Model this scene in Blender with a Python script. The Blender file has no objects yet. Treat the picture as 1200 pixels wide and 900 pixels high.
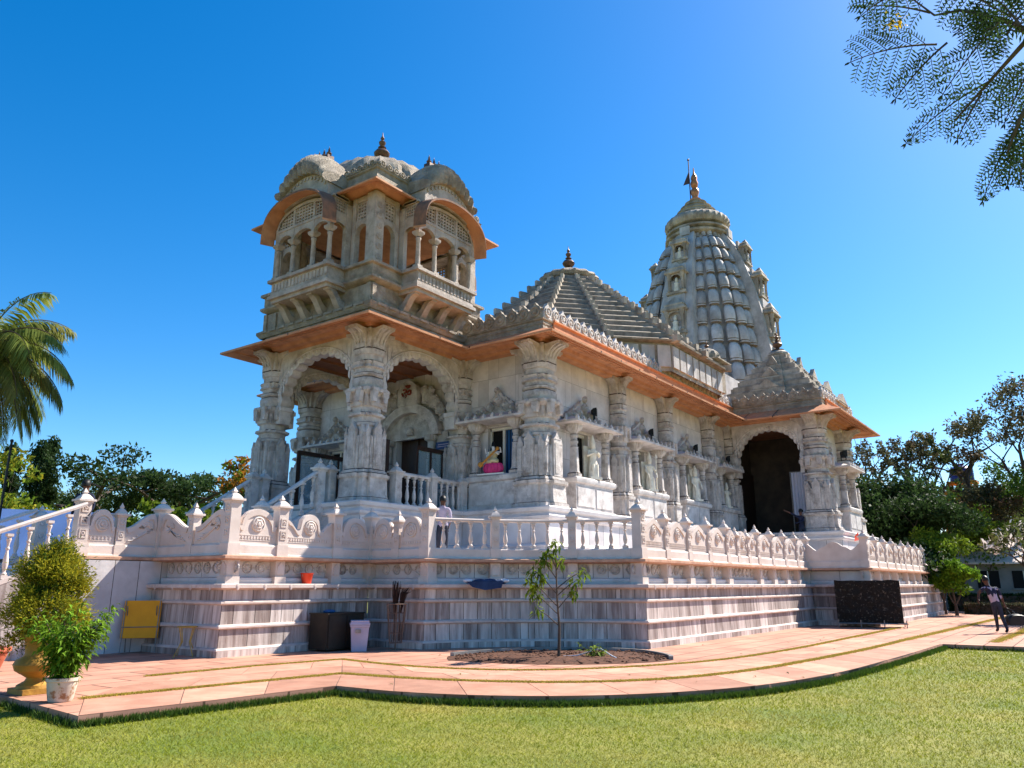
import bpy, bmesh, math, random
import numpy as np
from mathutils import Vector, Matrix, noise
random.seed(7); RNG=np.random.default_rng(11)
PI=math.pi; R=math.radians
scene=bpy.context.scene
COL=scene.collection
# ------------------------------------------------------------------ materials
def _new(name):
    m=bpy.data.materials.new(name); m.use_nodes=True
    nt=m.node_tree; b=nt.nodes['Principled BSDF']; return m,nt,b
def N(nt,t,**k):
    n=nt.nodes.new(t)
    for a,v in k.items(): setattr(n,a,v)
    return n
def mat(name,c,c2=None,scale=2.0,rough=.75,bump=0.,bscale=25.,tone=0.,stretch=(1,1,1),spec=.25,carve=0.,
        c3=None,scale3=.5,thr3=(.5,.7),metal=0.,detail=5,trans=0.,vary=0.,stretch3=None):
    m,nt,b=_new(name); L=nt.links
    b.inputs['Roughness'].default_value=rough; b.inputs['Metallic'].default_value=metal
    b.inputs['Specular IOR Level'].default_value=spec
    geo=N(nt,'ShaderNodeNewGeometry'); mp=N(nt,'ShaderNodeVectorMath',operation='MULTIPLY')
    mp.inputs[1].default_value=stretch; L.new(geo.outputs['Position'],mp.inputs[0])
    vec=mp.outputs[0]
    at=N(nt,'ShaderNodeAttribute'); at.attribute_name='tone'
    if tone:
        ad=N(nt,'ShaderNodeVectorMath',operation='ADD'); ml=N(nt,'ShaderNodeMath',operation='MULTIPLY'); ml.inputs[1].default_value=37.
        L.new(at.outputs['Fac'],ml.inputs[0]); L.new(vec,ad.inputs[0]); L.new(ml.outputs[0],ad.inputs[1]); vec=ad.outputs[0]
    nz=N(nt,'ShaderNodeTexNoise'); nz.inputs['Scale'].default_value=scale; nz.inputs['Detail'].default_value=detail
    nz.inputs['Roughness'].default_value=.62
    L.new(vec,nz.inputs['Vector'])
    rp=N(nt,'ShaderNodeValToRGB'); rp.color_ramp.elements[0].position=.36; rp.color_ramp.elements[1].position=.64
    rp.color_ramp.elements[0].color=(*(c2 or c),1); rp.color_ramp.elements[1].color=(*c,1)
    L.new(nz.outputs['Fac'],rp.inputs['Fac']); out=rp.outputs['Color']
    if vary:
        ma=N(nt,'ShaderNodeMath',operation='MULTIPLY_ADD'); L.new(at.outputs['Fac'],ma.inputs[0]); ma.inputs[1].default_value=vary; L.new(nz.outputs['Fac'],ma.inputs[2]); mb_=N(nt,'ShaderNodeMath',operation='SUBTRACT'); L.new(ma.outputs[0],mb_.inputs[0]); mb_.inputs[1].default_value=vary*.5; L.new(mb_.outputs[0],rp.inputs['Fac'])
    if c3:
        n3=N(nt,'ShaderNodeTexNoise'); n3.inputs['Scale'].default_value=scale3; n3.inputs['Detail'].default_value=8; n3.inputs['Roughness'].default_value=.7
        
        if stretch3:
            m3=N(nt,'ShaderNodeVectorMath',operation='MULTIPLY'); m3.inputs[1].default_value=stretch3; L.new(geo.outputs['Position'],m3.inputs[0]); L.new(m3.outputs[0],n3.inputs['Vector'])
        else: L.new(geo.outputs['Position'],n3.inputs['Vector'])
        mr=N(nt,'ShaderNodeMapRange'); mr.inputs['From Min'].default_value=thr3[0]; mr.inputs['From Max'].default_value=thr3[1]
        L.new(n3.outputs['Fac'],mr.inputs['Value'])
        mx=N(nt,'ShaderNodeMix',data_type='RGBA'); L.new(mr.outputs[0],mx.inputs['Factor']); L.new(out,mx.inputs['A']); mx.inputs['B'].default_value=(*c3,1)
        out=mx.outputs['Result']
    if tone:
        mr=N(nt,'ShaderNodeMapRange'); mr.inputs['To Min'].default_value=1-tone; mr.inputs['To Max'].default_value=1+tone*.6
        L.new(at.outputs['Fac'],mr.inputs['Value'])
        vm=N(nt,'ShaderNodeVectorMath',operation='SCALE'); L.new(out,vm.inputs[0]); L.new(mr.outputs[0],vm.inputs['Scale']); out=vm.outputs[0]
    L.new(out,b.inputs['Base Color'])
    h=None
    if bump or carve:
        bn=N(nt,'ShaderNodeTexNoise'); bn.inputs['Scale'].default_value=bscale; bn.inputs['Detail'].default_value=4
        L.new(geo.outputs['Position'],bn.inputs['Vector'])
        bp=N(nt,'ShaderNodeBump'); bp.inputs['Strength'].default_value=max(bump,.05); bp.inputs['Distance'].default_value=.02
        L.new(bn.outputs['Fac'],bp.inputs['Height']); nrm=bp.outputs[0]
        if carve:
            vo=N(nt,'ShaderNodeTexVoronoi',feature='SMOOTH_F1'); vo.inputs['Scale'].default_value=13.; vo.inputs['Smoothness'].default_value=.15
            wp=N(nt,'ShaderNodeTexNoise'); wp.inputs['Scale'].default_value=5.; L.new(geo.outputs['Position'],wp.inputs['Vector'])
            av=N(nt,'ShaderNodeVectorMath',operation='ADD'); L.new(geo.outputs['Position'],av.inputs[0]); 
            sv=N(nt,'ShaderNodeVectorMath',operation='SCALE'); sv.inputs['Scale'].default_value=.18; L.new(wp.outputs['Color'],sv.inputs[0]); L.new(sv.outputs[0],av.inputs[1])
            L.new(av.outputs[0],vo.inputs['Vector'])
            wv=N(nt,'ShaderNodeMath',operation='SINE'); w2=N(nt,'ShaderNodeMath',operation='MULTIPLY'); w2.inputs[1].default_value=17.
            L.new(vo.outputs['Distance'],w2.inputs[0]); L.new(w2.outputs[0],wv.inputs[0])
            b2=N(nt,'ShaderNodeBump'); b2.inputs['Strength'].default_value=carve; b2.inputs['Distance'].default_value=.025
            L.new(wv.outputs[0],b2.inputs['Height']); L.new(nrm,b2.inputs['Normal']); nrm=b2.outputs[0]
        L.new(nrm,b.inputs['Normal'])
    if trans:
        # thin leaves: part of the light passes through
        tr=N(nt,'ShaderNodeBsdfTranslucent'); L.new(out,tr.inputs['Color']); mxs=N(nt,'ShaderNodeMixShader'); mxs.inputs[0].default_value=trans
        L.new(b.outputs[0],mxs.inputs[1]); L.new(tr.outputs[0],mxs.inputs[2]); L.new(mxs.outputs[0],nt.nodes['Material Output'].inputs['Surface'])
    return m
M={}
M['marble']=mat('marble',(.72,.665,.635),(.50,.45,.425),2.2,.62,.3,30,.12,c3=(.25,.20,.17),scale3=1.5,thr3=(.52,.74))
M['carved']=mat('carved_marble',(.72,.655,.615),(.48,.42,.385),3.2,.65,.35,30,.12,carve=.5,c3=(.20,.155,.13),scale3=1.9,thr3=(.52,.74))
M['wall']=mat('wall_slabs',(.72,.67,.655),(.54,.49,.475),1.2,.55,.12,20,.13,c3=(.40,.36,.35),scale3=.9,thr3=(.56,.8))
M['parapet']=mat('pink_white_marble',(.70,.60,.54),(.58,.475,.415),1.5,.6,.2,30,.05,c3=(.45,.33,.28),scale3=2.2,thr3=(.6,.85))
M['vein']=mat('veined_slabs',(.64,.555,.505),(.27,.205,.18),2.4,.6,.15,30,.24,stretch=(2.6,2.6,.22),c3=(.20,.13,.10),scale3=1.,thr3=(.56,.74),detail=7,vary=.15,stretch3=(5,5,.7))
M['ledge']=mat('ledge_marble',(.66,.55,.49),(.52,.42,.37),3,.6,.2,30,.06,c3=(.36,.20,.13),scale3=3,thr3=(.55,.8))
M['ochre']=mat('stained_edge',(.62,.36,.24),(.44,.24,.16),5,.7,.2,30,.1)
M['orange']=mat('orange_paint',(.62,.30,.155),(.46,.20,.10),2.2,.7,.25,20,.05,c3=(.27,.13,.08),scale3=1.6,thr3=(.56,.84))
M['orange2']=mat('terracotta_band',(.66,.27,.12),(.50,.19,.085),4,.7,.3,20,.12,c3=(.16,.09,.06),scale3=5,thr3=(.56,.7))
M['aged']=mat('weathered_marble',(.52,.44,.35),(.25,.20,.155),1.7,.8,.4,22,.12,stretch=(1,1,.45),carve=.25,c3=(.12,.105,.09),scale3=1.1,thr3=(.5,.78))
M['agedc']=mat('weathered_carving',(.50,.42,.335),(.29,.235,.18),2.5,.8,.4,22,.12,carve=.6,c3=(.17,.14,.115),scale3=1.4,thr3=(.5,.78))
M['tower']=mat('tower_stone',(.55,.46,.395),(.35,.285,.24),2.4,.75,.35,25,.12,carve=.35,c3=(.16,.125,.10),scale3=1.6,thr3=(.52,.74))
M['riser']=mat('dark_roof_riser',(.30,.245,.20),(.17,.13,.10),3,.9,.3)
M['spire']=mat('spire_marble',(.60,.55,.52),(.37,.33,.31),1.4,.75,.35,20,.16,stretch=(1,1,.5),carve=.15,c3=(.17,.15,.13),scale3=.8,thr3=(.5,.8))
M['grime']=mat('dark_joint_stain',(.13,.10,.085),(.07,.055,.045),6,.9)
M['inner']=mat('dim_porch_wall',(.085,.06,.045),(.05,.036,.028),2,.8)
M['hoodtop']=mat('shaded_weathered_hood_top',(.30,.14,.085),(.13,.085,.065),3,.8,.2)  # weathered brown, with the shade on the hood tops painted into it
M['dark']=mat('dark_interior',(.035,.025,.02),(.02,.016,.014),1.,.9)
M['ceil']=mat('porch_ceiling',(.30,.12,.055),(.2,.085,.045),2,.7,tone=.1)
M['copper']=mat('finial_metal',(.16,.09,.06),(.08,.05,.04),6,.45,metal=.4)
M['gold']=mat('copper_kalash',(.55,.22,.09),(.36,.13,.05),6,.4,metal=.5)
M['wood']=mat('dark_wood',(.05,.026,.02),(.03,.016,.012),4,.5,stretch=(3,3,.5))
M['whitef']=mat('white_frame',(.72,.70,.64),(.62,.6,.55),4,.5)
M['blue']=mat('blue_curtain',(.02,.10,.26),(.015,.07,.19),5,.8,stretch=(4,4,.3))
M['bluesign']=mat('blue_sign',(.03,.06,.17),None,2,.5)
M['omred']=mat('dark_red_paint',(.20,.035,.02),None,2,.6)
M['paving']=None
M['grass']=mat('grass_blade',(.33,.335,.014),(.16,.215,.008),1.1,.7,tone=.42,c3=(.36,.29,.05),scale3=.7,thr3=(.48,.72),trans=.35)
M['grassy']=mat('joint_grass',(.50,.38,.06),(.33,.25,.04),2.,.8,tone=.4,trans=.3)
M['edgegrass']=mat('long_grass',(.07,.13,.015),(.04,.08,.01),1.,.8,tone=.4,trans=.3)
M['soil']=mat('soil',(.13,.055,.03),(.05,.022,.014),9,.95,.9,30)
M['trunk']=mat('bark',(.11,.08,.06),(.05,.038,.03),5,.9,.6,20,stretch=(1,1,.3))
def leaf(name,c,c2,c3=None): return mat(name,c,c2,.6,.6,tone=.55,trans=.35,c3=c3,scale3=.35,thr3=(.5,.7),spec=.08)
M['lf_dark']=leaf('dark_leaves',(.045,.080,.022),(.026,.052,.016))
M['lf_olive']=leaf('olive_leaves',(.11,.14,.04),(.065,.085,.028),(.16,.11,.04))
M['lf_brown']=leaf('brown_green_leaves',(.11,.11,.05),(.065,.065,.035),(.15,.065,.045))
M['lf_mid']=leaf('green_leaves',(.085,.15,.02),(.05,.10,.015))
M['lf_yellow']=leaf('yellow_green_leaves',(.44,.36,.02),(.20,.22,.02))
M['lf_lime']=leaf('lime_leaves',(.20,.27,.02),(.11,.18,.02))
M['lf_bright']=leaf('glossy_leaves',(.20,.34,.025),(.10,.20,.015))
M['lf_orange']=leaf('orange_leaves',(.45,.13,.02),(.38,.24,.03))
M['lf_palm']=leaf('palm_leaves',(.27,.32,.07),(.17,.21,.04),(.36,.28,.09))
M['flower']=mat('white_flowers',(.75,.68,.66),None,2,.6,trans=.3)
M['yflower']=mat('yellow_flowers',(.8,.55,.03),None,2,.6,trans=.3)
M['bark2']=mat('green_stem',(.10,.07,.045),(.06,.04,.03),5,.8)
M['terracotta']=mat('terracotta_pot',(.48,.13,.07),(.38,.10,.05),4,.7,.2)
M['urn']=mat('ochre_urn',(.50,.27,.04),(.32,.16,.03),4,.55,.4,18)
M['potw']=mat('pot_whitewash',(.62,.55,.45),(.5,.42,.33),5,.7,.2,c3=(.30,.16,.08),scale3=6,thr3=(.52,.6))
M['yellowp']=mat('yellow_board',(.85,.38,.012),(.72,.30,.01),2,.55)
M['brass']=mat('yellow_tube',(.55,.36,.08),(.4,.24,.05),6,.5)
M['red']=mat('red_plastic',(.75,.06,.02),None,2,.4)
M['blackp']=mat('black_plastic',(.02,.02,.02),(.012,.012,.012),4,.5)
M['cab']=mat('dark_cabinet',(.035,.028,.02),(.02,.017,.014),3,.6)
M['lilac']=mat('pale_bin_plastic',(.46,.42,.52),(.38,.35,.45),2,.45)
M['steel']=mat('grey_steel',(.30,.28,.27),(.2,.19,.18),8,.5,metal=.6)
M['rust']=mat('rusty_wire',(.22,.15,.11),(.12,.08,.06),8,.7)
M['broom']=mat('broom_fibre',(.05,.025,.018),(.03,.016,.012),12,.9)
M['cloth']=mat('navy_cloth',(.035,.06,.13),(.02,.035,.08),5,.9)
M['clothw']=mat('pale_cloth',(.6,.62,.68),None,3,.9)
M['skin']=mat('skin',(.11,.05,.032),(.09,.04,.026),3,.6)
M['hair']=mat('black_hair',(.01,.009,.009),None,4,.5)
M['navy']=mat('navy_shirt',(.015,.02,.05),(.012,.015,.035),6,.85)
M['lav']=mat('pale_stripe_shirt',(.42,.36,.46),(.34,.29,.38),6,.85)
M['trouser']=mat('dark_trousers',(.03,.035,.055),(.02,.024,.04),6,.85)
M['pink']=mat('pink_lotus',(.75,.05,.22),(.55,.03,.15),6,.5)
M['white']=mat('white_paint',(.8,.76,.72),None,3,.5)
M['yellowdress']=mat('yellow_green_dress',(.62,.50,.22),(.70,.60,.42),9,.6)
M['statue']=mat('statue_marble',(.80,.74,.62),(.62,.55,.44),6,.6,.2)
M['netblack']=mat('black_net',(.010,.009,.008),(.02,.018,.015),30,.95,.9,40,c3=(.16,.14,.11),scale3=13,thr3=(.57,.66))
M['bluewall']=mat('blue_wall_paint',(.10,.20,.48),(.08,.16,.40),1.,.8,.1)
M['roofpale']=mat('pale_sheet_roof',(.75,.60,.54),(.6,.46,.41),2,.6,stretch=(1,1,1))
M['roofred']=mat('red_tile_roof',(.46,.19,.10),(.33,.13,.07),3,.8)
M['houseg']=mat('grey_house_wall',(.26,.23,.22),(.2,.18,.17),1,.8)
M['orangewall']=mat('orange_house_wall',(.60,.26,.05),(.48,.2,.04),1,.8)
M['mint']=mat('mint_house_wall',(.34,.50,.42),(.28,.42,.36),1,.8)
M['tank']=mat('blue_tank',(.015,.03,.22),(.012,.025,.16),2,.4)
M['windowd']=mat('dark_window',(.012,.011,.012),None,2,.6,spec=.1)
M['brickd']=mat('brick_planter',(.17,.075,.05),(.09,.045,.03),6,.9,c3=(.5,.42,.36),scale3=9,thr3=(.6,.64))
def glass():
    m,nt,b=_new('tinted_glass'); b.inputs['Base Color'].default_value=(.30,.42,.48,1); b.inputs['Roughness'].default_value=.08
    b.inputs['Transmission Weight'].default_value=.0; b.inputs['Alpha'].default_value=.45; return m
M['glass']=glass()
def curtain():
    return mat('white_curtain',(.72,.72,.80),(.55,.55,.66),3,.9,stretch=(6,6,.1))
M['curtain']=curtain()
def paving():
    m,nt,b=_new('pink_sandstone_paving'); L=nt.links
    geo=N(nt,'ShaderNodeNewGeometry')
    br=N(nt,'ShaderNodeTexBrick'); br.inputs['Scale'].default_value=1.; br.inputs['Brick Width'].default_value=1.25; br.inputs['Row Height'].default_value=.62
    br.inputs['Mortar Size'].default_value=.02; br.inputs['Color1'].default_value=(.53,.275,.19,1); br.inputs['Color2'].default_value=(.44,.215,.145,1)
    br.inputs['Mortar'].default_value=(.15,.075,.05,1)
    L.new(geo.outputs['Position'],br.inputs['Vector'])
    nz=N(nt,'ShaderNodeTexNoise'); nz.inputs['Scale'].default_value=1.1; nz.inputs['Detail'].default_value=8; L.new(geo.outputs['Position'],nz.inputs['Vector'])
    mr=N(nt,'ShaderNodeMapRange'); mr.inputs['From Min'].default_value=.3; mr.inputs['From Max'].default_value=.7; mr.inputs['To Min'].default_value=.72; mr.inputs['To Max'].default_value=1.12
    L.new(nz.outputs['Fac'],mr.inputs['Value']); vm=N(nt,'ShaderNodeVectorMath',operation='SCALE'); L.new(br.outputs['Color'],vm.inputs[0]); L.new(mr.outputs[0],vm.inputs['Scale'])
    L.new(vm.outputs[0],b.inputs['Base Color']); b.inputs['Roughness'].default_value=.8; b.inputs['Specular IOR Level'].default_value=.2
    return m
M['paving']=paving()
M['pslab']=mat('pink_sandstone_slab',(.55,.285,.195),(.42,.205,.135),2.2,.8,.2,20,.3,spec=.2,c3=(.36,.19,.13),scale3=1.6,thr3=(.52,.76))
def ground_mat():
    m,nt,b=_new('lawn_ground'); L=nt.links; geo=N(nt,'ShaderNodeNewGeometry')
    n1=N(nt,'ShaderNodeTexNoise'); n1.inputs['Scale'].default_value=.45; n1.inputs['Detail'].default_value=8; n1.inputs['Roughness'].default_value=.7
    n2=N(nt,'ShaderNodeTexNoise'); n2.inputs['Scale'].default_value=28; n2.inputs['Detail'].default_value=3
    for n in (n1,n2): L.new(geo.outputs['Position'],n.inputs['Vector'])
    rp=N(nt,'ShaderNodeValToRGB'); e=rp.color_ramp.elements; e[0].position=.38; e[0].color=(.12,.16,.008,1); e[1].position=.68; e[1].color=(.28,.24,.035,1)
    L.new(n1.outputs['Fac'],rp.inputs['Fac'])
    mr=N(nt,'ShaderNodeMapRange'); mr.inputs['To Min'].default_value=.55; mr.inputs['To Max'].default_value=1.3; L.new(n2.outputs['Fac'],mr.inputs['Value'])
    vm=N(nt,'ShaderNodeVectorMath',operation='SCALE'); L.new(rp.outputs[0],vm.inputs[0]); L.new(mr.outputs[0],vm.inputs['Scale']); L.new(vm.outputs[0],b.inputs['Base Color'])
    b.inputs['Roughness'].default_value=.9
    bp=N(nt,'ShaderNodeBump'); bp.inputs['Strength'].default_value=.8; bp.inputs['Distance'].default_value=.04; L.new(n2.outputs['Fac'],bp.inputs['Height']); L.new(bp.outputs[0],b.inputs['Normal'])
    return m
M['lawn']=ground_mat()
# ------------------------------------------------------------------ scene tree helpers
def link(o,parent=None):
    COL.objects.link(o)
    if parent is not None: o.parent=parent
    return o
def tag(o,label=None,cat=None,group=None,kind=None):
    if label: o['label']=label
    if cat: o['category']=cat
    if group: o['group']=group
    if kind: o['kind']=kind
    return o
def empty(name,loc=(0,0,0),rz=0,parent=None,**k):
    o=bpy.data.objects.new(name,None); o.location=loc; o.rotation_euler=(0,0,rz); o.empty_display_size=.2
    link(o,parent); tag(o,**k); return o
def kids(o): return [c for c in KID.get(o.name,[])]
def copy_tree(o,parent=None,loc=None,rz=None,sc=None):
    c=o.copy(); COL.objects.link(c); c.parent=parent
    if loc is not None: c.location=loc
    if rz is not None: c.rotation_euler=(0,0,rz)
    if sc is not None: c.scale=sc
    for ch in list(o.children): copy_tree(ch,c)
    return c
class MB:
    def __init__(s): s.v=[]; s.f=[]; s.t=[]; s.m=[]; s.X=None
    def add(s,vs,fs,tone=.5,mi=0):
        b=len(s.v)
        if s.X is not None: vs=[tuple(s.X@Vector(p)) for p in vs]
        s.v.extend([tuple(p) for p in vs])
        for f in fs: s.f.append(tuple(b+i for i in f)); s.t.append(tone); s.m.append(mi)
    def box(s,x0,x1,y0,y1,z0,z1,tone=.5,mi=0):
        s.add([(x0,y0,z0),(x1,y0,z0),(x1,y1,z0),(x0,y1,z0),(x0,y0,z1),(x1,y0,z1),(x1,y1,z1),(x0,y1,z1)],
              [(0,3,2,1),(4,5,6,7),(0,1,5,4),(1,2,6,5),(2,3,7,6),(3,0,4,7)],tone,mi)
    def cbox(s,c,d,rz=0,tone=.5,mi=0):
        ca,sa=math.cos(rz),math.sin(rz); vs=[]
        for z in (-.5,.5):
            for x,y in ((-.5,-.5),(.5,-.5),(.5,.5),(-.5,.5)):
                a=x*d[0]; b=y*d[1]; vs.append((c[0]+a*ca-b*sa,c[1]+a*sa+b*ca,c[2]+z*d[2]))
        s.add(vs,[(0,3,2,1),(4,5,6,7),(0,1,5,4),(1,2,6,5),(2,3,7,6),(3,0,4,7)],tone,mi)
    def loft(s,rings,cap=(True,True),closed=True,tone=.5,mi=0,tones=None):
        n=len(rings[0]); vs=[p for r in rings for p in r]; fs=[]
        for k in range(len(rings)-1):
            for i in range(n if closed else n-1):
                j=(i+1)%n; fs.append((k*n+i,k*n+j,(k+1)*n+j,(k+1)*n+i))
        if cap[0]: fs.append(tuple(range(n-1,-1,-1)))
        if cap[1]: fs.append(tuple((len(rings)-1)*n+i for i in range(n)))
        s.add(vs,fs,tone,mi)
    def lathe(s,prof,c=(0,0,0),n=12,tone=.5,mi=0,fl=0,fn=8,cap=(True,True),ph=0):
        rings=[]
        for r,z in prof:
            rg=[]
            for i in range(n):
                a=2*PI*i/n+ph; rr=r*(1+fl*math.cos(fn*a)) if fl else r
                rg.append((c[0]+rr*math.cos(a),c[1]+rr*math.sin(a),c[2]+z))
            rings.append(rg)
        s.loft(rings,cap,True,tone,mi)
    def prof(s,pr,c=(0,0,0),tone=.5,mi=0):
        "redented square / circle column profile: (z, r, kind)"
        rings=[]
        for z,r,k in pr: rings.append([(c[0]+x,c[1]+y,c[2]+z) for x,y in ring20(k,r)])
        f0=len(s.f); s.loft(rings,(True,True),True,tone,mi)
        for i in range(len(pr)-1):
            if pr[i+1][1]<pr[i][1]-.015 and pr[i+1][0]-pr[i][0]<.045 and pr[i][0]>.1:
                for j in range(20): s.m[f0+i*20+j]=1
    def tube(s,pts,rad,n=6,tone=.5,mi=0,cap=True):
        pts=[Vector(p) for p in pts]; rings=[]
        if not hasattr(rad,'__len__'): rad=[rad]*len(pts)
        up=Vector((0,0,1)); 
        for i,p in enumerate(pts):
            d=(pts[min(i+1,len(pts)-1)]-pts[max(i-1,0)]); d.normalize()
            a=d.cross(up if abs(d.z)<.95 else Vector((1,0,0))); a.normalize(); b=d.cross(a)
            rings.append([tuple(p+(a*math.cos(2*PI*k/n)+b*math.sin(2*PI*k/n))*rad[i]) for k in range(n)])
        s.loft(rings,(cap,cap),True,tone,mi)
    def sphere(s,c,r,n=8,m=5,tone=.5,mi=0,sc=(1,1,1)):
        rings=[]
        for k in range(m+1):
            th=-PI/2+PI*k/m; rr=max(math.cos(th),.02)*r
            rings.append([(c[0]+rr*sc[0]*math.cos(2*PI*i/n),c[1]+rr*sc[1]*math.sin(2*PI*i/n),c[2]+r*sc[2]*math.sin(th)) for i in range(n)])
        s.loft(rings,(True,True),True,tone,mi)
    def disc(s,c,prof,n=16,tone=.5,mi=0,fl=0,fn=8):
        "rosette lathed about local -y axis; prof (r, out)"
        rings=[]
        for r,o in prof:
            rings.append([(c[0]+r*(1+fl*math.cos(fn*2*PI*i/n))*math.cos(2*PI*i/n),c[1]-o,c[2]+r*(1+fl*math.cos(fn*2*PI*i/n))*math.sin(2*PI*i/n)) for i in range(n)])
        s.loft(rings,(False,True),True,tone,mi)
    def plate(s,outline,y0,y1,tone=.5,mi=0):
        "outline in xz (ccw seen from -y), extruded y0(front)..y1(back)"
        n=len(outline); vs=[(x,y0,z) for x,z in outline]+[(x,y1,z) for x,z in outline]
        fs=[tuple(range(n)),tuple(range(2*n-1,n-1,-1))]+[(i,i+n,(i+1)%n+n,(i+1)%n) for i in range(n)]
        s.add(vs,fs,tone,mi)
    def build(s,name,mats,parent=None,smooth=True,ang=38,loc=None,rz=None,**k):
        me=bpy.data.meshes.new(name); me.from_pydata(s.v,[],s.f)
        if not isinstance(mats,(list,tuple)): mats=[mats]
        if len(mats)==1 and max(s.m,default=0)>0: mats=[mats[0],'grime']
        for m in mats: me.materials.append(M[m] if isinstance(m,str) else m)
        a=me.attributes.new('tone','FLOAT','FACE'); a.data.foreach_set('value',s.t)
        me.polygons.foreach_set('material_index',s.m)
        me.update()
        bm=bmesh.new(); bm.from_mesh(me); bmesh.ops.recalc_face_normals(bm,faces=bm.faces[:]); bm.to_mesh(me); bm.free()
        if smooth:
            me.polygons.foreach_set('use_smooth',[True]*len(me.polygons)); me.set_sharp_from_angle(angle=R(ang))
        o=bpy.data.objects.new(name,me); link(o,parent)
        if loc is not None: o.location=loc
        if rz is not None: o.rotation_euler=(0,0,rz)
        tag(o,**k); return o
def ring20(kind,r):
    q=[(r,.5*r),(.82*r,.5*r),(.82*r,.82*r),(.5*r,.82*r),(.5*r,r)]; pts=[]
    for k in range(4):
        for x,y in q:
            for _ in range(k): x,y=-y,x
            if kind=='c':
                a=math.atan2(y,x); pts.append((r*math.cos(a),r*math.sin(a)))
            elif kind=='s':
                pts.append((x,y))
            else: # plain square
                m=max(abs(x),abs(y)); pts.append((x/m*r,y/m*r))
    return pts
def rnd(a=.0,b=1.): return random.uniform(a,b)
def offset_path(path,off,closed=False):
    "offset to the right of travel"
    n=len(path); out=[]
    for i in range(n):
        p=Vector(path[i]); 
        d0=(p-Vector(path[i-1])).normalized() if (closed or i>0) else None
        d1=(Vector(path[(i+1)%n])-p).normalized() if (closed or i<n-1) else None
        if d0 is None: d0=d1
        if d1 is None: d1=d0
        n0=Vector((d0.y,-d0.x)); n1=Vector((d1.y,-d1.x)); m=n0+n1; 
        if m.length<1e-6: m=n0
        m.normalize(); k=off/max(m.dot(n0),.3)
        out.append((p.x+m.x*k,p.y+m.y*k))
    return out
def sweep(mb,path,prof,closed=False,tone=.5,mi=0,seg=None):
    "prof: list of (offset, z) -> open strip swept along the path"
    rings=[]
    paths=[offset_path(path,o,closed) for o,z in prof]
    n=len(path); m=len(prof); vs=[]; 
    for i in range(n):
        for j,(o,z) in enumerate(prof): vs.append((paths[j][i][0],paths[j][i][1],z))
    rng=range(n if closed else n-1)
    for i in rng:
        i2=(i+1)%n
        fs=[(i*m+j,i2*m+j,i2*m+j+1,i*m+j+1) for j in range(m-1)]
        mb.add([vs[k] for k in range(len(vs))] if False else [],[])
        b=[vs[i*m+j] for j in range(m)]+[vs[i2*m+j] for j in range(m)]
        mb.add(b,[(j,m+j,m+j+1,j+1) for j in range(m-1)],tone,mi)
    if not closed:
        mb.add([vs[j] for j in range(m)],[tuple(range(m))],tone,mi); mb.add([vs[(n-1)*m+j] for j in range(m)],[tuple(range(m))],tone,mi)
def courses(mb,path,off,off2,z0,z1,w=(.3,.6),closed=False,mi=0):
    "slab faces along an offset path with random tone, small gap lines"
    n=len(path)
    P0=offset_path(path,off,closed); P1=offset_path(path,off2,closed)
    for i in range(n if closed else n-1):
        a=Vector(P0[i]); b=Vector(P0[(i+1)%n]); a1=Vector(P1[i]); b1=Vector(P1[(i+1)%n]); L=(b-a).length; t=0
        while t<L-1e-4:
            t2=min(t+rnd(*w),L)
            if L-t2<w[0]*.6: t2=L
            p,q=a.lerp(b,t/L),a.lerp(b,t2/L); p1,q1=a1.lerp(b1,t/L),a1.lerp(b1,t2/L)
            g=(b-a).normalized()*.007; mb.add([(p.x+g.x,p.y+g.y,z0),(q.x-g.x,q.y-g.y,z0),(q1.x-g.x,q1.y-g.y,z1),(p1.x+g.x,p1.y+g.y,z1)],[(0,1,2,3)],rnd(),mi); t=t2
        nn=Vector((b.y-a.y,a.x-b.x)).normalized()*-.012; mb.add([(a.x+nn.x,a.y+nn.y,z0),(b.x+nn.x,b.y+nn.y,z0),(b1.x+nn.x,b1.y+nn.y,z1),(a1.x+nn.x,a1.y+nn.y,z1)],[(0,1,2,3)],.5,1)
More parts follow.
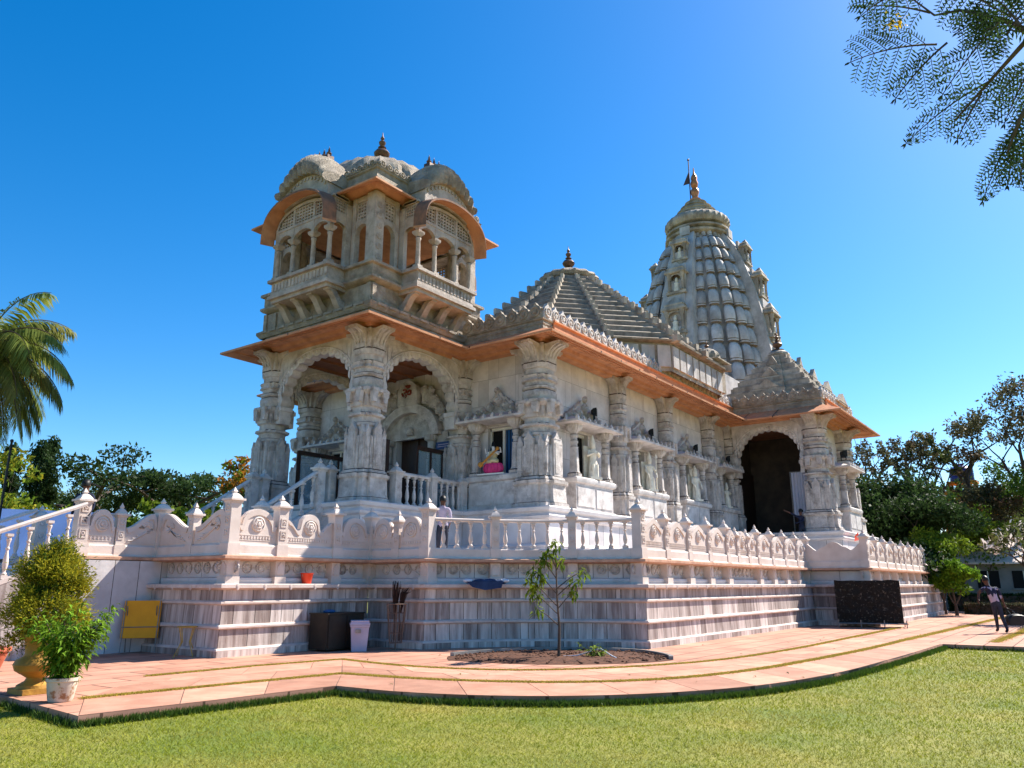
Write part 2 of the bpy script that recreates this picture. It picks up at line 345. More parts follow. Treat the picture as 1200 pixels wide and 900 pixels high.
def wall(mb,p0,p1,z0,z1,ops=(),row=.80,cw=1.5,depth=.35,mi=0):
    "slab-clad wall, outside on the right of p0->p1; ops: (s0,s1,z0,z1)"
    p0=Vector(p0); p1=Vector(p1); L=(p1-p0).length; d=(p1-p0)/L; nr=Vector((d.y,-d.x))
    zs=sorted(set([z0,z1]+[z0+row*k for k in range(1,int((z1-z0)/row)+1) if z0+row*k<z1-.1]+[z for o in ops for z in o[2:]]))
    for a,b in zip(zs[:-1],zs[1:]):
        k=int((a-z0+.01)/row); off=(k%2)*cw*.5
        xs=sorted(set([0,L]+[x for x in [off+cw*j for j in range(1,int(L/cw)+2)] if .1<x<L-.1]+[x for o in ops for x in o[:2]]))
        for s,t in zip(xs[:-1],xs[1:]):
            cm,zm=(s+t)/2,(a+b)/2
            if any(o[0]<cm<o[1] and o[2]<zm<o[3] for o in ops): continue
            P=p0+d*s; Q=p0+d*t
            random.seed(int(s*7+k*131+p0.x*17)); tn=rnd()
            g=d*.0025; mb.add([(P.x+g.x,P.y+g.y,a+.0025),(Q.x-g.x,Q.y-g.y,a+.0025),(Q.x-g.x,Q.y-g.y,b-.004),(P.x+g.x,P.y+g.y,b-.004)],[(0,1,2,3)],tn,mi); h=nr*-.01; mb.add([(P.x+h.x,P.y+h.y,a),(Q.x+h.x,Q.y+h.y,a),(Q.x+h.x,Q.y+h.y,b),(P.x+h.x,P.y+h.y,b)],[(0,1,2,3)],.5,1)
    for o in ops:
        A=p0+d*o[0]; B=p0+d*o[1]; A2=A-nr*depth; B2=B-nr*depth
        for q in ([(A.x,A.y,o[2]),(A2.x,A2.y,o[2]),(A2.x,A2.y,o[3]),(A.x,A.y,o[3])],[(B.x,B.y,o[2]),(B2.x,B2.y,o[2]),(B2.x,B2.y,o[3]),(B.x,B.y,o[3])],
                  [(A.x,A.y,o[2]),(B.x,B.y,o[2]),(B2.x,B2.y,o[2]),(A2.x,A2.y,o[2])],[(A.x,A.y,o[3]),(B.x,B.y,o[3]),(B2.x,B2.y,o[3]),(A2.x,A2.y,o[3])]):
            mb.add(q,[(0,1,2,3)],.4,mi)
def poly_face(mb,pts,z,tone=.5,mi=0): mb.add([(x,y,z) for x,y in pts],[tuple(range(len(pts)))],tone,mi)
def arc_pts(A,B,sag,n):
    A=Vector(A);B=Vector(B); c=(B-A).length; r=(c*c/4+sag*sag)/(2*sag); mid=(A+B)/2; d=(B-A).normalized(); nl=Vector((-d.y,d.x))
    ctr=mid+nl*(sag-r); out=[]
    a0=math.atan2((A-ctr).y,(A-ctr).x); a1=math.atan2((B-ctr).y,(B-ctr).x)
    if a1>a0: a1-=2*PI
    if abs(a1-a0)>PI: a1+=2*PI
    for i in range(n+1):
        a=a0+(a1-a0)*i/n; out.append((ctr.x+r*math.cos(a),ctr.y+r*math.sin(a)))
    return out
# ------------------------------------------------------------------ camera
F_PX=906.; HY=685.5; CAMZ=1.45
pitch=math.atan((HY-450)/F_PX); AZ=math.atan((1285-600)/math.hypot(F_PX,HY-450))
cam=bpy.data.cameras.new('camera'); co=bpy.data.objects.new('camera',cam); COL.objects.link(co)
co.location=(0,0,CAMZ); co.rotation_euler=(PI/2+pitch,0,AZ-PI/2)
cam.sensor_width=36; cam.lens=F_PX/1200*36; cam.clip_end=2000; cam.clip_start=.05
scene.camera=co
def polar(az,dist): return (dist*math.cos(R(az)),dist*math.sin(R(az)))
# ------------------------------------------------------------------ light
SUN_AZ=-20.; SUN_EL=44.
w=bpy.data.worlds.new('World'); scene.world=w; w.use_nodes=True; nt=w.node_tree
sky=nt.nodes.new('ShaderNodeTexSky'); sky.sky_type='NISHITA'; sky.sun_disc=False; sky.sun_elevation=R(SUN_EL)
sky.sun_rotation=R(90-SUN_AZ); sky.altitude=600; sky.air_density=1.0; sky.dust_density=.6; sky.ozone_density=3.0
hs=nt.nodes.new('ShaderNodeHueSaturation'); hs.inputs['Saturation'].default_value=1.42; hs.inputs['Value'].default_value=1.15
nt.links.new(sky.outputs[0],hs.inputs['Color']); nt.links.new(hs.outputs[0],nt.nodes['Background'].inputs['Color'])
nt.nodes['Background'].inputs['Strength'].default_value=.082
sl=bpy.data.lights.new('sun','SUN'); sl.energy=5.0; sl.angle=R(.53); sl.color=(1,.94,.84)
so=bpy.data.objects.new('sun',sl); COL.objects.link(so)
sd=Vector((math.cos(R(SUN_EL))*math.cos(R(SUN_AZ)),math.cos(R(SUN_EL))*math.sin(R(SUN_AZ)),math.sin(R(SUN_EL))))
so.rotation_euler=sd.to_track_quat('Z','Y').to_euler(); so.location=(30,-10,40)
scene.view_settings.view_transform='Standard'; scene.view_settings.look='None'; scene.view_settings.gamma=1; scene.view_settings.exposure=1.2
scene.render.engine='CYCLES'
#@@TERRACE
# ------------------------------------------------------------------ ground and paving
mb=MB(); poly_face(mb,[(-900,-900),(900,-900),(900,900),(-900,900)],-.12); mb.build('lawn','lawn',kind='structure',smooth=False)
E2=[(8.3,9.3),(8.42,7.9),(8.95,6.6),(9.75,5.62),(10.85,4.82),(12.3,4.2),(14.5,3.78),(17.5,3.58),(20.5,3.46),(23.15,3.38)]
E1=[(4.75,9.62),(6.5,9.45),(8.3,9.3)]
outer=E1[:-1]+E2+[(23.2,1.5),(23.2,-14),(31.5,-14),(31.5,2.4),(52,2.4),(52,7.5),(45,14),(20,14),(14,24),(4,24),(-6,24),(-6,13.4),(2,12.9),(4.95,12.0)]
mb=MB(); poly_face(mb,outer,0.)
n=len(outer)
for i in range(n):
    a,b=outer[i],outer[(i+1)%n]; mb.add([(a[0],a[1],0),(b[0],b[1],0),(b[0],b[1],-.12),(a[0],a[1],-.12)],[(0,1,2,3)],.3)
mb.build('paving','paving',kind='structure',smooth=False)
def resample(path,n):
    P=[Vector(p) for p in path]; Ls=[0]
    for a,b in zip(P[:-1],P[1:]): Ls.append(Ls[-1]+(b-a).length)
    out=[]
    for k in range(n+1):
        t=Ls[-1]*k/n
        for i in range(len(P)-1):
            if Ls[i+1]>=t-1e-9: break
        out.append(P[i].lerp(P[i+1],(t-Ls[i])/max(Ls[i+1]-Ls[i],1e-9)))
    return out
def cat(path,sub=6):
    P=[Vector(p) for p in path]; out=[]
    for i in range(len(P)-1):
        p0=P[max(i-1,0)];p1=P[i];p2=P[i+1];p3=P[min(i+2,len(P)-1)]
        for k in range(sub):
            t=k/sub; out.append(.5*((2*p1)+(p2-p0)*t+(2*p0-5*p1+4*p2-p3)*t*t+(3*p1-p0-3*p2+p3)*t**3))
    out.append(P[-1]); return [tuple(p) for p in out]
G1a=[(5.45,10.95),(7.4,10.72),(9.45,10.46)]
G1b=[(9.45,10.46),(9.68,8.85),(10.2,7.48),(10.98,6.42),(12.2,5.62),(14.1,5.08),(16.6,4.78),(20.2,4.52),(24,4.4)]
G2a=[(7.3,12.72),(9.4,12.68),(11.2,12.4)]
G2b=[(11.2,12.4),(11.0,10.6),(11.3,9.0),(12.0,7.95),(13.4,7.0),(15.6,6.25),(19.2,5.9),(24.2,5.83)]
def band(mb,Pa,Pb,rows,sl,skew=0,z=.007,gap=.010):
    A=resample(Pa,60); B=resample(Pb,60)
    for k in range(60): mb.add([(A[k].x,A[k].y,.0025),(A[k+1].x,A[k+1].y,.0025),(B[k+1].x,B[k+1].y,.0025),(B[k].x,B[k].y,.0025)],[(0,1,2,3)],.5,1)
    n=max(2,int(round(sum((Vector(a)-Vector(b)).length for a,b in zip(Pa[:-1],Pa[1:]))/sl)))
    for r in range(rows):
        N2=n*4; A=resample(Pa,N2); B=resample(Pb,N2)
        o=(r%2)*2; ks=[0]+[k for k in range(4-o if o else 4,N2,4)]+[N2]
        for k0,k1 in zip(ks[:-1],ks[1:]):
            if k1<=k0: continue
            t0=r/rows; t1=(r+1)/rows; pts=[]
            for k in range(k0,k1+1): pts.append(A[k].lerp(B[k],t0))
            for k in range(k1,k0-1,-1): pts.append(A[k].lerp(B[k],t1))
            c=sum(pts,Vector((0,0)))/len(pts); pts=[p+(c-p).normalized()*gap for p in pts]
            zz=z+rnd(0,.002); m_=len(pts)
            mb.add([(p.x,p.y,zz) for p in pts]+[(p.x,p.y,z-.004) for p in pts],[tuple(range(m_))]+[(i,(i+1)%m_,(i+1)%m_+m_,i+m_) for i in range(m_)],rnd())
mb=MB(); E2s=cat(E2); G1s=cat(G1b); G2s=cat(G2b)
band(mb,E2s[:-1]+[(23.1,3.4)],G1s,1,1.15); band(mb,G1s,G2s,2,1.2)
band(mb,E1,G1a,1,1.3); band(mb,G1a,G2a,2,1.3)
mb.build('paving_bands',['pslab','grime'],kind='structure',smooth=False)
mb=MB()
for p_,w_ in ((G1a,.045),(G1s,.05),(G2a,.035),(G2s,.04),([(24.2,5.83),(31,5.78)],.06),([(24,4.4),(45,3.6)],.08),([(24.5,2.35),(31,2.1),(36,2.0)],.09)):
    q=[tuple(v) for v in resample(p_,60)]; q=[(x+rnd(-.012,.012),y+rnd(-.012,.012)) for x,y in q]; sweep(mb,q,[(-w_,.0105),(w_,.0105)])
mb.build('joint_turf','grassy',kind='structure',smooth=False)
# grass: helper for blades on points
def blades(name,pts,h,wd,matn,spread=.6,label=None,cat_=None,**k):
    n=len(pts); P=np.zeros((n,3,3)); ang=RNG.uniform(0,2*PI,n); hh=h*RNG.uniform(.5,1.3,n); ww=wd*RNG.uniform(.6,1.3,n)
    dx,dy=np.cos(ang),np.sin(ang); lx=RNG.normal(0,spread,n)*hh; ly=RNG.normal(0,spread,n)*hh
    P[:,0,0]=pts[:,0]-dx*ww; P[:,0,1]=pts[:,1]-dy*ww; P[:,0,2]=pts[:,2]
    P[:,1,0]=pts[:,0]+dx*ww; P[:,1,1]=pts[:,1]+dy*ww; P[:,1,2]=pts[:,2]
    P[:,2,0]=pts[:,0]+lx; P[:,2,1]=pts[:,1]+ly; P[:,2,2]=pts[:,2]+hh
    return raw_mesh(name,P.reshape(-1,3),3,RNG.uniform(0,1,n),matn,**k)
def raw_mesh(name,verts,k,tones,matn,parent=None,**kw):
    me=bpy.data.meshes.new(name); nf=len(verts)//k
    me.vertices.add(len(verts)); me.vertices.foreach_set('co',np.asarray(verts,dtype=np.float32).ravel())
    me.loops.add(len(verts)); me.loops.foreach_set('vertex_index',np.arange(len(verts),dtype=np.int32))
    me.polygons.add(nf); me.polygons.foreach_set('loop_start',np.arange(0,len(verts),k,dtype=np.int32))
    me.update(calc_edges=True)
    a=me.attributes.new('tone','FLOAT','FACE'); a.data.foreach_set('value',np.asarray(tones,dtype=np.float32))
    me.materials.append(M[matn]); o=bpy.data.objects.new(name,me); link(o,parent); tag(o,**kw); return o
def inpoly(x,y,poly):
    c=np.zeros(len(x),bool); n=len(poly)
    for i in range(n):
        x0,y0=poly[i];x1,y1=poly[(i+1)%n]
        if y0==y1: continue
        c^=((y0>y)!=(y1>y))&(x<(x1-x0)*(y-y0)/(y1-y0)+x0)
    return c
def wedge(n,d0,d1,a0=-2,a1=75):
    # points on the lawn, denser near the camera
    d=d0*(d1/d0)**RNG.uniform(0,1,n); a=np.radians(RNG.uniform(a0,a1,n)); return d*np.cos(a),d*np.sin(a)
x,y=wedge(420000,4.6,34); k=~inpoly(x,y,outer); x,y=x[k],y[k]
dist=np.hypot(x,y)
pts=np.stack([x,y,np.full(len(x),-.12)],1)
n=len(pts); 
near=pts[dist<15]; far=pts[dist>=15]
blades('lawn_grass',near,.042,.006,'grass',1.0,kind='stuff',label='short mown green lawn grass in front of the paving',cat_='grass') if False else None
def lawn_blades():
    n=len(pts); sc=np.clip(dist/9,.75,3.)
    P=np.zeros((n,3,3)); ang=RNG.uniform(0,2*PI,n); hh=.026*RNG.uniform(.5,1.4,n)*sc**.5; ww=.0036*RNG.uniform(.6,1.4,n)*sc
    dx,dy=np.cos(ang),np.sin(ang); lx=RNG.normal(0,.9,n)*hh; ly=RNG.normal(0,.9,n)*hh
    P[:,0]=np.stack([pts[:,0]-dx*ww,pts[:,1]-dy*ww,pts[:,2]],1); P[:,1]=np.stack([pts[:,0]+dx*ww,pts[:,1]+dy*ww,pts[:,2]],1)
    P[:,2]=np.stack([pts[:,0]+lx,pts[:,1]+ly,pts[:,2]+hh],1)
    o=raw_mesh('lawn_grass',P.reshape(-1,3),3,RNG.uniform(0,1,n),'grass',kind='stuff',label='short mown lawn grass in front of the paving',cat='grass')
lawn_blades()
def along(path,n,wd):
    P=resample(path,400); i=RNG.integers(0,400,n); t=RNG.uniform(0,1,n)
    A=np.array([tuple(p) for p in P]); q=A[i]*(1-t)[:,None]+A[i+1]*t[:,None]; q+=RNG.normal(0,wd,(n,2)); return q
allp=[]; 
for p_,n_,w_ in ((G1a,11000,.04),(G1s,40000,.042),(G2a,8000,.032),(G2s,30000,.034),([(24.2,5.83),(31,5.78)],6000,.05),([(24,4.4),(45,3.6)],15000,.08),([(24.5,2.35),(31,2.1),(36,2.0)],8000,.09)):
    q=along(p_,n_,w_); allp.append(np.concatenate([q,np.full((n_,1),.009)],1))
blades('joint_grass',np.concatenate(allp),.022,.006,'grassy',.9,kind='stuff',label='yellowish grass growing in the curved joints of the paving',cat='grass')
q1=along([p for p in (E1[:-1]+E2s)],30000,.035); q1[:,0]-=.03; q1[:,1]-=.05
k=~inpoly(q1[:,0],q1[:,1],outer); q1=q1[k]
q2=along([(4.75,9.62),(4.95,12.0),(2,12.9),(-2,13.1)],7000,.05); q2=q2[~inpoly(q2[:,0],q2[:,1],outer)]
q3=along([(23.2,3.38),(23.2,-4)],5000,.05); q3=q3[~inpoly(q3[:,0],q3[:,1],outer)]
q=np.concatenate([q1,q2,q3]); blades('edge_grass',np.concatenate([q,np.full((len(q),1),-.12)],1),.085,.009,'edgegrass',.35,kind='stuff',label='longer dark grass along the edge of the paving',cat='grass')
# soil bed
bed=cat([(12.35,10.6),(13.1,11.2),(14.2,11.15),(15.3,10.7),(16.1,9.7),(16.35,8.6),(15.9,7.7),(15.1,7.05),(14.2,7.25),(13.2,8.0),(12.5,9.2),(12.35,10.6)],4)[:-1]
mb=MB(); c=(14.3,9.2); vs=[(c[0],c[1],.05)]+[(c[0]+(x-c[0])*.55,c[1]+(y-c[1])*.55,.04+rnd(0,.03)) for x,y in bed]+[(x,y,.006) for x,y in bed]; n=len(bed)
mb.add(vs,[(0,1+i,1+(i+1)%n) for i in range(n)]+[(1+i,1+n+i,1+n+(i+1)%n,1+(i+1)%n) for i in range(n)])
mb.build('soil_bed','soil',kind='structure')
mb=MB(); n=900
for i in range(n):
    a=rnd(0,2*PI); r_=math.sqrt(rnd())*.95; j=int(a/(2*PI)*len(bed))%len(bed)
    x=c[0]+(bed[j][0]-c[0])*r_; y=c[1]+(bed[j][1]-c[1])*r_; s_=rnd(.012,.04)
    mb.sphere((x,y,.045*(1-r_)+.02),s_,5,3,rnd(),sc=(1,rnd(.6,1),.7))
mb.build('soil_clods','soil',kind='stuff',label='loose reddish soil clods in the bed at the foot of the young tree',cat='soil')
kerbp=[p for p in bed[4:4*7+1]]
mb=MB(); sweep(mb,kerbp,[(0,.003),(0,.07),(.09,.07),(.09,.003)]); mb.build('bed_kerb','steel',kind='structure')

# ------------------------------------------------------------------ terrace
TL=[(8.35,17.6),(9.9,17.6),(9.9,14.75),(14.05,14.75),(14.05,12.85)]
ARC=arc_pts((14.05,12.85),(17.33,8.67),.75,16)
PATH=TL[:-1]+ARC+[(31.3,8.67),(31.3,6.5),(47.5,6.5),(47.5,10.6),(57.5,10.6),(57.5,29)]
LOW=[(9.9,17.6)]+TL[2:-1]+ARC+[(31.3,8.67),(31.3,6.5),(47.5,6.5),(47.5,10.6),(57.5,10.6),(57.5,29)]   # the part with moulded courses
ter=empty('raised_terrace',(8,14,0),label='raised marble terrace with carved parapet and veined stone plinth around the temple',cat='terrace')
def inv(o): o.matrix_parent_inverse=Matrix.Translation(-Vector(o.parent.location)) if o.parent and o.parent.type=='EMPTY' and o.parent.parent is None else Matrix.Identity(4); return o
mb=MB()
for z0,z1,o0,o1 in ((.16,.55,-.05,-.07),(.63,1.04,-.075,-.09),(1.11,1.37,-.09,-.09)): courses(mb,LOW,o0,o1,z0,z1,(.2,.8))
courses(mb,LOW,.02,.02,0,.13,(.6,1.1))
inv(mb.build('plinth_wall','vein',ter,smooth=False))
mb=MB()
for pr in ([(-.1,.10),(.02,.13),(.02,.145),(-.0,.17),(-.1,.19)],[(-.12,.54),(-.04,.555),(-.01,.575),(-.01,.61),(-.04,.64),(-.12,.65)],
           [(-.13,1.03),(-.06,1.045),(-.03,1.065),(-.03,1.10),(-.06,1.125),(-.13,1.135)],[(-.13,1.345),(-.06,1.35),(.03,1.385),(.05,1.39),(.05,1.46),(.03,1.475),(-.45,1.478)]):
    sweep(mb,LOW,pr,tone=.6)
inv(mb.build('plinth_moulding','ledge',ter))
# little pointed tabs under the ledge
mb=MB()
for a,b in zip(LOW[:-1],LOW[1:]):
    a=Vector(a);b=Vector(b);L=(b-a).length
    if L<.9: continue
    d=(b-a)/L; nr=Vector((d.y,-d.x)); k=int(L/.62)
    for i in range(k):
        p=a+d*(L*(i+.5)/k)+nr*.052
        for s_ in (0,):
            mb.add([(p.x-d.x*.035,p.y-d.y*.035,1.47),(p.x+d.x*.035,p.y+d.y*.035,1.47),(p.x+d.x*.035,p.y+d.y*.035,1.37),(p.x,p.y,1.33),(p.x-d.x*.035,p.y-d.y*.035,1.37),
                    (p.x+nr.x*.02,p.y+nr.y*.02,1.42)],[(0,1,5),(1,2,5),(2,3,5),(3,4,5),(4,0,5)])
inv(mb.build('ledge_tab','ledge',ter))
# recessed frieze + edge band + parapet foot
mb=MB(); courses(mb,PATH[1:],-.42,-.42,1.44,2.02,(1.2,1.9)); 
sweep(mb,LOW,[(-.30,1.47),(-.27,1.55),(-.29,1.60),(-.42,1.62)],tone=.5)
courses(mb,[(8.35,17.6),(10.45,17.6)],-.02,-.02,0,1.98,(.45,.75))
courses(mb,[(8.35,20),(8.35,17.6)],-.02,-.02,0,1.98,(.45,.75))
inv(mb.build('frieze_wall','wall',ter,smooth=False))
mb=MB(); sweep(mb,PATH,[(-.42,1.96),(-.16,1.975),(-.04,2.00),(-.04,2.06),(-.10,2.075),(-.8,2.078)],tone=.5); inv(mb.build('edge_band','ochre',ter))
FOOT=[PATH[0]]+PATH[1:]
mb=MB(); sweep(mb,PATH,[(-.18,2.07),(-.18,2.10),(-.20,2.12),(-.20,2.30),(-.23,2.33),(-.42,2.33),(-.42,2.07)],tone=.6); inv(mb.build('parapet_foot','parapet',ter))
mb=MB(); 
inner=offset_path(PATH,-.3)
poly_face(mb,inner+[(8.6,29)],2.079); inv(mb.build('terrace_floor','wall',ter,smooth=False))
# frieze rosettes
mb=MB()
def frieze_run(a,b,off,z,r=.125,step=.34,skip=()):
    a=Vector(a);b=Vector(b);L=(b-a).length; d=(b-a)/L; nr=Vector((d.y,-d.x)); k=max(1,int(L/step)); ang=math.atan2(d.y,d.x)
    m_=(a+b)/2+nr*(off+.004); mb.cbox((m_.x,m_.y,1.815),(L-.3,.012,.05),ang)
    for i in range(k):
        p=a+d*(L*(i+.5)/k)+nr*off
        mb.X=Matrix.Translation((p.x,p.y,z))@Matrix.Rotation(ang,4,'Z')
        mb.disc((0,0,0),[(r,0),(r,.03),(r*.82,.035),(r*.78,.012),(r*.55,.012),(r*.5,.03),(r*.2,.04)],12)
    mb.X=None
FSEG=segs=[(PATH[1],PATH[2]),(PATH[2],PATH[3]),(PATH[3],ARC[0])]+[(ARC[i],ARC[i+2]) for i in range(0,16,2)]+[((17.33,8.67),(31.3,8.67)),((31.3,6.5),(47.5,6.5))]
for a,b in segs:
    mb=MB(); frieze_run(a,b,-.42,1.82); inv(mb.build('frieze','carved',ter))
# parapet pieces (local: x along, -y outwards, origin at foot top)
def make_post(h,w_=.25,name='parapet_post'):
    mb=MB(); a=w_/2
    mb.box(-a-.03,a+.03,-a-.03,a+.03,-.26,.0,.6); mb.box(-a,a,-a,a,0,h-.22,.5)
    mb.box(-a-.02,a+.02,-a-.02,a+.02,h-.24,h-.20,.6); mb.box(-a-.06,a+.06,-a-.06,a+.06,h-.20,h-.155,.6)
    rings=[[(x*s_,y*s_,z) for x,y in ((-a,-a),(a,-a),(a,a),(-a,a))] for s_,z in ((1.15,h-.155),(.95,h-.11),(.55,h-.05),(.3,h-.035),(.3,h-.02),(.42,h),(.28,h+.03),(.02,h+.1))]
    mb.loft(rings)
    for sy in (-1,):
        for z in (.12,.40,.68):
            if z+.2<h-.2:
                mb.box(-a*.62,a*.62,-a-.014,-a+.01,z,z+.03); mb.box(-a*.62,a*.62,-a-.014,-a+.01,z+.17,z+.20); mb.box(-a*.62,-a*.45,-a-.014,-a+.01,z+.0301,z+.1699); mb.box(a*.45,a*.62,-a-.014,-a+.01,z+.0301,z+.1699)
                mb.disc((0,-a+.002,z+.1),[(.045,0),(.045,.02),(.03,.025),(.02,.01)],8)
    return mb
def make_panel(kind,w_):
    mb=MB(); h=w_/2; t=.05; out=[]
    n=28
    for i in range(n+1):
        u=1-2*i/n; x=u*h
        if kind=='round': 
            z=.42+.36*math.sqrt(max(0,1-(u*1.18)**2)) if abs(u)<.8 else .40+.05*(abs(u)-.8)
        elif kind=='lobed':
            au=abs(u); z=.50+.26*math.sqrt(max(0,1-(u/.42)**2)) if au<.38 else (.44-.08*math.sin((au-.38)/.3*PI) if au<.68 else .44+.16*math.sin((au-.68)/.32*PI/2))
        elif kind=='scroll':  # rises to one side
            z=.40+.36*(.5-.5*math.cos(min(1,max(0,(u+1)/2*1.15))*PI)) if u<.75 else .76-.28*((u-.75)/.25)**2
        elif kind=='scroll2':
            v=-u; z=.40+.36*(.5-.5*math.cos(min(1,max(0,(v+1)/2*1.15))*PI)) if v<.75 else .76-.28*((v-.75)/.25)**2
        else: # pointed arch
            au=abs(u); z=.42+.36*(1-au)**.6 if au<.75 else .42+.36*.25**.6-.06*math.sin((au-.75)/.25*PI)
        out.append((x,z))
    outl=[(-h,0),(h,0)]+out
    mb.plate(outl,-t,t,.5)
    # raised border following the top
    for i in range(n):
        (x0,z0),(x1,z1)=out[i],out[i+1]; q=.86
        pts=[(x0*.97,z0-.012),(x1*.97,z1-.012),(x1*q,(z1-.12)*.94+.02),(x0*q,(z0-.12)*.94+.02)]
        if min(z0,z1)>.30: mb.add([(x,-t-.028,z) for x,z in pts]+[(x,-t+.005,z) for x,z in pts],[(0,1,2,3),(0,4,5,1),(1,5,6,2),(2,6,7,3),(3,7,4,0)],.6)
    if kind in('round','lobed','point'):
        r=min(.17,h*.5) if kind!='point' else min(.15,h*.42); zc=.44
        sx=1 if kind!='point' else .8
        mb.disc((0,-t,zc),[(r,0),(r,.03),(r*.85,.04),(r*.8,.02),(r*.72,.02)],18)
        mb.disc((0,-t,zc),[(r*.66,0),(r*.66,.035),(r*.45,.045),(r*.3,.03),(r*.22,.055),(r*.05,.06)],18,fl=.14,fn=6)
        # dentil strip
        k=int(w_/.075)
        mb.box(-h*.86,h*.86,-t-.01,-t+.005,.075,.095); mb.box(-h*.86,h*.86,-t-.01,-t+.005,.185,.205)
        for i in range(k-2):
            x=-h*.82+(2*h*.82)*(i+.5)/(k-2); mb.box(x-.018,x+.018,-t-.018,-t+.005,.11,.17)
    else:
        s_=1 if kind=='scroll' else -1
        for q in (0,1,2):
            pts=[]
            for i in range(14):
                a=i/13; ang=a*2.2*PI*.72; rr=(.19-.045*q)*(1-a*.62); pts.append((s_*(h*.38-rr*math.cos(ang)),-t-.006,.40+rr*math.sin(ang)*1.05))
            mb.tube(pts,.026,5)
        for q in range(3):
            pts=[(s_*(-h*.8+.1*q+h*.9*a),-t-.004,.10+.06*q+.20*a*a) for a in [i/8 for i in range(9)]]; mb.tube(pts,.022,5)
        mb.box(-h*.9,h*.9,-t-.01,-t+.005,.05,.07)
    return mb
PM={}
def get(key,fn,mat_='parapet'):
    if key not in PM: 
        nm={'post':'parapet_post','panel':'parapet_panel','bal':'baluster'}[key[0]]
        me=fn().build(nm,mat_,None); PM[key]=me; COL.objects.unlink(me)
    return PM[key]
def pier(p,ang,k=.125):
    global PIER
    if 'PIER' not in globals():
        m_=MB(); m_.box(-k,k,-.11,.2,1.63,1.985,.6); m_.box(-k-.03,k+.03,-.14,.2,1.47,1.629,.6); m_.plate([(-k*.7,1.68),(k*.7,1.68),(k*.7,1.85),(0,1.95),(-k*.7,1.85)],-.13,-.1); PIER=m_.build('frieze_pier','parapet',None); COL.objects.unlink(PIER)
    o=PIER.copy(); COL.objects.link(o); o.parent=ter; o.location=Vector((p[0],p[1],0))-Vector(ter.location); o.rotation_euler=(0,0,ang)
def place(key,fn,p,ang,z,mat_='parapet',parent=ter,sc=None):
    if key[0]=='post' and parent is ter and z==2.33 and key[1]>.9: pier(p,ang)
    o=get(key,fn,mat_).copy(); COL.objects.link(o); o.parent=parent
    o.location=Vector((p[0],p[1],z))-Vector(parent.location); o.rotation_euler=(0,0,ang)
    if sc: o.scale=sc
    return o
def run(a,b,spec,posts=(1.0,1.0),off=-.31,skip_first=False,skip_last=False):
    """spec: list of (fraction, panel kind, post height at its end)"""
    a=Vector(a);b=Vector(b);L=(b-a).length; d=(b-a)/L; nr=Vector((d.y,-d.x)); ang=math.atan2(d.y,d.x); Z=2.33
    tot=sum(s_[0] for s_ in spec); t=0; base=a+nr*off
    if not skip_first: place(('post',posts[0]),lambda: make_post(posts[0]),base,ang,Z)
    for i,(fr,kind,ph) in enumerate(spec):
        t2=t+fr/tot*L; w_=round(t2-t-.24,2)
        place(('panel',kind,w_),lambda: make_panel(kind,w_),base+d*((t+t2)/2),ang,Z)
        if not(i==len(spec)-1 and skip_last): place(('post',ph),lambda: make_post(ph,.25 if ph>.9 else .19),base+d*t2,ang,Z)
        t=t2
off=-.31
O=offset_path(PATH,off)   # corner centres
iA0=len(TL)-1; iA1=iA0+16
run(O[0],O[1],[(1,'round',.86),(1.15,'scroll',1.05)],posts=(1.12,1),off=0)
run(O[1],O[2],[(1,'scroll2',.86),(1,'scroll',1.12)],off=0,skip_first=True)
run(O[2],O[3],[(1.05,'round',1.05),(1.35,'lobed',1.0),(1.0,'round',1.0)],off=0,skip_first=True)
run(O[3],O[4],[(1,'round',.86),(1,'round',1.12)],off=0,skip_first=True)
# balustrade on the arc
def make_bal(h=.66):
    mb=MB(); k=h/.66
    mb.box(-.06,.06,-.06,.06,0,.06*k); mb.lathe([(.05,.06*k),(.055,.08*k),(.03,.11*k),(.048,.17*k),(.058,.22*k),(.05,.30*k),(.03,.38*k),(.024,.42*k),(.04,.435*k),(.04,.455*k),(.024,.47*k),(.03,.52*k),(.046,.565*k),(.05,.58*k),(.03,.60*k),(.05,.61*k),(.05,.62*k)],n=10); mb.box(-.058,.058,-.058,.058,.62*k,.66*k)
    return mb
arcO=O[iA0:iA1+1]
def arc_at(t):
    x=t*16; i=min(15,int(x)); return Vector(arcO[i]).lerp(Vector(arcO[i+1]),x-i)
for k in range(3):
    t0,t1=k/3,(k+1)/3
    if k<2:
        p=arc_at(t1); d=arc_at(t1+.02)-arc_at(t1-.02); place(('post',.98),lambda: make_post(.98,.2),p,math.atan2(d.y,d.x),2.33)
    for j in range(5):
        t=t0+(t1-t0)*(j+.75)/5.5; p=arc_at(t); d=arc_at(t+.01)-arc_at(t-.01); place(('bal',.66),make_bal,p,math.atan2(d.y,d.x),2.33)
mb=MB(); pp=[tuple(arc_at(i/24)) for i in range(25)]; sweep(mb,pp,[(-.06,2.99),(.06,2.99),(.08,3.01),(.08,3.045),(.05,3.07),(-.05,3.07),(-.08,3.045),(-.08,3.01),(-.06,2.99)]); inv(mb.build('handrail','parapet',ter))
d=Vector(O[iA1+1])-Vector(O[iA1])
place(('post',1.12),lambda: make_post(1.12),O[iA1],0,2.33)
run(O[iA1],O[iA1+1],[(1.5,'point',.98)]*4+[(.95,'point',.80),(1.0,'round',.80),(.95,'point',.98)]+[(1.5,'point',.98)]*3+[(1.4,'point',1.02)],off=0,skip_first=True)
run(O[iA1+2],O[iA1+3],[(1.5,'point',.98)]*3+[(1,'point',.8),(1,'point',.98)]+[(1.5,'point',.98)]*5,off=0,posts=(1.05,1))
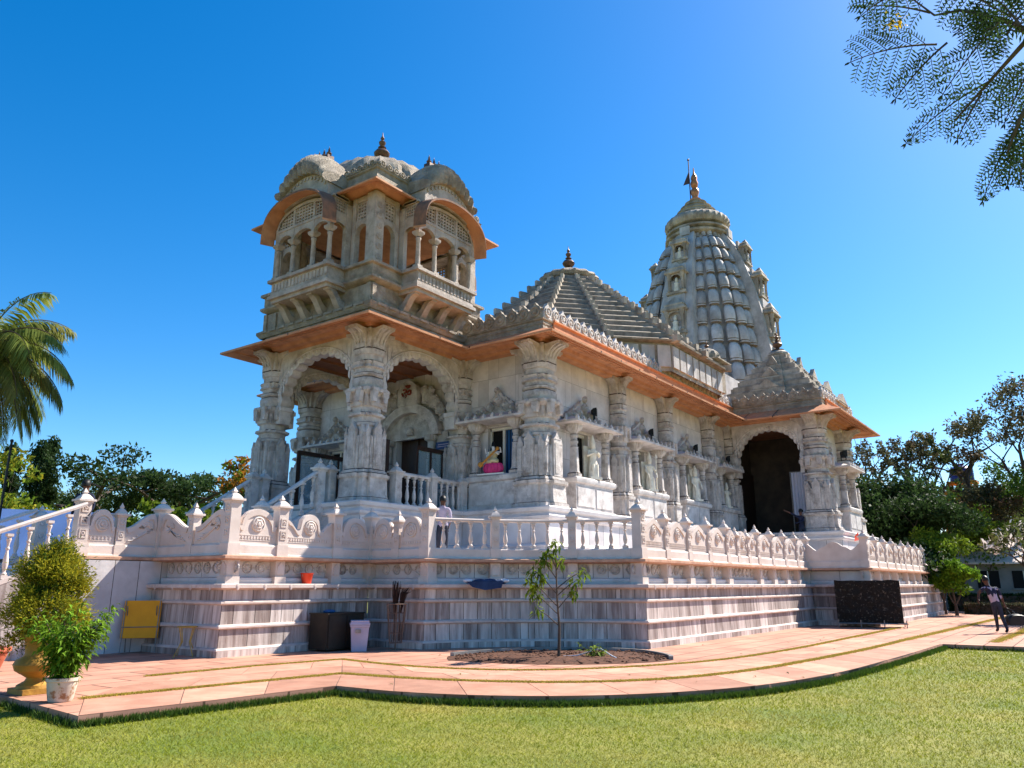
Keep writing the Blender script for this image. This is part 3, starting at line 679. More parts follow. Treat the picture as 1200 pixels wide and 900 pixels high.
# scalloped solid panel on the face of the projecting bastion
mb=MB(); outl=[(-1.0,-.25),(1.0,-.25)]; n=40
for i in range(n+1):
    u=1-2*i/n; a=abs(u)
    z=.38+.34*max(0,1-a/.62)+.035*abs(math.sin(a*9.5)) if a<.62 else .38+.32*((a-.62)/.38)**1.2
    outl.append((u*1.0,z))
mb.plate(outl,-.06,.06); 
p=(Vector(O[iA1+1])+Vector(O[iA1+2]))/2; o=mb.build('scalloped_panel','parapet',ter); o.location=Vector((p.x-.02,p.y,2.33))-Vector(ter.location); o.rotation_euler=(0,0,-PI/2)
# rounded pedestal drum behind it (foot of the side porch)
# entrance stair on the far left
mb=MB(); n=16
for i in range(n):
    x1=8.35-i*.29; z=2.08-(i+1)*.122
    mb.box(x1-.29,x1,17.75,20.2,max(z-.6,-.02),z,rnd())
inv(mb.build('stair_steps','wall',ter))
mb=MB()
# sloping string wall with a vertical veined face below
x0,x1=3.5,8.33; zt=lambda x: 2.10-(8.35-x)*.42
for a_,b_ in [(x0+(x1-x0)*i/8,x0+(x1-x0)*(i+1)/8) for i in range(8)]:
    mb.add([(a_,17.58,0),(b_,17.58,0),(b_,17.58,zt(b_)),(a_,17.58,max(zt(a_),.02))],[(0,1,2,3)],rnd())
mb.add([(x0,17.58,max(zt(x0),.02)),(x1,17.58,zt(x1)),(x1,17.8,zt(x1)),(x0,17.8,max(zt(x0),.02))],[(0,1,2,3)])
inv(mb.build('stair_string','vein',ter,smooth=False))
for yy in (17.68,20.1):
    mb=MB(); A=Vector((8.3,yy,3.13)); B=Vector((3.7,yy,3.13-4.6*.42)); s_=[]
    rings=[[(p.x,p.y+dy,p.z+dz) for dy,dz in ((-.07,0),(.07,0),(.08,.05),(.04,.09),(-.04,.09),(-.08,.05))] for p in (A,B)]; mb.loft(rings); inv(mb.build('handrail','parapet',ter))
    mb=MB(); rings=[[(x,yy+dy,zt(x)+dz) for dy,dz in ((-.11,.0),(.11,.0),(.11,.09),(-.11,.09))] for x in (8.25,3.6)]; mb.loft(rings); inv(mb.build('stair_curb','parapet',ter))
    for i in range(12):
        x=7.98-i*.37; 
        if x<3.8: continue
        place(('bal',.95),lambda: make_bal(.90),(x,yy),0,zt(x)+.08)
    place(('post',1.12),lambda: make_post(1.12),(8.42,20.1),0,2.08) if yy>19 else None
#@@TEMPLE
# ------------------------------------------------------------------ temple
TP=Vector((26,16.95,2.08)); tem=empty('temple',TP,label='ornate white marble temple with orange eaves, arched porch, balcony tower and tall spire',cat='temple')
SF=1.15; TN=Vector((29.9,19.49,2.1745))
def tw(x,y,z=2.08): return tuple(TN+(Vector((x,y,z))-TP)*SF)   # temple drawing units -> place in the garden
YA=16.95
def fix(o,parent=tem):
    o.matrix_parent_inverse=Matrix.Translation(-TP) if parent is tem else o.matrix_parent_inverse; return o
def part(mb,name,mats,smooth=True,ang=38): o=mb.build(name,mats,tem,smooth,ang); o.matrix_parent_inverse=Matrix.Translation(-TP); return o
PLh=[(13.85,14.9),(17.7,14.9),(17.7,12.0),(32.2,12.0),(32.2,8.3),(36.4,8.3),(36.4,12.0),(47.5,12.0)]
PL=PLh+[(x,2*YA-y) for x,y in reversed(PLh)]; PL[-1]=(13.85,18.35); PL[-2]=(17.7,18.35)
# base plinth
PB=offset_path(PL,.80,True)
mb=MB()
for z0,z1,o in ((1.9,2.42,.12),(2.5,3.12,0.0)): courses(mb,PB,o,o,z0,z1,(.8,1.3),True)
sweep(mb,PB,[(.12,2.41),(.14,2.43),(.12,2.46),(.0,2.51)],True); sweep(mb,PB,[(.0,3.1),(.08,3.14),(.1,3.2),(.04,3.25),(.02,3.3),(.1,3.34),(.12,3.42),(.09,3.45),(-1.2,3.455)],True)
part(mb,'base_plinth','wall')
mb=MB(); poly_face(mb,PL,3.45,.5); part(mb,'floor','wall',False)
# walls ------------------------------------------------
WZ0,WZ1=3.45,8.35
WINS=[(20.1,1.12),(23.95,1.1),(27.75,1.12),(31.1,.82)]      # centre x, half width
mb=MB()
X0=17.8; YW=12.12
wall(mb,(X0,2*YA-YW),(X0,YW),WZ0,WZ1,[(2*YA-YW-20.5-.5,2*YA-YW-20.5+.5,4.5,5.95),(2*YA-YW-YA-.72,2*YA-YW-YA+.72,3.45,6.0),(2*YA-YW-13.4-.5,2*YA-YW-13.4+.5,4.5,5.95)])
wall(mb,(X0,YW),(32.3,YW),WZ0,WZ1,[(c-X0-.45,c-X0+.45,4.5,5.95) for c,h in WINS])
wall(mb,(32.3,8.45),(36.4,8.45),WZ0,WZ1,[(1.4,2.3,4.5,5.95)])
wall(mb,(36.4,8.45),(36.4,12.12),WZ0,WZ1); wall(mb,(36.4,12.12),(47.5,12.12),WZ0,WZ1,[(5,6,4.5,5.95)])
wall(mb,(47.5,12.12),(47.5,21.8),WZ0,WZ1); wall(mb,(47.5,21.8),(X0,21.8),WZ0,WZ1)
part(mb,'wall','wall',False)
# inner rooms (dark)
mb=MB()
def room(x0,x1,y0,y1,z0,z1): mb.box(x0,x1,y0,y1,z0,z1)
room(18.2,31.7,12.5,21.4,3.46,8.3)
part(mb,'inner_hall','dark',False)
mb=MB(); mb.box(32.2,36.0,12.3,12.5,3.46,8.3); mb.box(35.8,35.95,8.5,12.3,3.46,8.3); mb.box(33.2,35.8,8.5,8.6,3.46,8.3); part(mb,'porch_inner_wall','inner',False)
# ceilings
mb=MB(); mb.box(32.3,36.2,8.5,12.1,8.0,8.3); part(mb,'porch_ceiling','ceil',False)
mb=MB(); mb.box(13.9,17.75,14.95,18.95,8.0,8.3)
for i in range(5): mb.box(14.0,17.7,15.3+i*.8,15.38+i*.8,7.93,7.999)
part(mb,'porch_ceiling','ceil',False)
# eaves ------------------------------------------------
mb=MB(); sweep(mb,PL,[(-.1,8.05),(.17,8.06),(.19,8.14),(.34,8.16),(.37,8.25),(.52,8.27),(.54,8.30),(.80,8.21),(.80,8.18),(.86,8.16),(.86,8.19),(1.10,8.10),(1.10,8.07),(1.16,8.05),(1.16,8.08),(1.33,7.985),(1.38,7.98),(1.385,8.035)],True); part(mb,'eave_soffit','orange')
mb=MB(); sweep(mb,PL,[(1.385,8.036),(1.36,8.05),(.48,8.47)],True); part(mb,'eave_top','orange2')
# joints across the eave
mb=MB()
n=len(PL)
for i in range(n):
    a=Vector(PL[i]);b=Vector(PL[(i+1)%n]);L=(b-a).length;d=(b-a)/L;nr=Vector((d.y,-d.x)); k=int(L/1.2)
    for j in range(1,k):
        p=a+d*(L*j/k); q=p+nr*1.39; r_=p+nr*.5; w_=.02
        mb.add([(q.x-d.x*w_,q.y-d.y*w_,8.05),(q.x+d.x*w_,q.y+d.y*w_,8.05),(r_.x+d.x*w_,r_.y+d.y*w_,8.475),(r_.x-d.x*w_,r_.y-d.y*w_,8.475),(q.x-d.x*w_,q.y-d.y*w_,7.99),(q.x+d.x*w_,q.y+d.y*w_,7.99)],[(0,1,2,3),(4,5,1,0)],.1)
part(mb,'eave_joints','wood',False)
mb=MB()
for i in range(n):
    a=Vector(PL[i]);b=Vector(PL[(i+1)%n]);L=(b-a).length;d=(b-a)/L;nr=Vector((d.y,-d.x)); k=int(L/.95)
    for j in range(1,k):
        p=a+d*(L*j/k); w_=.008
        for (o1,z1),(o2,z2) in (((.54,8.297),(.80,8.207)),((.86,8.187),(1.10,8.097)),((1.16,8.077),(1.33,7.982))):
            u=p+nr*o1;v=p+nr*o2; mb.add([(u.x-d.x*w_,u.y-d.y*w_,z1-.004),(u.x+d.x*w_,u.y+d.y*w_,z1-.004),(v.x+d.x*w_,v.y+d.y*w_,z2-.004),(v.x-d.x*w_,v.y-d.y*w_,z2-.004)],[(0,1,2,3)],.1)
part(mb,'soffit_joints','wood',False)
E_=offset_path(PL,0,True)
for i in (2,4,5,8,9,11):
    mb=MB(); sweep(mb,[E_[i],E_[i+1]],[(.51,8.44),(.56,8.47),(.56,8.60),(.53,8.62),(.53,8.72),(.58,8.76),(.58,8.80),(.48,8.815)])
    part(mb,'cornice_band','orange2')
mb=MB()
sweep(mb,PL,[(.46,8.40),(.51,8.45),(.51,8.52),(.48,8.54),(.48,8.60),(.50,8.62)],True); part(mb,'cornice','agedc')
mb=MB(); sweep(mb,PL,[(.495,8.60),(.495,8.64),(.47,8.66),(.47,8.72),(.51,8.74),(.52,8.78),(.45,8.80),(.2,8.805)],True)
poly_face(mb,offset_path(PL,.4,True),8.79)
part(mb,'roof_band','agedc')
# cresting of lotus medallions
def crest(mb,a,b,z,h=.42,step=.40,off=.47,double=False):
    a=Vector(a);b=Vector(b);L=(b-a).length;d=(b-a)/L;nr=Vector((d.y,-d.x)); k=max(1,int(L/step)); ang=math.atan2(d.y,d.x); s_=L/k
    for i in range(k):
        p=a+d*(s_*(i+.5)); mb.X=Matrix.Translation((p.x,p.y,z))@Matrix.Rotation(ang,4,'Z'); tn=rnd()
        w_=s_/2; out=[(-w_,0),(w_,0),(w_,h*.35),(w_*.98,h*.55),(w_*.72,h*.8),(w_*.3,h*.93),(0,h*1.15),(-w_*.3,h*.93),(-w_*.72,h*.8),(-w_*.98,h*.55),(-w_,h*.35)]
        mb.plate(out,-.06,.06,tn)
        mb.disc((0,-.06,h*.47),[(w_*.78,0),(w_*.78,.03),(w_*.6,.035),(w_*.55,.01),(w_*.35,.01),(w_*.3,.035),(w_*.1,.045)],10,tn)
        mb.sphere((w_,0,h*.62),.045,5,3,tn)
        mb.X=None
CR=offset_path(PL,.43,True)
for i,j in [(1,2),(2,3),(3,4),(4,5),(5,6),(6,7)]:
    mb=MB(); crest(mb,CR[i],CR[j],8.80); part(mb,'roof_cresting','carved' if i in(2,4) else 'agedc')  # paler stone on the sunward runs puts sunlight into the colour; others are weathered
m2=[(2*YA,)]
nP=len(PL)
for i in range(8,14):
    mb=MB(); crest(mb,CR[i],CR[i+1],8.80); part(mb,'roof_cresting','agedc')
# pillars ----------------------------------------------
def pillar_mb(s=1.,half=False):
    mb=MB(); r=.62*s
    mb.prof([(0,.70*s,'s'),(.13,.70*s,'s'),(.15,.66*s,'s'),(.20,.64*s,'s'),(.62,.62*s,'s'),(.66,.68*s,'s'),(.74,.69*s,'s'),(.77,.62*s,'s'),(.84,.60*s,'s'),(.87,.53*s,'s'),
      (1.72,.50*s,'s'),(1.74,.46*s,'c'),(1.98,.45*s,'c'),(2.01,.50*s,'c'),(2.08,.50*s,'c'),(2.10,.45*s,'c'),(2.24,.45*s,'c'),(2.27,.50*s,'s'),(2.33,.50*s,'s'),(2.36,.44*s,'c'),(2.50,.44*s,'c'),
      (2.53,.46*s,'s'),(2.82,.47*s,'s'),(2.86,.52*s,'s'),(2.92,.60*s,'s'),(3.0,.60*s,'s'),(3.03,.47*s,'c'),(3.12,.49*s,'c'),(3.24,.50*s,'c'),(3.30,.46*s,'c'),(3.33,.44*s,'c'),(3.36,.49*s,'c'),(3.42,.49*s,'c'),(3.45,.43*s,'c'),(3.55,.43*s,'c'),
      (3.58,.47*s,'s'),(3.66,.42*s,'s'),(3.74,.47*s,'s'),(3.78,.42*s,'c'),(3.92,.43*s,'c'),(3.95,.48*s,'c'),(4.08,.50*s,'c'),(4.12,.44*s,'s'),(4.66,.44*s,'s')])
    for q in range(4):
        ra=Matrix.Rotation(q*PI/2,4,'Z'); mb.X=ra
        # shaft panels with pointed niche heads
        for x,w_,h in ((0,.15*s,1.02),(-.34*s,.085*s,.92),(.34*s,.085*s,.92)):
            y=-.53*s if x==0 else -.44*s; z0=.87; z1=z0+h
            mb.box(x-w_,x+w_,y-.035,y+.06,z0,z1,.6); mb.box(x-w_*.6,x+w_*.6,y-.05,y-.034,z0+.08,z1-.1,.4)
            mb.plate([(x-w_*1.15,z1),(x+w_*1.15,z1),(x+w_*.5,z1+.09),(x,z1+.22),(x-w_*.5,z1+.09)],y-.045,y+.06,.6)
        for x in (-.20*s,.20*s): mb.box(x-.02*s,x+.02*s,-.50*s-.02,-.45*s,.87,1.7,.6)
        # brackets at mid height
        for x in (-.22*s,.22*s):
            mb.plate([(x-.07*s,2.62),(x+.07*s,2.62),(x+.11*s,2.9),(x-.11*s,2.9)],-.60*s,-.45*s,.5)
        mb.sphere((0,-.60*s,2.93),.085*s,6,4,.7)
        # capital bracket curving outwards
        pr=[]; w_=.27*s
        for i in range(7):
            a=i/6; y=-(.42+.42*(1-math.cos(a*PI/2))*1.0)*s; z=4.08+.50*math.sin(a*PI/2)**.8 if i else 4.02
            pr.append((y,z))
        vs=[];m_=len(pr)
        for sx in (-1,1):
            for (y,z) in pr: vs.append((sx*w_*(.72+.28*(-y/.84/s)),y,z))
        vs+=[(-w_,-.30*s,4.05),(w_,-.30*s,4.05),(-w_,-.30*s,4.62),(w_,-.30*s,4.62),(-w_,-.86*s,4.66),(w_,-.86*s,4.66)]
        fs=[(i,i+1,m_+i+1,m_+i) for i in range(m_-1)]
        b=2*m_; fs+=[tuple([b]+list(range(0,m_))+[b+4,b+2]),tuple([b+1]+list(range(m_,2*m_))+[b+5,b+3]),(b+2,b+3,b+5,b+4),(m_-1,2*m_-1,b+5,b+4)]
        mb.add(vs,fs,.55)
        for x in (-.14*s,0,.14*s):
            mb.tube([(x*(1+.3*i/6),pr[i][0]-.012,pr[i][1]-.012) for i in range(1,7)],.022*s,5)
        mb.X=None
    return mb
def put(me_obj,x,y,z=3.45,rz=0,parent=tem,sc=None,share=True):
    o=me_obj.copy() if me_obj.name in [p.name for p in USED] else me_obj
    if o is not me_obj: COL.objects.link(o)
    else: USED.append(o)
    o.parent=parent; o.location=Vector((x,y,z))-(TP if parent is tem else Vector((0,0,0))); o.rotation_euler=(0,0,rz)
    if sc: o.scale=sc
    return o
USED=[]
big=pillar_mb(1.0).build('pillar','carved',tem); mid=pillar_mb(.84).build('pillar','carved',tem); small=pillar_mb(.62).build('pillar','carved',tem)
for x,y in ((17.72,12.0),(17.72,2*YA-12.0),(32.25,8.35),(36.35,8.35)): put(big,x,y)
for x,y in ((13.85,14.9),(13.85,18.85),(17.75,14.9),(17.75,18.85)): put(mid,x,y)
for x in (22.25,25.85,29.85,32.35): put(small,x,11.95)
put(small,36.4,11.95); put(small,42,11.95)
# arches -----------------------------------------------
def arch_mb(w_,zs,za,ztop,t=.16,cusps=15,zb=None):
    "opening from -w_/2..w_/2, spring zs, apex za; plate to ztop; local x, -y outward"
    mb=MB(); n=cusps*6; pts=[]
    hw=w_/2
    for i in range(n+1):
        a=PI*i/n; k=abs(math.sin(a*cusps)); rr=1-.05*k
        x=-hw*math.cos(a)*rr; z=zs+(za-zs)*(math.sin(a)**.85)*rr; pts.append((x,z))
    for y,fl in ((-t,0),(t,1)):
        vs=[]; 
        for x,z in pts: vs+= [(x,y,z),(x*1.0 if abs(x)<hw else x,y,ztop)]
        m_=len(pts); vs=[(x,y,z) for x,z in pts]+[(-hw-.12+ (2*hw+.24)*i/n,y,ztop) for i in range(n+1)]
        mb.add(vs,[(i,i+1,m_+i+1,m_+i) for i in range(n)],.5)
        mb.add([(-hw-.12,y,ztop),(-hw-.12,y,zs-.0),(pts[0][0],y,zs)],[(0,1,2)]); mb.add([(hw+.12,y,ztop),(hw+.12,y,zs),(pts[-1][0],y,zs)],[(0,1,2)])
    mb.add([(x,-t,z) for x,z in pts]+[(x,t,z) for x,z in pts],[(i,i+1,n+1+i+1,n+1+i) for i in range(n)],.4)
    # bead mouldings
    for c in range(cusps*2+1):
        a=PI*c/(cusps*2); x=-hw*1.06*math.cos(a); z=zs+(za-zs)*1.05*math.sin(a)**.85
        for sy in (-1,1): mb.sphere((x,sy*t,z),.058*min(1,w_/2.6),6,4,.6,sc=(1,.6,1))
    for sy in (-1,1):
        mb.tube([(-hw*1.13*math.cos(PI*i/24),sy*(t+.0),zs+(za-zs)*1.12*math.sin(PI*i/24)**.85) for i in range(25)],.028,5)
    # imposts
    for sx in (-1,1):
        mb.box(sx*hw-.12,sx*hw+.12,-t-.05,t+.05,zs-.12,zs,.6); mb.box(sx*hw-.08,sx*hw+.08,-t-.02,t+.02,zs-.5,zs-.121,.5)
    return mb
ar=arch_mb(2.95,6.45,7.78,8.06); a1=ar.build('arch','marble',tem)
def puta(o,x,y,rz,first=False):
    c=o if first else o.copy()
    if not first: COL.objects.link(c)
    c.location=Vector((x,y,0))-Vector(TP); c.rotation_euler=(0,0,rz); c.parent=tem; return c
puta(a1,15.8,14.9,0,True); puta(a1,15.8,18.8,PI); 
a2=arch_mb(3.0,6.45,7.80,8.06).build('arch','marble',tem); puta(a2,13.85,16.88,-PI/2,True)
a3=arch_mb(2.7,6.35,7.78,8.06).build('arch','marble',tem); puta(a3,32.25,10.25,-PI/2,True)
# carved arch against the door wall
# door surround ----------------------------------------
def local_part(mb,name,mats,loc,rz,parent=tem,**k):
    o=mb.build(name,mats,parent,**k); o.location=Vector(loc)-(TP if parent is tem else Vector((0,0,0))); o.rotation_euler=(0,0,rz); return o
mb=MB()
for sx in (-1,1):
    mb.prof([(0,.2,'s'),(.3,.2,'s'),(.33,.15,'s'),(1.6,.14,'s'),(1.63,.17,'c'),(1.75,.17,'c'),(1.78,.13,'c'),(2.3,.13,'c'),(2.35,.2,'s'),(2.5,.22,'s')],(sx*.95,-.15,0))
    mb.box(sx*1.35-.22,sx*1.35+.22,-.12,0,0,2.6)
n=24; vo=[];vi=[]
outl=[(-1.35,2.5)]+[(-1.35*math.cos(PI*i/n),2.5+1.12*math.sin(PI*i/n)) for i in range(n+1)]
inn=[(-1.0*math.cos(PI*i/n),2.5+.82*math.sin(PI*i/n)) for i in range(n+1)]; ou=[(-1.32*math.cos(PI*i/n),2.5+1.1*math.sin(PI*i/n)) for i in range(n+1)]
for y in (-.30,):
    mb.add([(x,y,z) for x,z in inn]+[(x,y,z) for x,z in ou],[(i,i+1,n+2+i,n+1+i) for i in range(n)],.6)
mb.add([(x,-.30,z) for x,z in inn]+[(x,-.04,z) for x,z in inn],[(i,i+1,n+2+i,n+1+i) for i in range(n)],.4)
mb.add([(x,-.30,z) for x,z in ou]+[(x,-.0,z) for x,z in ou],[(i,i+1,n+2+i,n+1+i) for i in range(n)],.5)
mb.plate([(-1.0,2.5),(1.0,2.5)]+[(1.0*math.cos(PI*i/n),2.5+.82*math.sin(PI*i/n)) for i in range(n+1)],-.08,-.01,.4)
mb.sphere((0,-.16,2.75),.13,8,6,.6); mb.lathe([(.13,2.6),(.16,2.66),(.06,2.7)],(0,-.14,0),8)
# crowning relief: om medallion and scroll wings
mb.plate([(-.42,3.55),(.42,3.55)]+[(.42*math.cos(PI*i/14),3.95+.42*math.sin(PI*i/14)) for i in range(15)],-.34,-.05,.6)
for sx in (-1,1):
    for k,(x,z,r_) in enumerate(((.75,3.75,.26),(1.05,3.55,.22),(1.28,3.3,.2),(1.42,3.02,.16),(.62,4.0,.17),(.9,3.98,.12))):
        mb.disc((sx*x,-.12,z),[(r_,0),(r_,.08),(r_*.8,.12),(r_*.6,.08),(r_*.3,.13)],10,fl=.15,fn=5)
local_part(mb,'door_surround','carved',(X0,YA,3.45),-PI/2)
cu=bpy.data.curves.new('om','FONT'); cu.body='\u0950'; cu.size=.5; cu.extrude=.02; cu.offset=.006; cu.align_x='CENTER'; cu.align_y='CENTER'
to=bpy.data.objects.new('om_sign',cu); COL.objects.link(to); bpy.context.view_layer.update()
me=bpy.data.meshes.new_from_object(to.evaluated_get(bpy.context.evaluated_depsgraph_get())); bpy.data.objects.remove(to)
me.materials.clear(); me.materials.append(M['omred']); o=bpy.data.objects.new('om_sign',me); link(o,tem)
o.rotation_euler=(PI/2,0,-PI/2); o.location=Vector((X0-.37,YA,3.45+3.93))-TP
print('OM verts',len(me.vertices))
mb=MB(); mb.box(-.72,.72,.25,.3,0,2.55); mb.box(-.05,.05,.2,.26,0,2.5); local_part(mb,'door','wood',(X0,YA,3.45),-PI/2,smooth=False)
mb=MB(); mb.box(-.4,.4,-.04,0,0,.26); mb.box(-.3,.3,-.046,-.04,.15,.18,mi=1); mb.box(-.33,.25,-.046,-.04,.08,.105,mi=1); o=mb.build('wall_sign',['bluesign','lav'],None,False,loc=tw(X0-.26,15.35,5.45),rz=-PI/2,label='small dark blue notice board on the wall between door and porch pillar',cat='sign')
# glass partitions in the porch -------------------------
for yy,x0,x1,zt_ in ((15.35,14.6,15.15,5.35),(15.35,16.25,17.5,5.35),(18.3,14.4,17.45,5.25)):
    mb=MB(); mb.box(x0,x1,-.05,.05,zt_-3.45-.10,zt_-3.45+.02); mb.box(x1-.14,x1,-.045,.045,0,zt_-3.45-.101); mb.box(x0,x0+.08,-.045,.045,0,zt_-3.45-.101); mb.box((x0+x1)/2-.03,(x0+x1)/2+.03,-.04,.04,.1,zt_-3.45-.101)
    o=local_part(mb,'glass_partition','wood',(0,yy,3.45),0,smooth=False)
    g=MB(); g.box(x0+.08,x1-.14,-.008,.008,.12,zt_-3.45-.1); q=g.build('pane','glass',o,False)
# balustrades in the porch and on its stair -------------
def rail_run(x0,x1,y,z0,z1,nb,ends=(1,1),h=.80):
    mb=MB(); L=x1-x0
    rings=[[(x,dy,z+dz) for dy,dz in ((-.07,0),(.07,0),(.08,.05),(.04,.09),(-.04,.09),(-.08,.05))] for x,z in ((x0,z0+h-3.45),(x1,z1+h-3.45))]; mb.loft(rings)
    o=local_part(mb,'balustrade','marble',(0,y,3.45),0)
    for i in range(nb):
        t=(i+.6)/(nb+.2); x=x0+L*t; z=z0+(z1-z0)*t-3.45
        b=get(('bal',.82),lambda: make_bal(.80),'marble').copy(); COL.objects.link(b); b.parent=o; b.location=(x,0,z)
    for e,x,z in ((ends[0],x0,z0),(ends[1],x1,z1)):
        if e:
            b=get(('post',1.0,'m'),lambda: make_post(1.05,.22),'marble').copy(); COL.objects.link(b); b.parent=o; b.location=(x,0,z-3.45)
rail_run(14.55,15.95,14.42,3.45,3.45,5); rail_run(15.95,17.25,14.42,3.45,3.45,5,(0,1))
for yy in (15.55,18.3):
    rail_run(12.95,13.3,yy,3.45,3.45,0,(0,1)); rail_run(11.3,12.95,yy,2.35,3.45,5,(1,1))
mb=MB()
for i in range(8): mb.box(13.05-(i+1)*.27,13.05-i*.27,15.6,18.25,2.085,3.45-(i+1)*.17,rnd())
for yy in (15.44,18.2): 
    rings=[[(x,yy+dy,z) for dy,z in ((0,2.09),(.2,2.09),(.2,zz),(0,zz))] for x,zz in ((10.95,2.3),(13.2,3.52))]; mb.loft(rings)
part(mb,'porch_stair','marble',False)
# windows ----------------------------------------------
def window(x,y,rz,hw=1.1,proj=.5,left_blue=False):
    k=hw/1.1; P_=proj
    f=MB(); 
    f.box(-.52,-.44,.12,.2,1.05,2.5); f.box(.44,.52,.12,.2,1.05,2.5); f.box(-.52,.52,.12,.2,2.42,2.52); f.box(-.44,.44,.12,.2,1.05,1.12); f.box(-.035,.035,.13,.19,1.12,2.42)
    w_=local_part(f,'window','whitef',(x,y,3.45),rz,smooth=False)
    g=MB(); g.box(-.44,.44,.21,.24,1.05,2.45,mi=0); g.build('pane','windowd',w_,False)
    if left_blue:
        g=MB(); n=10; g.loft([[(.03+.4*i/n,.20+.02*math.sin(i*2.1),z) for i in range(n+1)]+[(.03+.4*i/n,.205+.02*math.sin(i*2.1),z) for i in range(n,-1,-1)] for z in (1.12,2.42)]); g.build('curtain','blue',w_)
    s_=MB()
    h=hw
    s_.box(-h,h,-P_,0,0,.12,.5); s_.box(-h+.04,h-.04,-P_+.04,0,.1201,.84,.5)
    s_.box(-h+.12,-.06,-P_+.02,-P_+.04,.2,.76,.7); s_.box(.06,h-.12,-P_+.02,-P_+.04,.2,.76,.7)
    prf=[[(-h-o,-P_-o,z),(h+o,-P_-o,z),(h+o,0,z),(-h-o,0,z)] for o,z in ((-.04,.84),(.03,.88),(.05,.94),(.05,1.0),(.0,1.04))]
    s_.loft(prf); s_.build('sill','marble',w_)
    for sx in (-1,1):
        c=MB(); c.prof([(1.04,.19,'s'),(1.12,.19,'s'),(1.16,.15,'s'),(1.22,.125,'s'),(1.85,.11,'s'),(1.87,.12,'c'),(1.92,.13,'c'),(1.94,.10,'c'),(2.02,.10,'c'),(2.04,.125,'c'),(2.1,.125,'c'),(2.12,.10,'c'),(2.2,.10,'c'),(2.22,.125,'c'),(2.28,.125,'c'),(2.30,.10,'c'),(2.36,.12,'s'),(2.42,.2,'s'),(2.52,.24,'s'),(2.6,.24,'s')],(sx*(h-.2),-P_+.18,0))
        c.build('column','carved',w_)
    c=MB(); o_=.26
    a=[(-h-o_,-P_-o_,2.60),(h+o_,-P_-o_,2.60),(h+o_,0.02,2.60),(-h-o_,0.02,2.60)]
    c.loft([[(-h-.0,-P_+.02,2.58),(h+.0,-P_+.02,2.58),(h,.02,2.58),(-h,.02,2.58)],[(p[0],p[1],2.60) for p in a],[(p[0],p[1],2.66) for p in a],[(-h*.8,-P_*.6,2.86),(h*.8,-P_*.6,2.86),(h*.8,.02,2.86),(-h*.8,.02,2.86)]])
    m_=int((2*h+.4)/.3)
    for i in range(m_+1):
        xx=-h-o_+.06+(2*h+2*o_-.12)*i/m_
        c.loft([[(xx-.05,-P_-o_+.02,2.65),(xx+.05,-P_-o_+.02,2.65),(xx+.05,-P_-o_+.1,2.65),(xx-.05,-P_-o_+.1,2.65)],[(xx-.05,-P_-o_+.0,2.70),(xx+.05,-P_-o_+.0,2.70),(xx+.05,-P_-o_+.1,2.72),(xx-.05,-P_-o_+.1,2.72)],[(xx-.01,-P_-o_+.04,2.80),(xx+.01,-P_-o_+.04,2.80),(xx+.01,-P_-o_+.06,2.80),(xx-.01,-P_-o_+.06,2.80)]])
    for j in range(2):
        for sx in (-1,1):
            yy=-.05-.3*j; c.loft([[(sx*(h+o_)-.05,yy-.05,2.65),(sx*(h+o_)+.04,yy-.05,2.65),(sx*(h+o_)+.04,yy+.05,2.65),(sx*(h+o_)-.05,yy+.05,2.65)],[(sx*(h+o_-.02)-.01,yy-.01,2.79),(sx*(h+o_-.02)+.01,yy-.01,2.79),(sx*(h+o_-.02)+.01,yy+.01,2.79),(sx*(h+o_-.02)-.01,yy+.01,2.79)]])
    c.build('canopy','marble',w_)
    c=MB(); out=[(-h*.98,2.8)]; m_=30
    pl=[(-h*.98,2.82),(h*.98,2.82)]
    for i in range(m_+1):
        u=1-2*i/m_; z=2.86+.62*(1-abs(u))**1.15+.09*abs(math.sin(u*PI*4.5)); pl.append((u*h*.95,z))
    c.plate(pl,-.16,0,.5)
    for xx,zz,r_ in ((0,3.25,.17),(-.32*k,3.08,.15),(.32*k,3.08,.15),(-.62*k,2.98,.12),(.62*k,2.98,.12),(0,3.55,.10),(-.86*k,2.95,.09),(.86*k,2.95,.09)):
        c.disc((xx,-.16,zz),[(r_,0),(r_,.05),(r_*.75,.10),(r_*.55,.05),(r_*.3,.12),(r_*.05,.13)],9,fl=.18,fn=5)
    c.build('pediment','carved',w_)
    return w_
window(X0,13.42,-PI/2,.93,.42,True); window(X0,2*YA-13.42,-PI/2,.93,.42)
for c,h in WINS: window(c,YW,0,h,.52)
window(34.05,8.45,0,1.0,.95)
# side porch interior: curtain, landing steps, wooden door
mb=MB(); n=40
mb.loft([[(34.9,9.2+1.9*i/n,z) for i in range(n+1)]+[(34.94+.0*i,9.2+1.9*i/n,z) for i in range(n,-1,-1)] for z in (3.5,6.2)]) if False else None
vs=[];
for z in (4.25,6.05):
    for i in range(n+1): vs.append((33.3+.035*math.sin(i*1.35),8.72+1.02*i/n,z))
mb.add(vs,[(i,i+1,n+2+i,n+1+i) for i in range(n)]); part(mb,'curtain','curtain')
mb=MB(); mb.tube([(33.3,8.7,6.07),(33.3,9.8,6.07)],.025,6); mb.tube([(33.3,9.78,6.07),(33.3,9.78,3.5)],.025,6); part(mb,'curtain_rail','steel')
mb=MB()
for i in range(6): mb.box(31.3-(i+1)*.28,31.3-i*.28,9.1,11.3,2.085,3.45-(i+1)*.2,rnd())
part(mb,'side_porch_steps','marble',False)
mb=MB(); mb.box(32.6,35.7,12.18,12.28,3.5,6.4); part(mb,'side_door','wood',False)
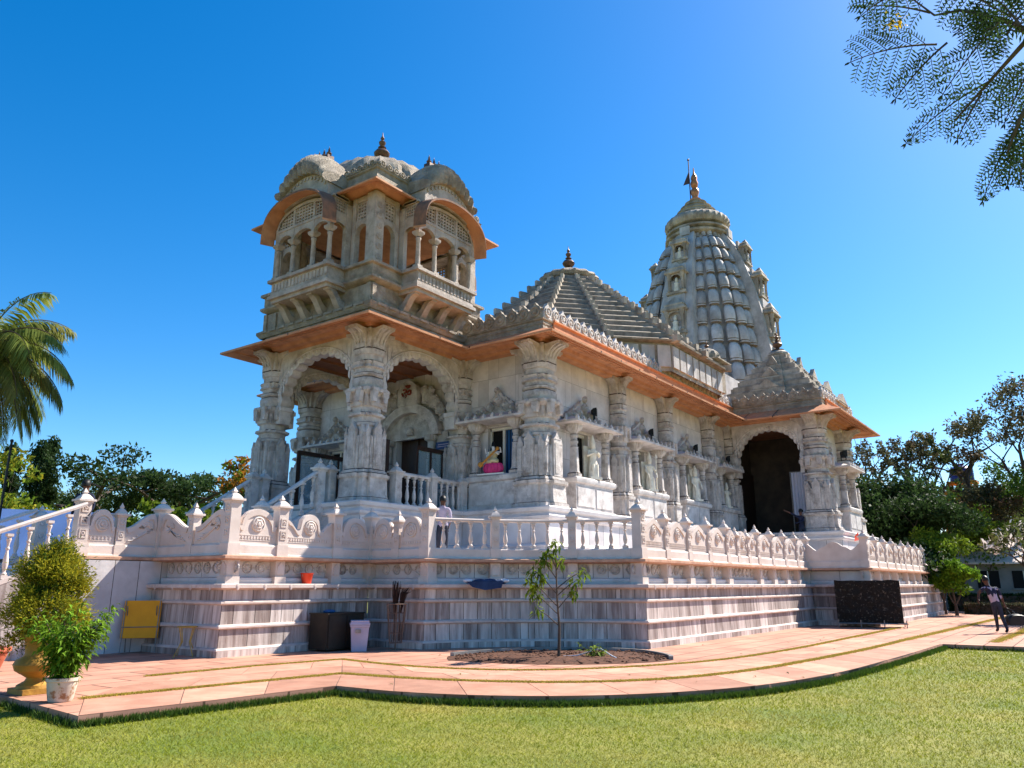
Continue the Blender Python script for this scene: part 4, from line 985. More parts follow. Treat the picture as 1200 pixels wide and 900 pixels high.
#@@ROOFS
# ------------------------------------------------------------------ roofs
# octagonal stepped hall roof
OC=(27.45,YA)
def octo(a,z,c=OC): 
    t=a*math.tan(PI/8); q=[(a,-t),(a,t),(t,a),(-t,a),(-a,t),(-a,-t),(-t,-a),(t,-a)]; return [(c[0]+x,c[1]+y,z) for x,y in q]
mb=MB()
mb.loft([octo(5.75,8.9),octo(5.75,9.95)],(False,True))
steps=13; a0,z0,a1_,z1_=5.95,9.95,1.05,14.3
for i in range(steps):
    t=i/steps; t2=(i+1)/steps; aa=a0+(a1_-a0)*t; ab=a0+(a1_-a0)*t2; za=z0+(z1_-z0)*t; zb=z0+(z1_-z0)*t2; dz=zb-za
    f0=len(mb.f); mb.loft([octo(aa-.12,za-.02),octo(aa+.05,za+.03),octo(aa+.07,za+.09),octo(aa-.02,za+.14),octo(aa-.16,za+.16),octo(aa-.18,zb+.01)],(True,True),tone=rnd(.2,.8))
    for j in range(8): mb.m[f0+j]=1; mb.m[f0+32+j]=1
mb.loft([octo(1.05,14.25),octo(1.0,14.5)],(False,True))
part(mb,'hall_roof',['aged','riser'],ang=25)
mb=MB() # drum panels under the roof
for i in range(8):
    q=octo(5.78,9); a=Vector(q[i][:2]); b=Vector(q[(i+1)%8][:2]); d=(b-a).normalized(); L=(b-a).length; nr=Vector((d.y,-d.x))
    for j in range(8):
        p=a+d*(L*(j+.5)/8); mb.cbox((p.x,p.y,9.45),(L/8*.8,.08,.8),math.atan2(d.y,d.x),rnd())
part(mb,'roof_drum_panels','spire')
for k in range(16):
    mb=MB()
    ang=k*PI/8; ca,sa=math.cos(ang),math.sin(ang); f=1/math.cos(PI/8) if k%2 else 1
    for i in range(steps):
        t=(i+.5)/steps; rr=(a0+(a1_-a0)*(i/steps))*f; z=z0+(z1_-z0)*i/steps
        s_=.13 if k%2 else .16
        mb.cbox((OC[0]+ca*(rr+.02),OC[1]+sa*(rr+.02),z+.11),(.42,s_*1.6*(1-.4*t),.24),ang,rnd())
        if k%2==0 and k in(8,10,12,14): mb.sphere((OC[0]+ca*(rr-.05),OC[1]+sa*(rr-.05),z+.30),.09,5,3)
    part(mb,'roof_rib','aged')
mb=MB() # sunlit coping at the corner next to the right side
c=(OC[0],OC[1])
mb.lathe([(.9,14.3),(1.22,14.42),(1.3,14.55),(1.22,14.66),(1.02,14.75),(.72,14.86),(.55,14.9),(.42,15.02),(.30,15.08)],(c[0],c[1],0),32,fl=.045,fn=16)
part(mb,'roof_dome','agedc')
def finial(mb,c,z,s=1.):
    mb.lathe([(.30*s,0),(.34*s,.04*s),(.12*s,.10*s),(.10*s,.16*s),(.24*s,.26*s),(.27*s,.36*s),(.20*s,.46*s),(.07*s,.52*s),(.14*s,.58*s),(.06*s,.64*s),(.11*s,.72*s),(.12*s,.78*s),(.04*s,.86*s),(.07*s,.93*s),(.02*s,1.02*s),(.01*s,1.15*s)],(c[0],c[1],z),12)
mb=MB(); finial(mb,c,15.02,1.05); part(mb,'roof_finial','copper')
# small kiosk at the corner of the hall roof
def kiosk(cx,cy,z,s=1.):
    mb=MB(); mb.box(cx-.55*s,cx+.55*s,cy-.55*s,cy+.55*s,z-1.3*s,z-.02); 
    mb.loft([[(cx+x*r_*s,cy+y*r_*s,z+h*s) for x,y in ((-1,-1),(1,-1),(1,1),(-1,1))] for r_,h in ((.55,-.02),(.78,.02),(.78,.07),(.5,.16))])
    mb.lathe([(.45*s,.12*s),(.52*s,.25*s),(.54*s,.36*s),(.46*s,.52*s),(.28*s,.66*s),(.12*s,.74*s)],(cx,cy,z),24,fl=.06,fn=12)
    part(mb,'roof_kiosk','orange2' if False else 'agedc'); f=MB(); finial(f,(cx,cy),z+.72*s,.38*s); part(f,'roof_finial','copper')
kiosk(29.9,11.75,10.35,.95); kiosk(25,11.75,10.0,.01) if False else None
kiosk(29.9,2*YA-11.75,10.35,.95)
# flat roof blocks behind
mb=MB(); mb.loft([[(x,y,z) for x,y in ((33.5,12.8),(40,12.8),(40,21.1),(33.5,21.1))] for z in (8.9,11.2)]); part(mb,'link_roof','spire',False)
# side porch roof
def pyr(cx,cy,hw,z0,z1,n,matn='aged'):
    mb=MB()
    for i in range(n):
        t=i/n; a=hw*(1-t)+.35*t; z=z0+(z1-z0)*t; zb=z0+(z1-z0)*(i+1)/n
        sq=lambda a,z: [(cx+x*a,cy+y*a,z) for x,y in ((-1,-1),(-.4,-1),(-.4,-1.08),(.4,-1.08),(.4,-1),(1,-1),(1,-.4),(1.08,-.4),(1.08,.4),(1,.4),(1,1),(.4,1),(.4,1.08),(-.4,1.08),(-.4,1),(-1,1),(-1,.4),(-1.08,.4),(-1.08,-.4),(-1,-.4))]
        mb.loft([sq(a-.1,z-.02),sq(a+.06,z+.03),sq(a+.06,z+.09),sq(a-.12,z+.15),sq(a-.12,zb+.01)],tone=rnd(.2,.8))
        for q in range(4):
            ang=q*PI/2; mb.X=Matrix.Translation((cx,cy,z+.1))@Matrix.Rotation(ang,4,'Z')
            w_=a*.30*(1 if i%2==0 else .7)
            if i%2==0: mb.plate([(-w_,0),(w_,0),(w_*.5,.2),(0,.42),(-w_*.5,.2)],-a*1.08-.08,-a*1.08+.1)
            mb.X=None
    mb.lathe([(.4,z1),(.5,z1+.08),(.48,z1+.18),(.3,z1+.3),(.15,z1+.36)],(cx,cy,0),20,fl=.05,fn=10)
    part(mb,'side_porch_roof',matn,ang=25); f=MB(); finial(f,(cx,cy),z1+.33,.85); part(f,'roof_finial','copper')
pyr(34.9,10.3,2.35,9.0,11.6,8); pyr(34.9,2*YA-10.3,2.35,9.0,11.6,8)
# ------------------------------------------------------------------ spire
SC=(42.9,YA)
prof_p=[(8.9,4.75),(13,4.45),(15.2,4.05),(16.5,3.88),(17.5,3.68),(18.5,3.42),(19.5,3.12),(20.5,2.74),(21.3,2.38),(21.9,2.02),(22.2,1.78)]
def pz_(z):
    for (za,pa),(zb,pb) in zip(prof_p[:-1],prof_p[1:]):
        if z<=zb: return pa+(pb-pa)*max(0,(z-za)/(zb-za))
    return prof_p[-1][1]
rings=[]; mb=MB(); nz=40
for i in range(nz+1):
    z=8.9+(22.2-8.9)*i/nz; p=pz_(z); rg=[]
    for k in range(32):
        a=2*PI*k/32; rr=p*.83; rg.append((SC[0]+rr*math.cos(a),SC[1]+rr*math.sin(a),z))
    rings.append(rg)
mb.loft(rings); 
sp=part(mb,'spire','spire')
spire_children=[]
def sp_part(mb,name,matn,**k): o=mb.build(name,matn,sp,**k); o.matrix_parent_inverse=Matrix.Identity(4); return o
# central projecting bands with smooth edges
for q in range(4):
    mb=MB()
    for i in range(nz):
        z=8.9+(22.2-8.9)*i/nz; z2=8.9+(22.2-8.9)*(i+1)/nz; p,p2=pz_(z),pz_(z2); h,h2=(.30*p**.85),(.30*p2**.85)
        vs=[]
        for zz,pp,hh in ((z,p,h),(z2,p2,h2)): vs+=[(-hh,-pp*.5,zz),(-hh,-pp,zz),(hh,-pp,zz),(hh,-pp*.5,zz)]
        mb.X=Matrix.Translation((SC[0],SC[1],0))@Matrix.Rotation(q*PI/2,4,'Z'); mb.add(vs,[(0,1,5,4),(1,2,6,5),(2,3,7,6)],.5)
        if i%3==0:
            mb.box(-h*.55,h*.55,-p-.05,-p+.1,z+.05,z+.6); 
    mb.X=None
    sp_part(mb,'spire_band','spire',ang=30)
# rows of bell shaped blocks
QB=[MB() for _ in range(4)]
z=12.0; ztop=22.0; row=0
while z<ztop:
    hgt=1.30-.045*row*1.0; hgt=max(hgt,.80); p=pz_(z+hgt*.5)
    for q in range(4):
        mb=QB[q]
        aw=math.asin(min(.9,.30*p**.85/p))
        ncol=5
        for c_ in range(ncol):
            a=q*PI/2-PI/2+aw+ (PI/2-2*aw)*(c_+.5)/ncol
            wdt=(PI/2-2*aw)*p*.90/ncol*.5*.78; rr=p*.905
            rr=p*(.905+.05*math.cos((c_-2)*1.2)) 
            tn=rnd()
            lean=(pz_(z+hgt)-pz_(z))
            def sec(s_,h,dep):
                pts=[]
                zz=z+h*hgt; r0=rr+lean*(h-.5)
                for x,y in ((-1,0),(-1,.55),(-.62,.95),(0,1.1),(.62,.95),(1,.55),(1,0)):
                    lx=x*wdt*s_; ly=r0-.28+ (y*.26*dep+.10)
                    pts.append((SC[0]+ly*math.cos(a)-lx*math.sin(a),SC[1]+ly*math.sin(a)+lx*math.cos(a),zz))
                return pts
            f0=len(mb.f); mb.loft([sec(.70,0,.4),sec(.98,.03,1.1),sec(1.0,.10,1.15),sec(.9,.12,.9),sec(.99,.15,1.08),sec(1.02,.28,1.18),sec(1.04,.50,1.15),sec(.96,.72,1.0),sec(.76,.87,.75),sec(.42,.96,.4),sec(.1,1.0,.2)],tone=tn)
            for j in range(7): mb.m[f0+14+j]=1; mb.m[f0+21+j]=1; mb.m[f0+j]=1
    z+=hgt*.97; row+=1
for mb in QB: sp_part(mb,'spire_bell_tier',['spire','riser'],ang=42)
# niches with figures stacked on the bands
def niche(q,z,s_):
    mb=MB(); p=pz_(z); X_=Matrix.Translation((SC[0],SC[1],0))@Matrix.Rotation(q*PI/2,4,'Z'); mb.X=X_
    w_=.42*s_; d=.20*s_; y=-p
    mb.box(-w_*1.25,w_*1.25,y-d*1.1,y+.3,z-.14*s_,z,.7); mb.box(-w_*1.0,w_*1.0,y-d*.8,y+.3,z-.34*s_,z-.141*s_,.4)
    for sx in (-1,1):
        mb.lathe([(.09*s_,0),(.10*s_,.06*s_),(.065*s_,.1*s_),(.065*s_,.75*s_),(.10*s_,.82*s_),(.12*s_,.95*s_)],(sx*w_*.85,y-d*.85,z),8); mb.box(sx*w_*.9-.08*s_,sx*w_*.9+.08*s_,y-d*.3,y+.3,z,z+.95*s_)
    # arch head
    n=10; pts=[(-w_*.68*math.cos(PI*i/n),z+.62*s_+.26*s_*math.sin(PI*i/n)) for i in range(n+1)]
    mb.add([(x,y-d*.9,zz) for x,zz in pts]+[(-w_*.95+1.9*w_*i/n,y-d*.9,z+.97*s_) for i in range(n+1)],[(i,i+1,n+2+i,n+1+i) for i in range(n)])
    mb.loft([[(x*r_*w_,y-d*.2+(yy)*r_*d,zz) for x,yy in ((-1,-1),(1,-1),(1,1.2),(-1,1.2))] for r_,zz in ((1.1,z+.94*s_),(1.32,z+.98*s_),(1.32,z+1.06*s_),(1.0,z+1.16*s_),(1.05,z+1.24*s_),(.7,z+1.34*s_),(.35,z+1.5*s_),(.1,z+1.6*s_))],tone=.7)
    o=sp_part(mb,'spire_niche','aged')
for q in range(4):
    for z_,s_ in ((20.05,.95),(17.75,1.15),(15.2,1.3)): niche(q,z_,s_)
for q in range(4):
    X_=Matrix.Translation((SC[0],SC[1],0))@Matrix.Rotation(q*PI/2,4,'Z')
    for z_,s_ in ((20.05,.95),(17.75,1.15),(15.2,1.3)):
        mb=MB(); mb.X=X_; y=-pz_(z_)-.06*s_
        mb.lathe([(.16*s_,0),(.17*s_,.1*s_),(.11*s_,.3*s_),(.14*s_,.45*s_),(.06*s_,.52*s_),(.085*s_,.6*s_),(.07*s_,.7*s_),(.02*s_,.78*s_)],(0,y,z_),8,tone=.9); sp_part(mb,'niche_figure','statue')
# neck, ribbed disc and crown
mb=MB(); mb.lathe([(1.75,22.1),(2.0,22.2),(2.02,22.32),(1.8,22.38),(1.72,22.5),(1.95,22.58),(1.95,22.7),(1.6,22.78),(1.5,22.9)],(SC[0],SC[1],0),40)
mb.lathe([(1.55,22.88),(1.85,22.95),(1.98,23.15),(1.95,23.38),(1.78,23.58),(1.5,23.75),(1.1,23.85)],(SC[0],SC[1],0),96,fl=.02,fn=32)
mb.lathe([(1.35,23.8),(1.42,23.9),(1.2,24.0),(1.15,24.1),(1.22,24.18),(.95,24.3),(.9,24.45),(.98,24.5),(.65,24.65),(.62,24.8),(.68,24.86),(.4,25.0),(.3,25.1)],(SC[0],SC[1],0),32)
sp_part(mb,'spire_crown','aged')
mb=MB(); mb.lathe([(.34,25.05),(.36,25.15),(.20,25.25),(.19,25.4),(.27,25.6),(.26,25.8),(.15,25.95),(.22,26.1),(.25,26.3),(.18,26.5),(.21,26.65),(.17,26.8),(.08,26.95),(.05,27.1),(.03,27.4)],(SC[0],SC[1],0),14)
sp_part(mb,'spire_kalash','gold')
mb=MB(); mb.tube([(SC[0]-.15,SC[1]+.25,24.9),(SC[0]-.15,SC[1]+.25,28.0)],.035,5); mb.sphere((SC[0]-.15,SC[1]+.25,28.0),.08,6,4)
mb.add([(SC[0]-.15,SC[1]+.25,27.2),(SC[0]-.15,SC[1]+.27,26.3),(SC[0]-.5,SC[1]+.55,26.1)],[(0,1,2)]); sp_part(mb,'flag_pole','copper')
# ------------------------------------------------------------------ balcony tower over the entrance porch
PC=(15.68,16.74); HB=2.34
def sq(h,z,c=PC): return [(c[0]+x*h,c[1]+y*h,z) for x,y in ((-1,-1),(1,-1),(1,1),(-1,1))]
mb=MB()
mb.loft([sq(HB+.02,8.55),sq(HB+.10,8.66),sq(HB+.10,8.74),sq(HB+.0,8.77),sq(HB-.1,8.79)],(False,True))
mb.loft([sq(HB-.12,8.7),sq(HB-.12,9.36)],(False,False)); mb.loft([sq(HB-.12,9.34),sq(HB,9.38),sq(HB+.06,9.44),sq(HB+.06,9.50),sq(HB-.04,9.54),sq(HB-.02,9.58),sq(HB-.02,9.84),sq(HB+.07,9.86),sq(HB+.07,9.94),sq(HB-.06,9.97)],(False,True))
for q in range(4):
    mb.X=Matrix.Translation((PC[0],PC[1],0))@Matrix.Rotation(q*PI/2,4,'Z')
    for i in range(11): 
        x=-HB+.3+i*(2*HB-.6)/10; mb.box(x-.14,x+.14,-HB-.13,-HB,8.66,8.73,rnd()) 
    for x in (-2.05,2.05): mb.box(x-.28,x+.28,-HB+.06,-HB+.2,8.80,9.30,.7)
    mb.X=None
part(mb,'tower_base','agedc')

def corner_block():
    # corner piers, small arches and lattice of the square core
    for q in range(4):
        mb=MB(); mb.X=Matrix.Translation((PC[0],PC[1],0))@Matrix.Rotation(q*PI/2,4,'Z')
        h=HB-.14
        mb.box(-h,-h+.34,-h,-h+.34,9.96,12.1,.6)
        mb.box(-1.37,-1.23,-h+.04,-h+.22,9.96,12.1,.6)
        mb.box(-h+.34,-1.371,-h+.06,-h+.2,11.95,12.1,.5) 
        for i in range(6):
            for X_ in (0,1):
                z=10.15+i*.31; mb.disc((-h+.17,-h,z),[(.10,0),(.10,.02),(.07,.03),(.03,.015),(.02,.03)],8) if X_==0 else None
        mb.X=None; part(mb,'tower_pier','tower')
        mb=MB(); mb.X=Matrix.Translation((PC[0],PC[1],0))@Matrix.Rotation(q*PI/2,4,'Z'); mb.box(1.23,1.37,-h+.04,-h+.22,9.96,12.1,.6); mb.box(1.371,h-.01,-h+.06,-h+.2,11.95,12.1,.5); mb.X=None; part(mb,'tower_jamb','tower')
corner_block()
def lattice(mb,x0,x1,z0,z1,y,t=.03,s_=.13,keep=None):
    "jali: slab with holes, diagonal bars"
    nx=max(2,int((x1-x0)/s_)); nz=max(2,int((z1-z0)/s_)); dx=(x1-x0)/nx; dz=(z1-z0)/nz; b=.022
    for i in range(nx+1):
        x=x0+i*dx; mb.box(x-b,x+b,y-t,y+t,z0,z1,.5)
    for j in range(nz+1):
        z=z0+j*dz; mb.box(x0,x1,y-t*.9,y+t*.9,z-b,z+b,.5)
    for i in range(nx):
        for j in range(nz):
            if (i+j)%2==0: mb.sphere((x0+(i+.5)*dx,y,z0+(j+.5)*dz),.035,4,2)
def small_arch(mb,x0,x1,zs,za,zt,y,t=.07):
    n=16; hw=(x1-x0)/2; c=(x0+x1)/2; pts=[(c-hw*math.cos(PI*i/n)*(1-.06*abs(math.sin(5*PI*i/n))),zs+(za-zs)*math.sin(PI*i/n)**.8) for i in range(n+1)]
    for yy in (y-t,y+t): mb.add([(x,yy,z) for x,z in pts]+[(x0+(x1-x0)*i/n,yy,zt) for i in range(n+1)],[(i,i+1,n+2+i,n+1+i) for i in range(n)])
    mb.add([(x,y-t,z) for x,z in pts]+[(x,y+t,z) for x,z in pts],[(i,i+1,n+2+i,n+1+i) for i in range(n)])
for q in range(4):
  for sx in (-1,1):
    mb=MB(); mb.X=Matrix.Translation((PC[0],PC[1],0))@Matrix.Rotation(q*PI/2,4,'Z'); h=HB-.14
    for _ in (0,):
        x0,x1=sorted((sx*1.37,sx*(h-.33))); small_arch(mb,x0,x1,10.95,11.25,11.36,-h+.13)
        mb.box(x0,x1,-h+.07,-h+.19,11.361,11.40); lattice(mb,x0+.02,x1-.02,11.42,11.93,-h+.13,s_=.10)
    mb.X=None; part(mb,'tower_lattice','tower')
# core eave (chajja) on the square, interrupted by the bays
mb=MB(); TPth=[(PC[0]-HB,PC[1]-HB),(PC[0]+HB,PC[1]-HB),(PC[0]+HB,PC[1]+HB),(PC[0]-HB,PC[1]+HB)]
sweep(mb,TPth,[(-.3,12.16),(-.1,12.18),(.0,12.26),(.36,12.06),(.39,12.06),(.39,12.11)],True); part(mb,'tower_eave','orange')
mb=MB(); sweep(mb,TPth,[(.39,12.111),(.1,12.26),(-.05,12.32),(-.05,12.42),(-.08,12.5),(-.08,12.72),(-.02,12.75),(-.02,12.80),(-.12,12.83)],True); poly_face(mb,TPth,12.8)
for i in range(4):
    a,b=TPth[i],TPth[(i+1)%4]; crest(mb,offset_path(TPth,-.1,True)[i],offset_path(TPth,-.1,True)[(i+1)%4],12.8,h=.20,step=.26)
part(mb,'tower_roof','agedc')
mb=MB(); mb.loft([sq(1.9,12.78),sq(2.0,12.95),sq(1.95,13.05)],(False,True)); mb.lathe([(1.8,13.0),(1.95,13.15),(1.95,13.4),(1.8,13.75),(1.4,14.15),(.9,14.38),(.5,14.45)],(PC[0],PC[1],0),64,fl=.035,fn=24)
mb.lathe([(.55,14.38),(.72,14.46),(.72,14.56),(.5,14.66),(.34,14.75)],(PC[0],PC[1],0),32,fl=.05,fn=14); part(mb,'tower_dome','agedc')
mb=MB(); finial(mb,PC,14.72,.98); part(mb,'roof_finial','copper')
# projecting bays
JW=1.22; JP=HB+.62
def bay(q):
    Xm=Matrix.Translation((PC[0],PC[1],0))@Matrix.Rotation(q*PI/2,4,'Z')
    mb=MB(); mb.X=Xm
    # floor slab and moulded sill
    for h,p,z0,z1 in ((JW-.02,JP-.06,9.26,9.36),(JW+.06,JP+.03,9.3601,9.46),(JW,JP-.03,9.461,9.56),(JW-.02,JP-.05,9.561,9.86),(JW+.07,JP+.05,9.861,9.95)): mb.box(-h,h,-p,-HB+.3,z0,z1,rnd())
    for i in range(16):
        x=-JW+.08+i*(2*JW-.16)/15; mb.box(x-.04,x+.04,-JP+.03,-JP+.07,9.60,9.82,.7)
    # curved brackets
    for i in range(4):
        x=-JW+.16+i*(2*JW-.32)/3; n=8; up=[];lo=[]
        for k in range(n+1):
            a=k/n; y=-(HB-.15)-.62*a; zt=9.26; zl=8.72+.50*(a-.14*math.sin(a*PI*2))
            lo.append((y,min(zl,9.22)))
        vs=[(x-.10,y,z) for y,z in lo]+[(x+.10,y,z) for y,z in lo]+[(x-.10,y,min(z+.26,9.262)) for y,z in lo]+[(x+.10,y,min(z+.26,9.262)) for y,z in lo]; m_=n+1
        mb.add(vs,[(k,k+1,m_+k+1,m_+k) for k in range(n)]+[(k,k+1,2*m_+k+1,2*m_+k) for k in range(n)]+[(m_+k,m_+k+1,3*m_+k+1,3*m_+k) for k in range(n)]+[(n,m_+n,3*m_+n,2*m_+n)],.6)
        mb.sphere((x,lo[1][0]-.06,lo[1][1]-.02),.085,6,4)
    base=mb.build('balcony','tower',tem); base.matrix_parent_inverse=Matrix.Translation(-TP)
    def sub(m_,name,mt,**k): o=m_.build(name,mt,base,**k); return o
    # columns
    for x in (-JW+.1,-JW*.36,JW*.36,JW-.1):
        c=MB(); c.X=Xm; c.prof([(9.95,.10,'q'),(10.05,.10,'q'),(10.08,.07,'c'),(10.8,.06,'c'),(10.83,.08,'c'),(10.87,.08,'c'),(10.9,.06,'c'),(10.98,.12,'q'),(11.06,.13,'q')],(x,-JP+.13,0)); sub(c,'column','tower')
    c=MB(); c.X=Xm
    c.box(-JW+.02,-JW+.16,-HB,-HB+.2,9.95,11.9,.5); c.box(JW-.16,JW-.02,-HB,-HB+.2,9.95,11.9,.5)
    xs=[-JW+.1,-JW*.36,JW*.36,JW-.1]
    for a,b in zip(xs[:-1],xs[1:]): small_arch(c,a+.02,b-.02,10.98,11.27,11.42,-JP+.13,.06)
    for x in xs: c.box(x-.05,x+.05,-JP+.06,-JP+.2,11.06,11.42+.0,.5)
    # side arches
    for sx in (-1,1):
        n=12; y0,y1=-JP+.15,-HB+.05; pts=[]
        for i in range(n+1):
            y=y0+(y1-y0)*i/n; u=2*i/n-1; pts.append((y,11.0+.26*math.sqrt(max(0,1-u*u))))
        for xx in (sx*(JW-.15),sx*(JW-.04)): c.add([(xx,y,z) for y,z in pts]+[(xx,y,11.5) for y,z in pts],[(i,i+1,n+2+i,n+1+i) for i in range(n)])
    c.box(-JW+.03,JW-.03,-JP+.05,-JP+.21,11.421,11.50)
    for sx in (-1,1): c.box(*sorted((sx*(JW-.15),sx*(JW-.04))),-JP+.2,-HB+.05,11.5,11.56); c.box(*sorted((sx*(JW-.15),sx*(JW-.04))),-JP+.2,-HB+.05,11.98,12.1)
    c.box(-JW+.04,JW-.04,-JP+.12,-HB+.1,12.0,12.06)
    # tympanum frame following the curved hood
    n=20
    HZ=lambda u: 11.5+.62*math.sqrt(max(0,1-abs(u)**2.1))
    for xx in (-JW*.36,JW*.36): c.box(xx-.045,xx+.045,-JP+.07,-JP+.19,11.5,HZ(xx/JW)-.02)
    c.add([((-1+2*i/n)*JW,yy,HZ(-1+2*i/n)) for yy in (-JP+.06,-JP+.2) for i in range(n+1)]+[((-1+2*i/n)*JW*.93,yy,11.5+(HZ(-1+2*i/n)-11.5)*.84) for yy in (-JP+.06,-JP+.2) for i in range(n+1)],
          [(i,i+1,2*(n+1)+i+1,2*(n+1)+i) for i in range(n)]+[(n+1+i,n+2+i,3*(n+1)+i+1,3*(n+1)+i) for i in range(n)]+[(i,i+1,n+2+i,n+1+i) for i in range(n)])
    sub(c,'arcade','tower')
    c=MB(); c.X=Xm
    for i in range(19):
        x=-JW+.1+i*(2*JW-.2)/18; zt=11.5+(HZ(x/JW)-11.5)*.9
        if zt>11.56: c.box(x-.02,x+.02,-JP+.10,-JP+.16,11.5,zt)
    for j in range(1,6):
        z=11.5+j*.1; u=math.sqrt(max(0,1-((z-11.5)/.58)**2)); 
        if u>.1: c.box(-JW*u*.93,JW*u*.93,-JP+.105,-JP+.155,z-.02,z+.02)
    for sx in (-1,1):
        for i in range(6): y_=-JP+.25+i*.09; c.box(sx*(JW-.10)-.02,sx*(JW-.10)+.02,y_-.015,y_+.015,11.56,11.98)
        for j in range(5): z_=11.60+j*.085; c.box(sx*(JW-.10)-.018,sx*(JW-.10)+.018,-JP+.2,-HB+.05,z_-.015,z_+.015)
    sub(c,'lattice','tower')
    # curved hood (orange), drooping to both sides
    n=28; rings=[]
    for (dy,) in ((0,),):
        pass
    def hood(u): # u -1..1 
        a=u*PI/2*1.0; return (math.sin(a)*(JW+.13), 11.06+ 1.18*math.cos(a)**.6)
    ytip=-JP-.36; yin=-JP+.12
    vs=[]; 
    for i in range(n+1):
        x,z=hood(-1+2*i/n); vs+=[(x,ytip,z-.06),(x*1.0,yin,z+.02),(x,ytip,z+.0),(x,yin,z+.09)]
    f=[]
    for i in range(n):
        a=i*4;b=a+4; f+=[(a,b,b+1,a+1),(a+2,b+2,b+3,a+3),(a,b,b+2,a+2)]
    f+=[(0,1,3,2),(n*4,n*4+1,n*4+3,n*4+2)]
    hmb=MB(); hmb.X=Xm; hmb.add(vs,f,.5); hmb.m=[1 if (k_<3*n and k_%3>0) else 0 for k_ in range(len(f))]; sub(hmb,'hood',['orange','hoodtop'],ang=60)
    # lunette above hood + drooping ribbed roof
    c=MB(); c.X=Xm; n=24; pl=[(1.02*(-1+2*i/n),12.02+.20*math.cos((-1+2*i/n)*PI/2)) for i in range(n+1)]+[(1.02*(1-2*i/n),12.42+.46*math.cos((1-2*i/n)*PI/2)**.8) for i in range(n+1)]
    c.plate(pl,-JP+.02,-HB+1.2,.5)
    for i in range(13):
        u=-1+2*(i+.5)/13; x=u*.98; c.box(x-.03,x+.03,-JP-.01,-JP+.03,12.30+.46*math.cos(u*PI/2)**.8-.02,12.39+.46*math.cos(u*PI/2)**.8-.02)
    sub(c,'gable','tower')
    c=MB(); c.X=Xm; NU,NV=44,12; grid=[]
    yc=-(JP-.55); dep=.72
    for i in range(NU+1):
        u=-1+2*i/NU; row_=[]
        x=u*1.06; zb=12.36+.52*math.cos(u*PI/2*.97)**.8; top=.66*math.cos(u*PI/2*.92)**.6+.14
        rib=.06*math.cos(i*PI/2)
        for j in range(NV+1):
            v=-PI*.62+ (PI*1.24)*j/NV; # cross section bulging
            y=yc+math.sin(v)/math.sin(PI*.62)*0+ (dep+.06*0+rib)*math.sin(v*1.0)*(1.0); z=zb+ (math.cos(v)-math.cos(PI*.62))/(1-math.cos(PI*.62))*(top+rib)
            row_.append((x,y,z))
        grid.append(row_)
    c.loft(grid,(True,True),closed=True)
    sub(c,'vault_roof','agedc',ang=50)
    c=MB(); c.X=Xm
    c.box(-.42,.42,yc-.12,yc+.12,13.58,13.70)
    for i in range(4): finial(c,(-.33+.22*i,yc),13.68,.30)
    sub(c,'ridge_finials','copper')
    return base
for q in range(4): bay(q)
mb=MB(); h=HB-.14
mb.box(PC[0]-h+.2,PC[0]+h-.2,PC[1]-h+.2,PC[1]+h-.2,12.0,12.1); part(mb,'tower_ceiling','orange',False)
#@@THINGS
# ------------------------------------------------------------------ figures
def skin_mesh(name,joints,edges,mats,zone,parent=None,sub=2,root=0,**k):
    """joints: {name:(x,y,z,r or (rx,ry))}; one continuous body"""
    names=list(joints); idx={n:i for i,n in enumerate(names)}
    me=bpy.data.meshes.new(name); me.from_pydata([joints[n][:3] for n in names],[(idx[a],idx[b]) for a,b in edges],[])
    o=bpy.data.objects.new(name,me); COL.objects.link(o)
    m=o.modifiers.new('s','SKIN'); 
    sv=me.skin_vertices[0].data
    for n,i in idx.items():
        r=joints[n][3]; sv[i].radius=(r,r) if not hasattr(r,'__len__') else r; sv[i].use_root=(i==root)
    m.branch_smoothing=.3; s_=o.modifiers.new('u','SUBSURF'); s_.levels=sub; s_.render_levels=sub
    bpy.context.view_layer.update(); dg=bpy.context.evaluated_depsgraph_get(); m2=bpy.data.meshes.new_from_object(o.evaluated_get(dg))
    bpy.data.objects.remove(o); m2.materials.clear()
    for x in mats: m2.materials.append(M[x])
    for p in m2.polygons: p.material_index=zone(p.center); p.use_smooth=True
    m2.name=name; o=bpy.data.objects.new(name,m2); link(o,parent); tag(o,**k); return o
def hand(J,Ed,pre,wrist,d,side,curl=.5,s=1.):
    "adds a palm and five unequal fingers to the skeleton"
    w=Vector(wrist); d=Vector(d).normalized(); sd=Vector(side).normalized(); nr=d.cross(sd)
    pm=w+d*.05*s; J[pre+'palm']=(*pm,(.030*s,.016*s)); Ed.append((pre+'wrist',pre+'palm'))
    for i,(off,l) in enumerate(((-.028,.075),(-.010,.085),(.010,.078),(.027,.062))):
        b=w+d*.09*s+sd*off*s; m_=b+d*l*.5*s+nr*curl*.015*s; t=m_+d*l*.45*s*(1-curl*.5)+nr*curl*.035*s
        J[f'{pre}f{i}a']=(*b,.010*s); J[f'{pre}f{i}b']=(*m_,.009*s); J[f'{pre}f{i}c']=(*t,.0075*s)
        Ed+= [(pre+'palm',f'{pre}f{i}a'),(f'{pre}f{i}a',f'{pre}f{i}b'),(f'{pre}f{i}b',f'{pre}f{i}c')]
    b=w+d*.035*s-sd*.03*s; t=b+d*.035*s-sd*.028*s+nr*.01*s; J[pre+'t1']=(*b,.012*s); J[pre+'t2']=(*t,.009*s); Ed+=[(pre+'palm',pre+'t1'),(pre+'t1',pre+'t2')]
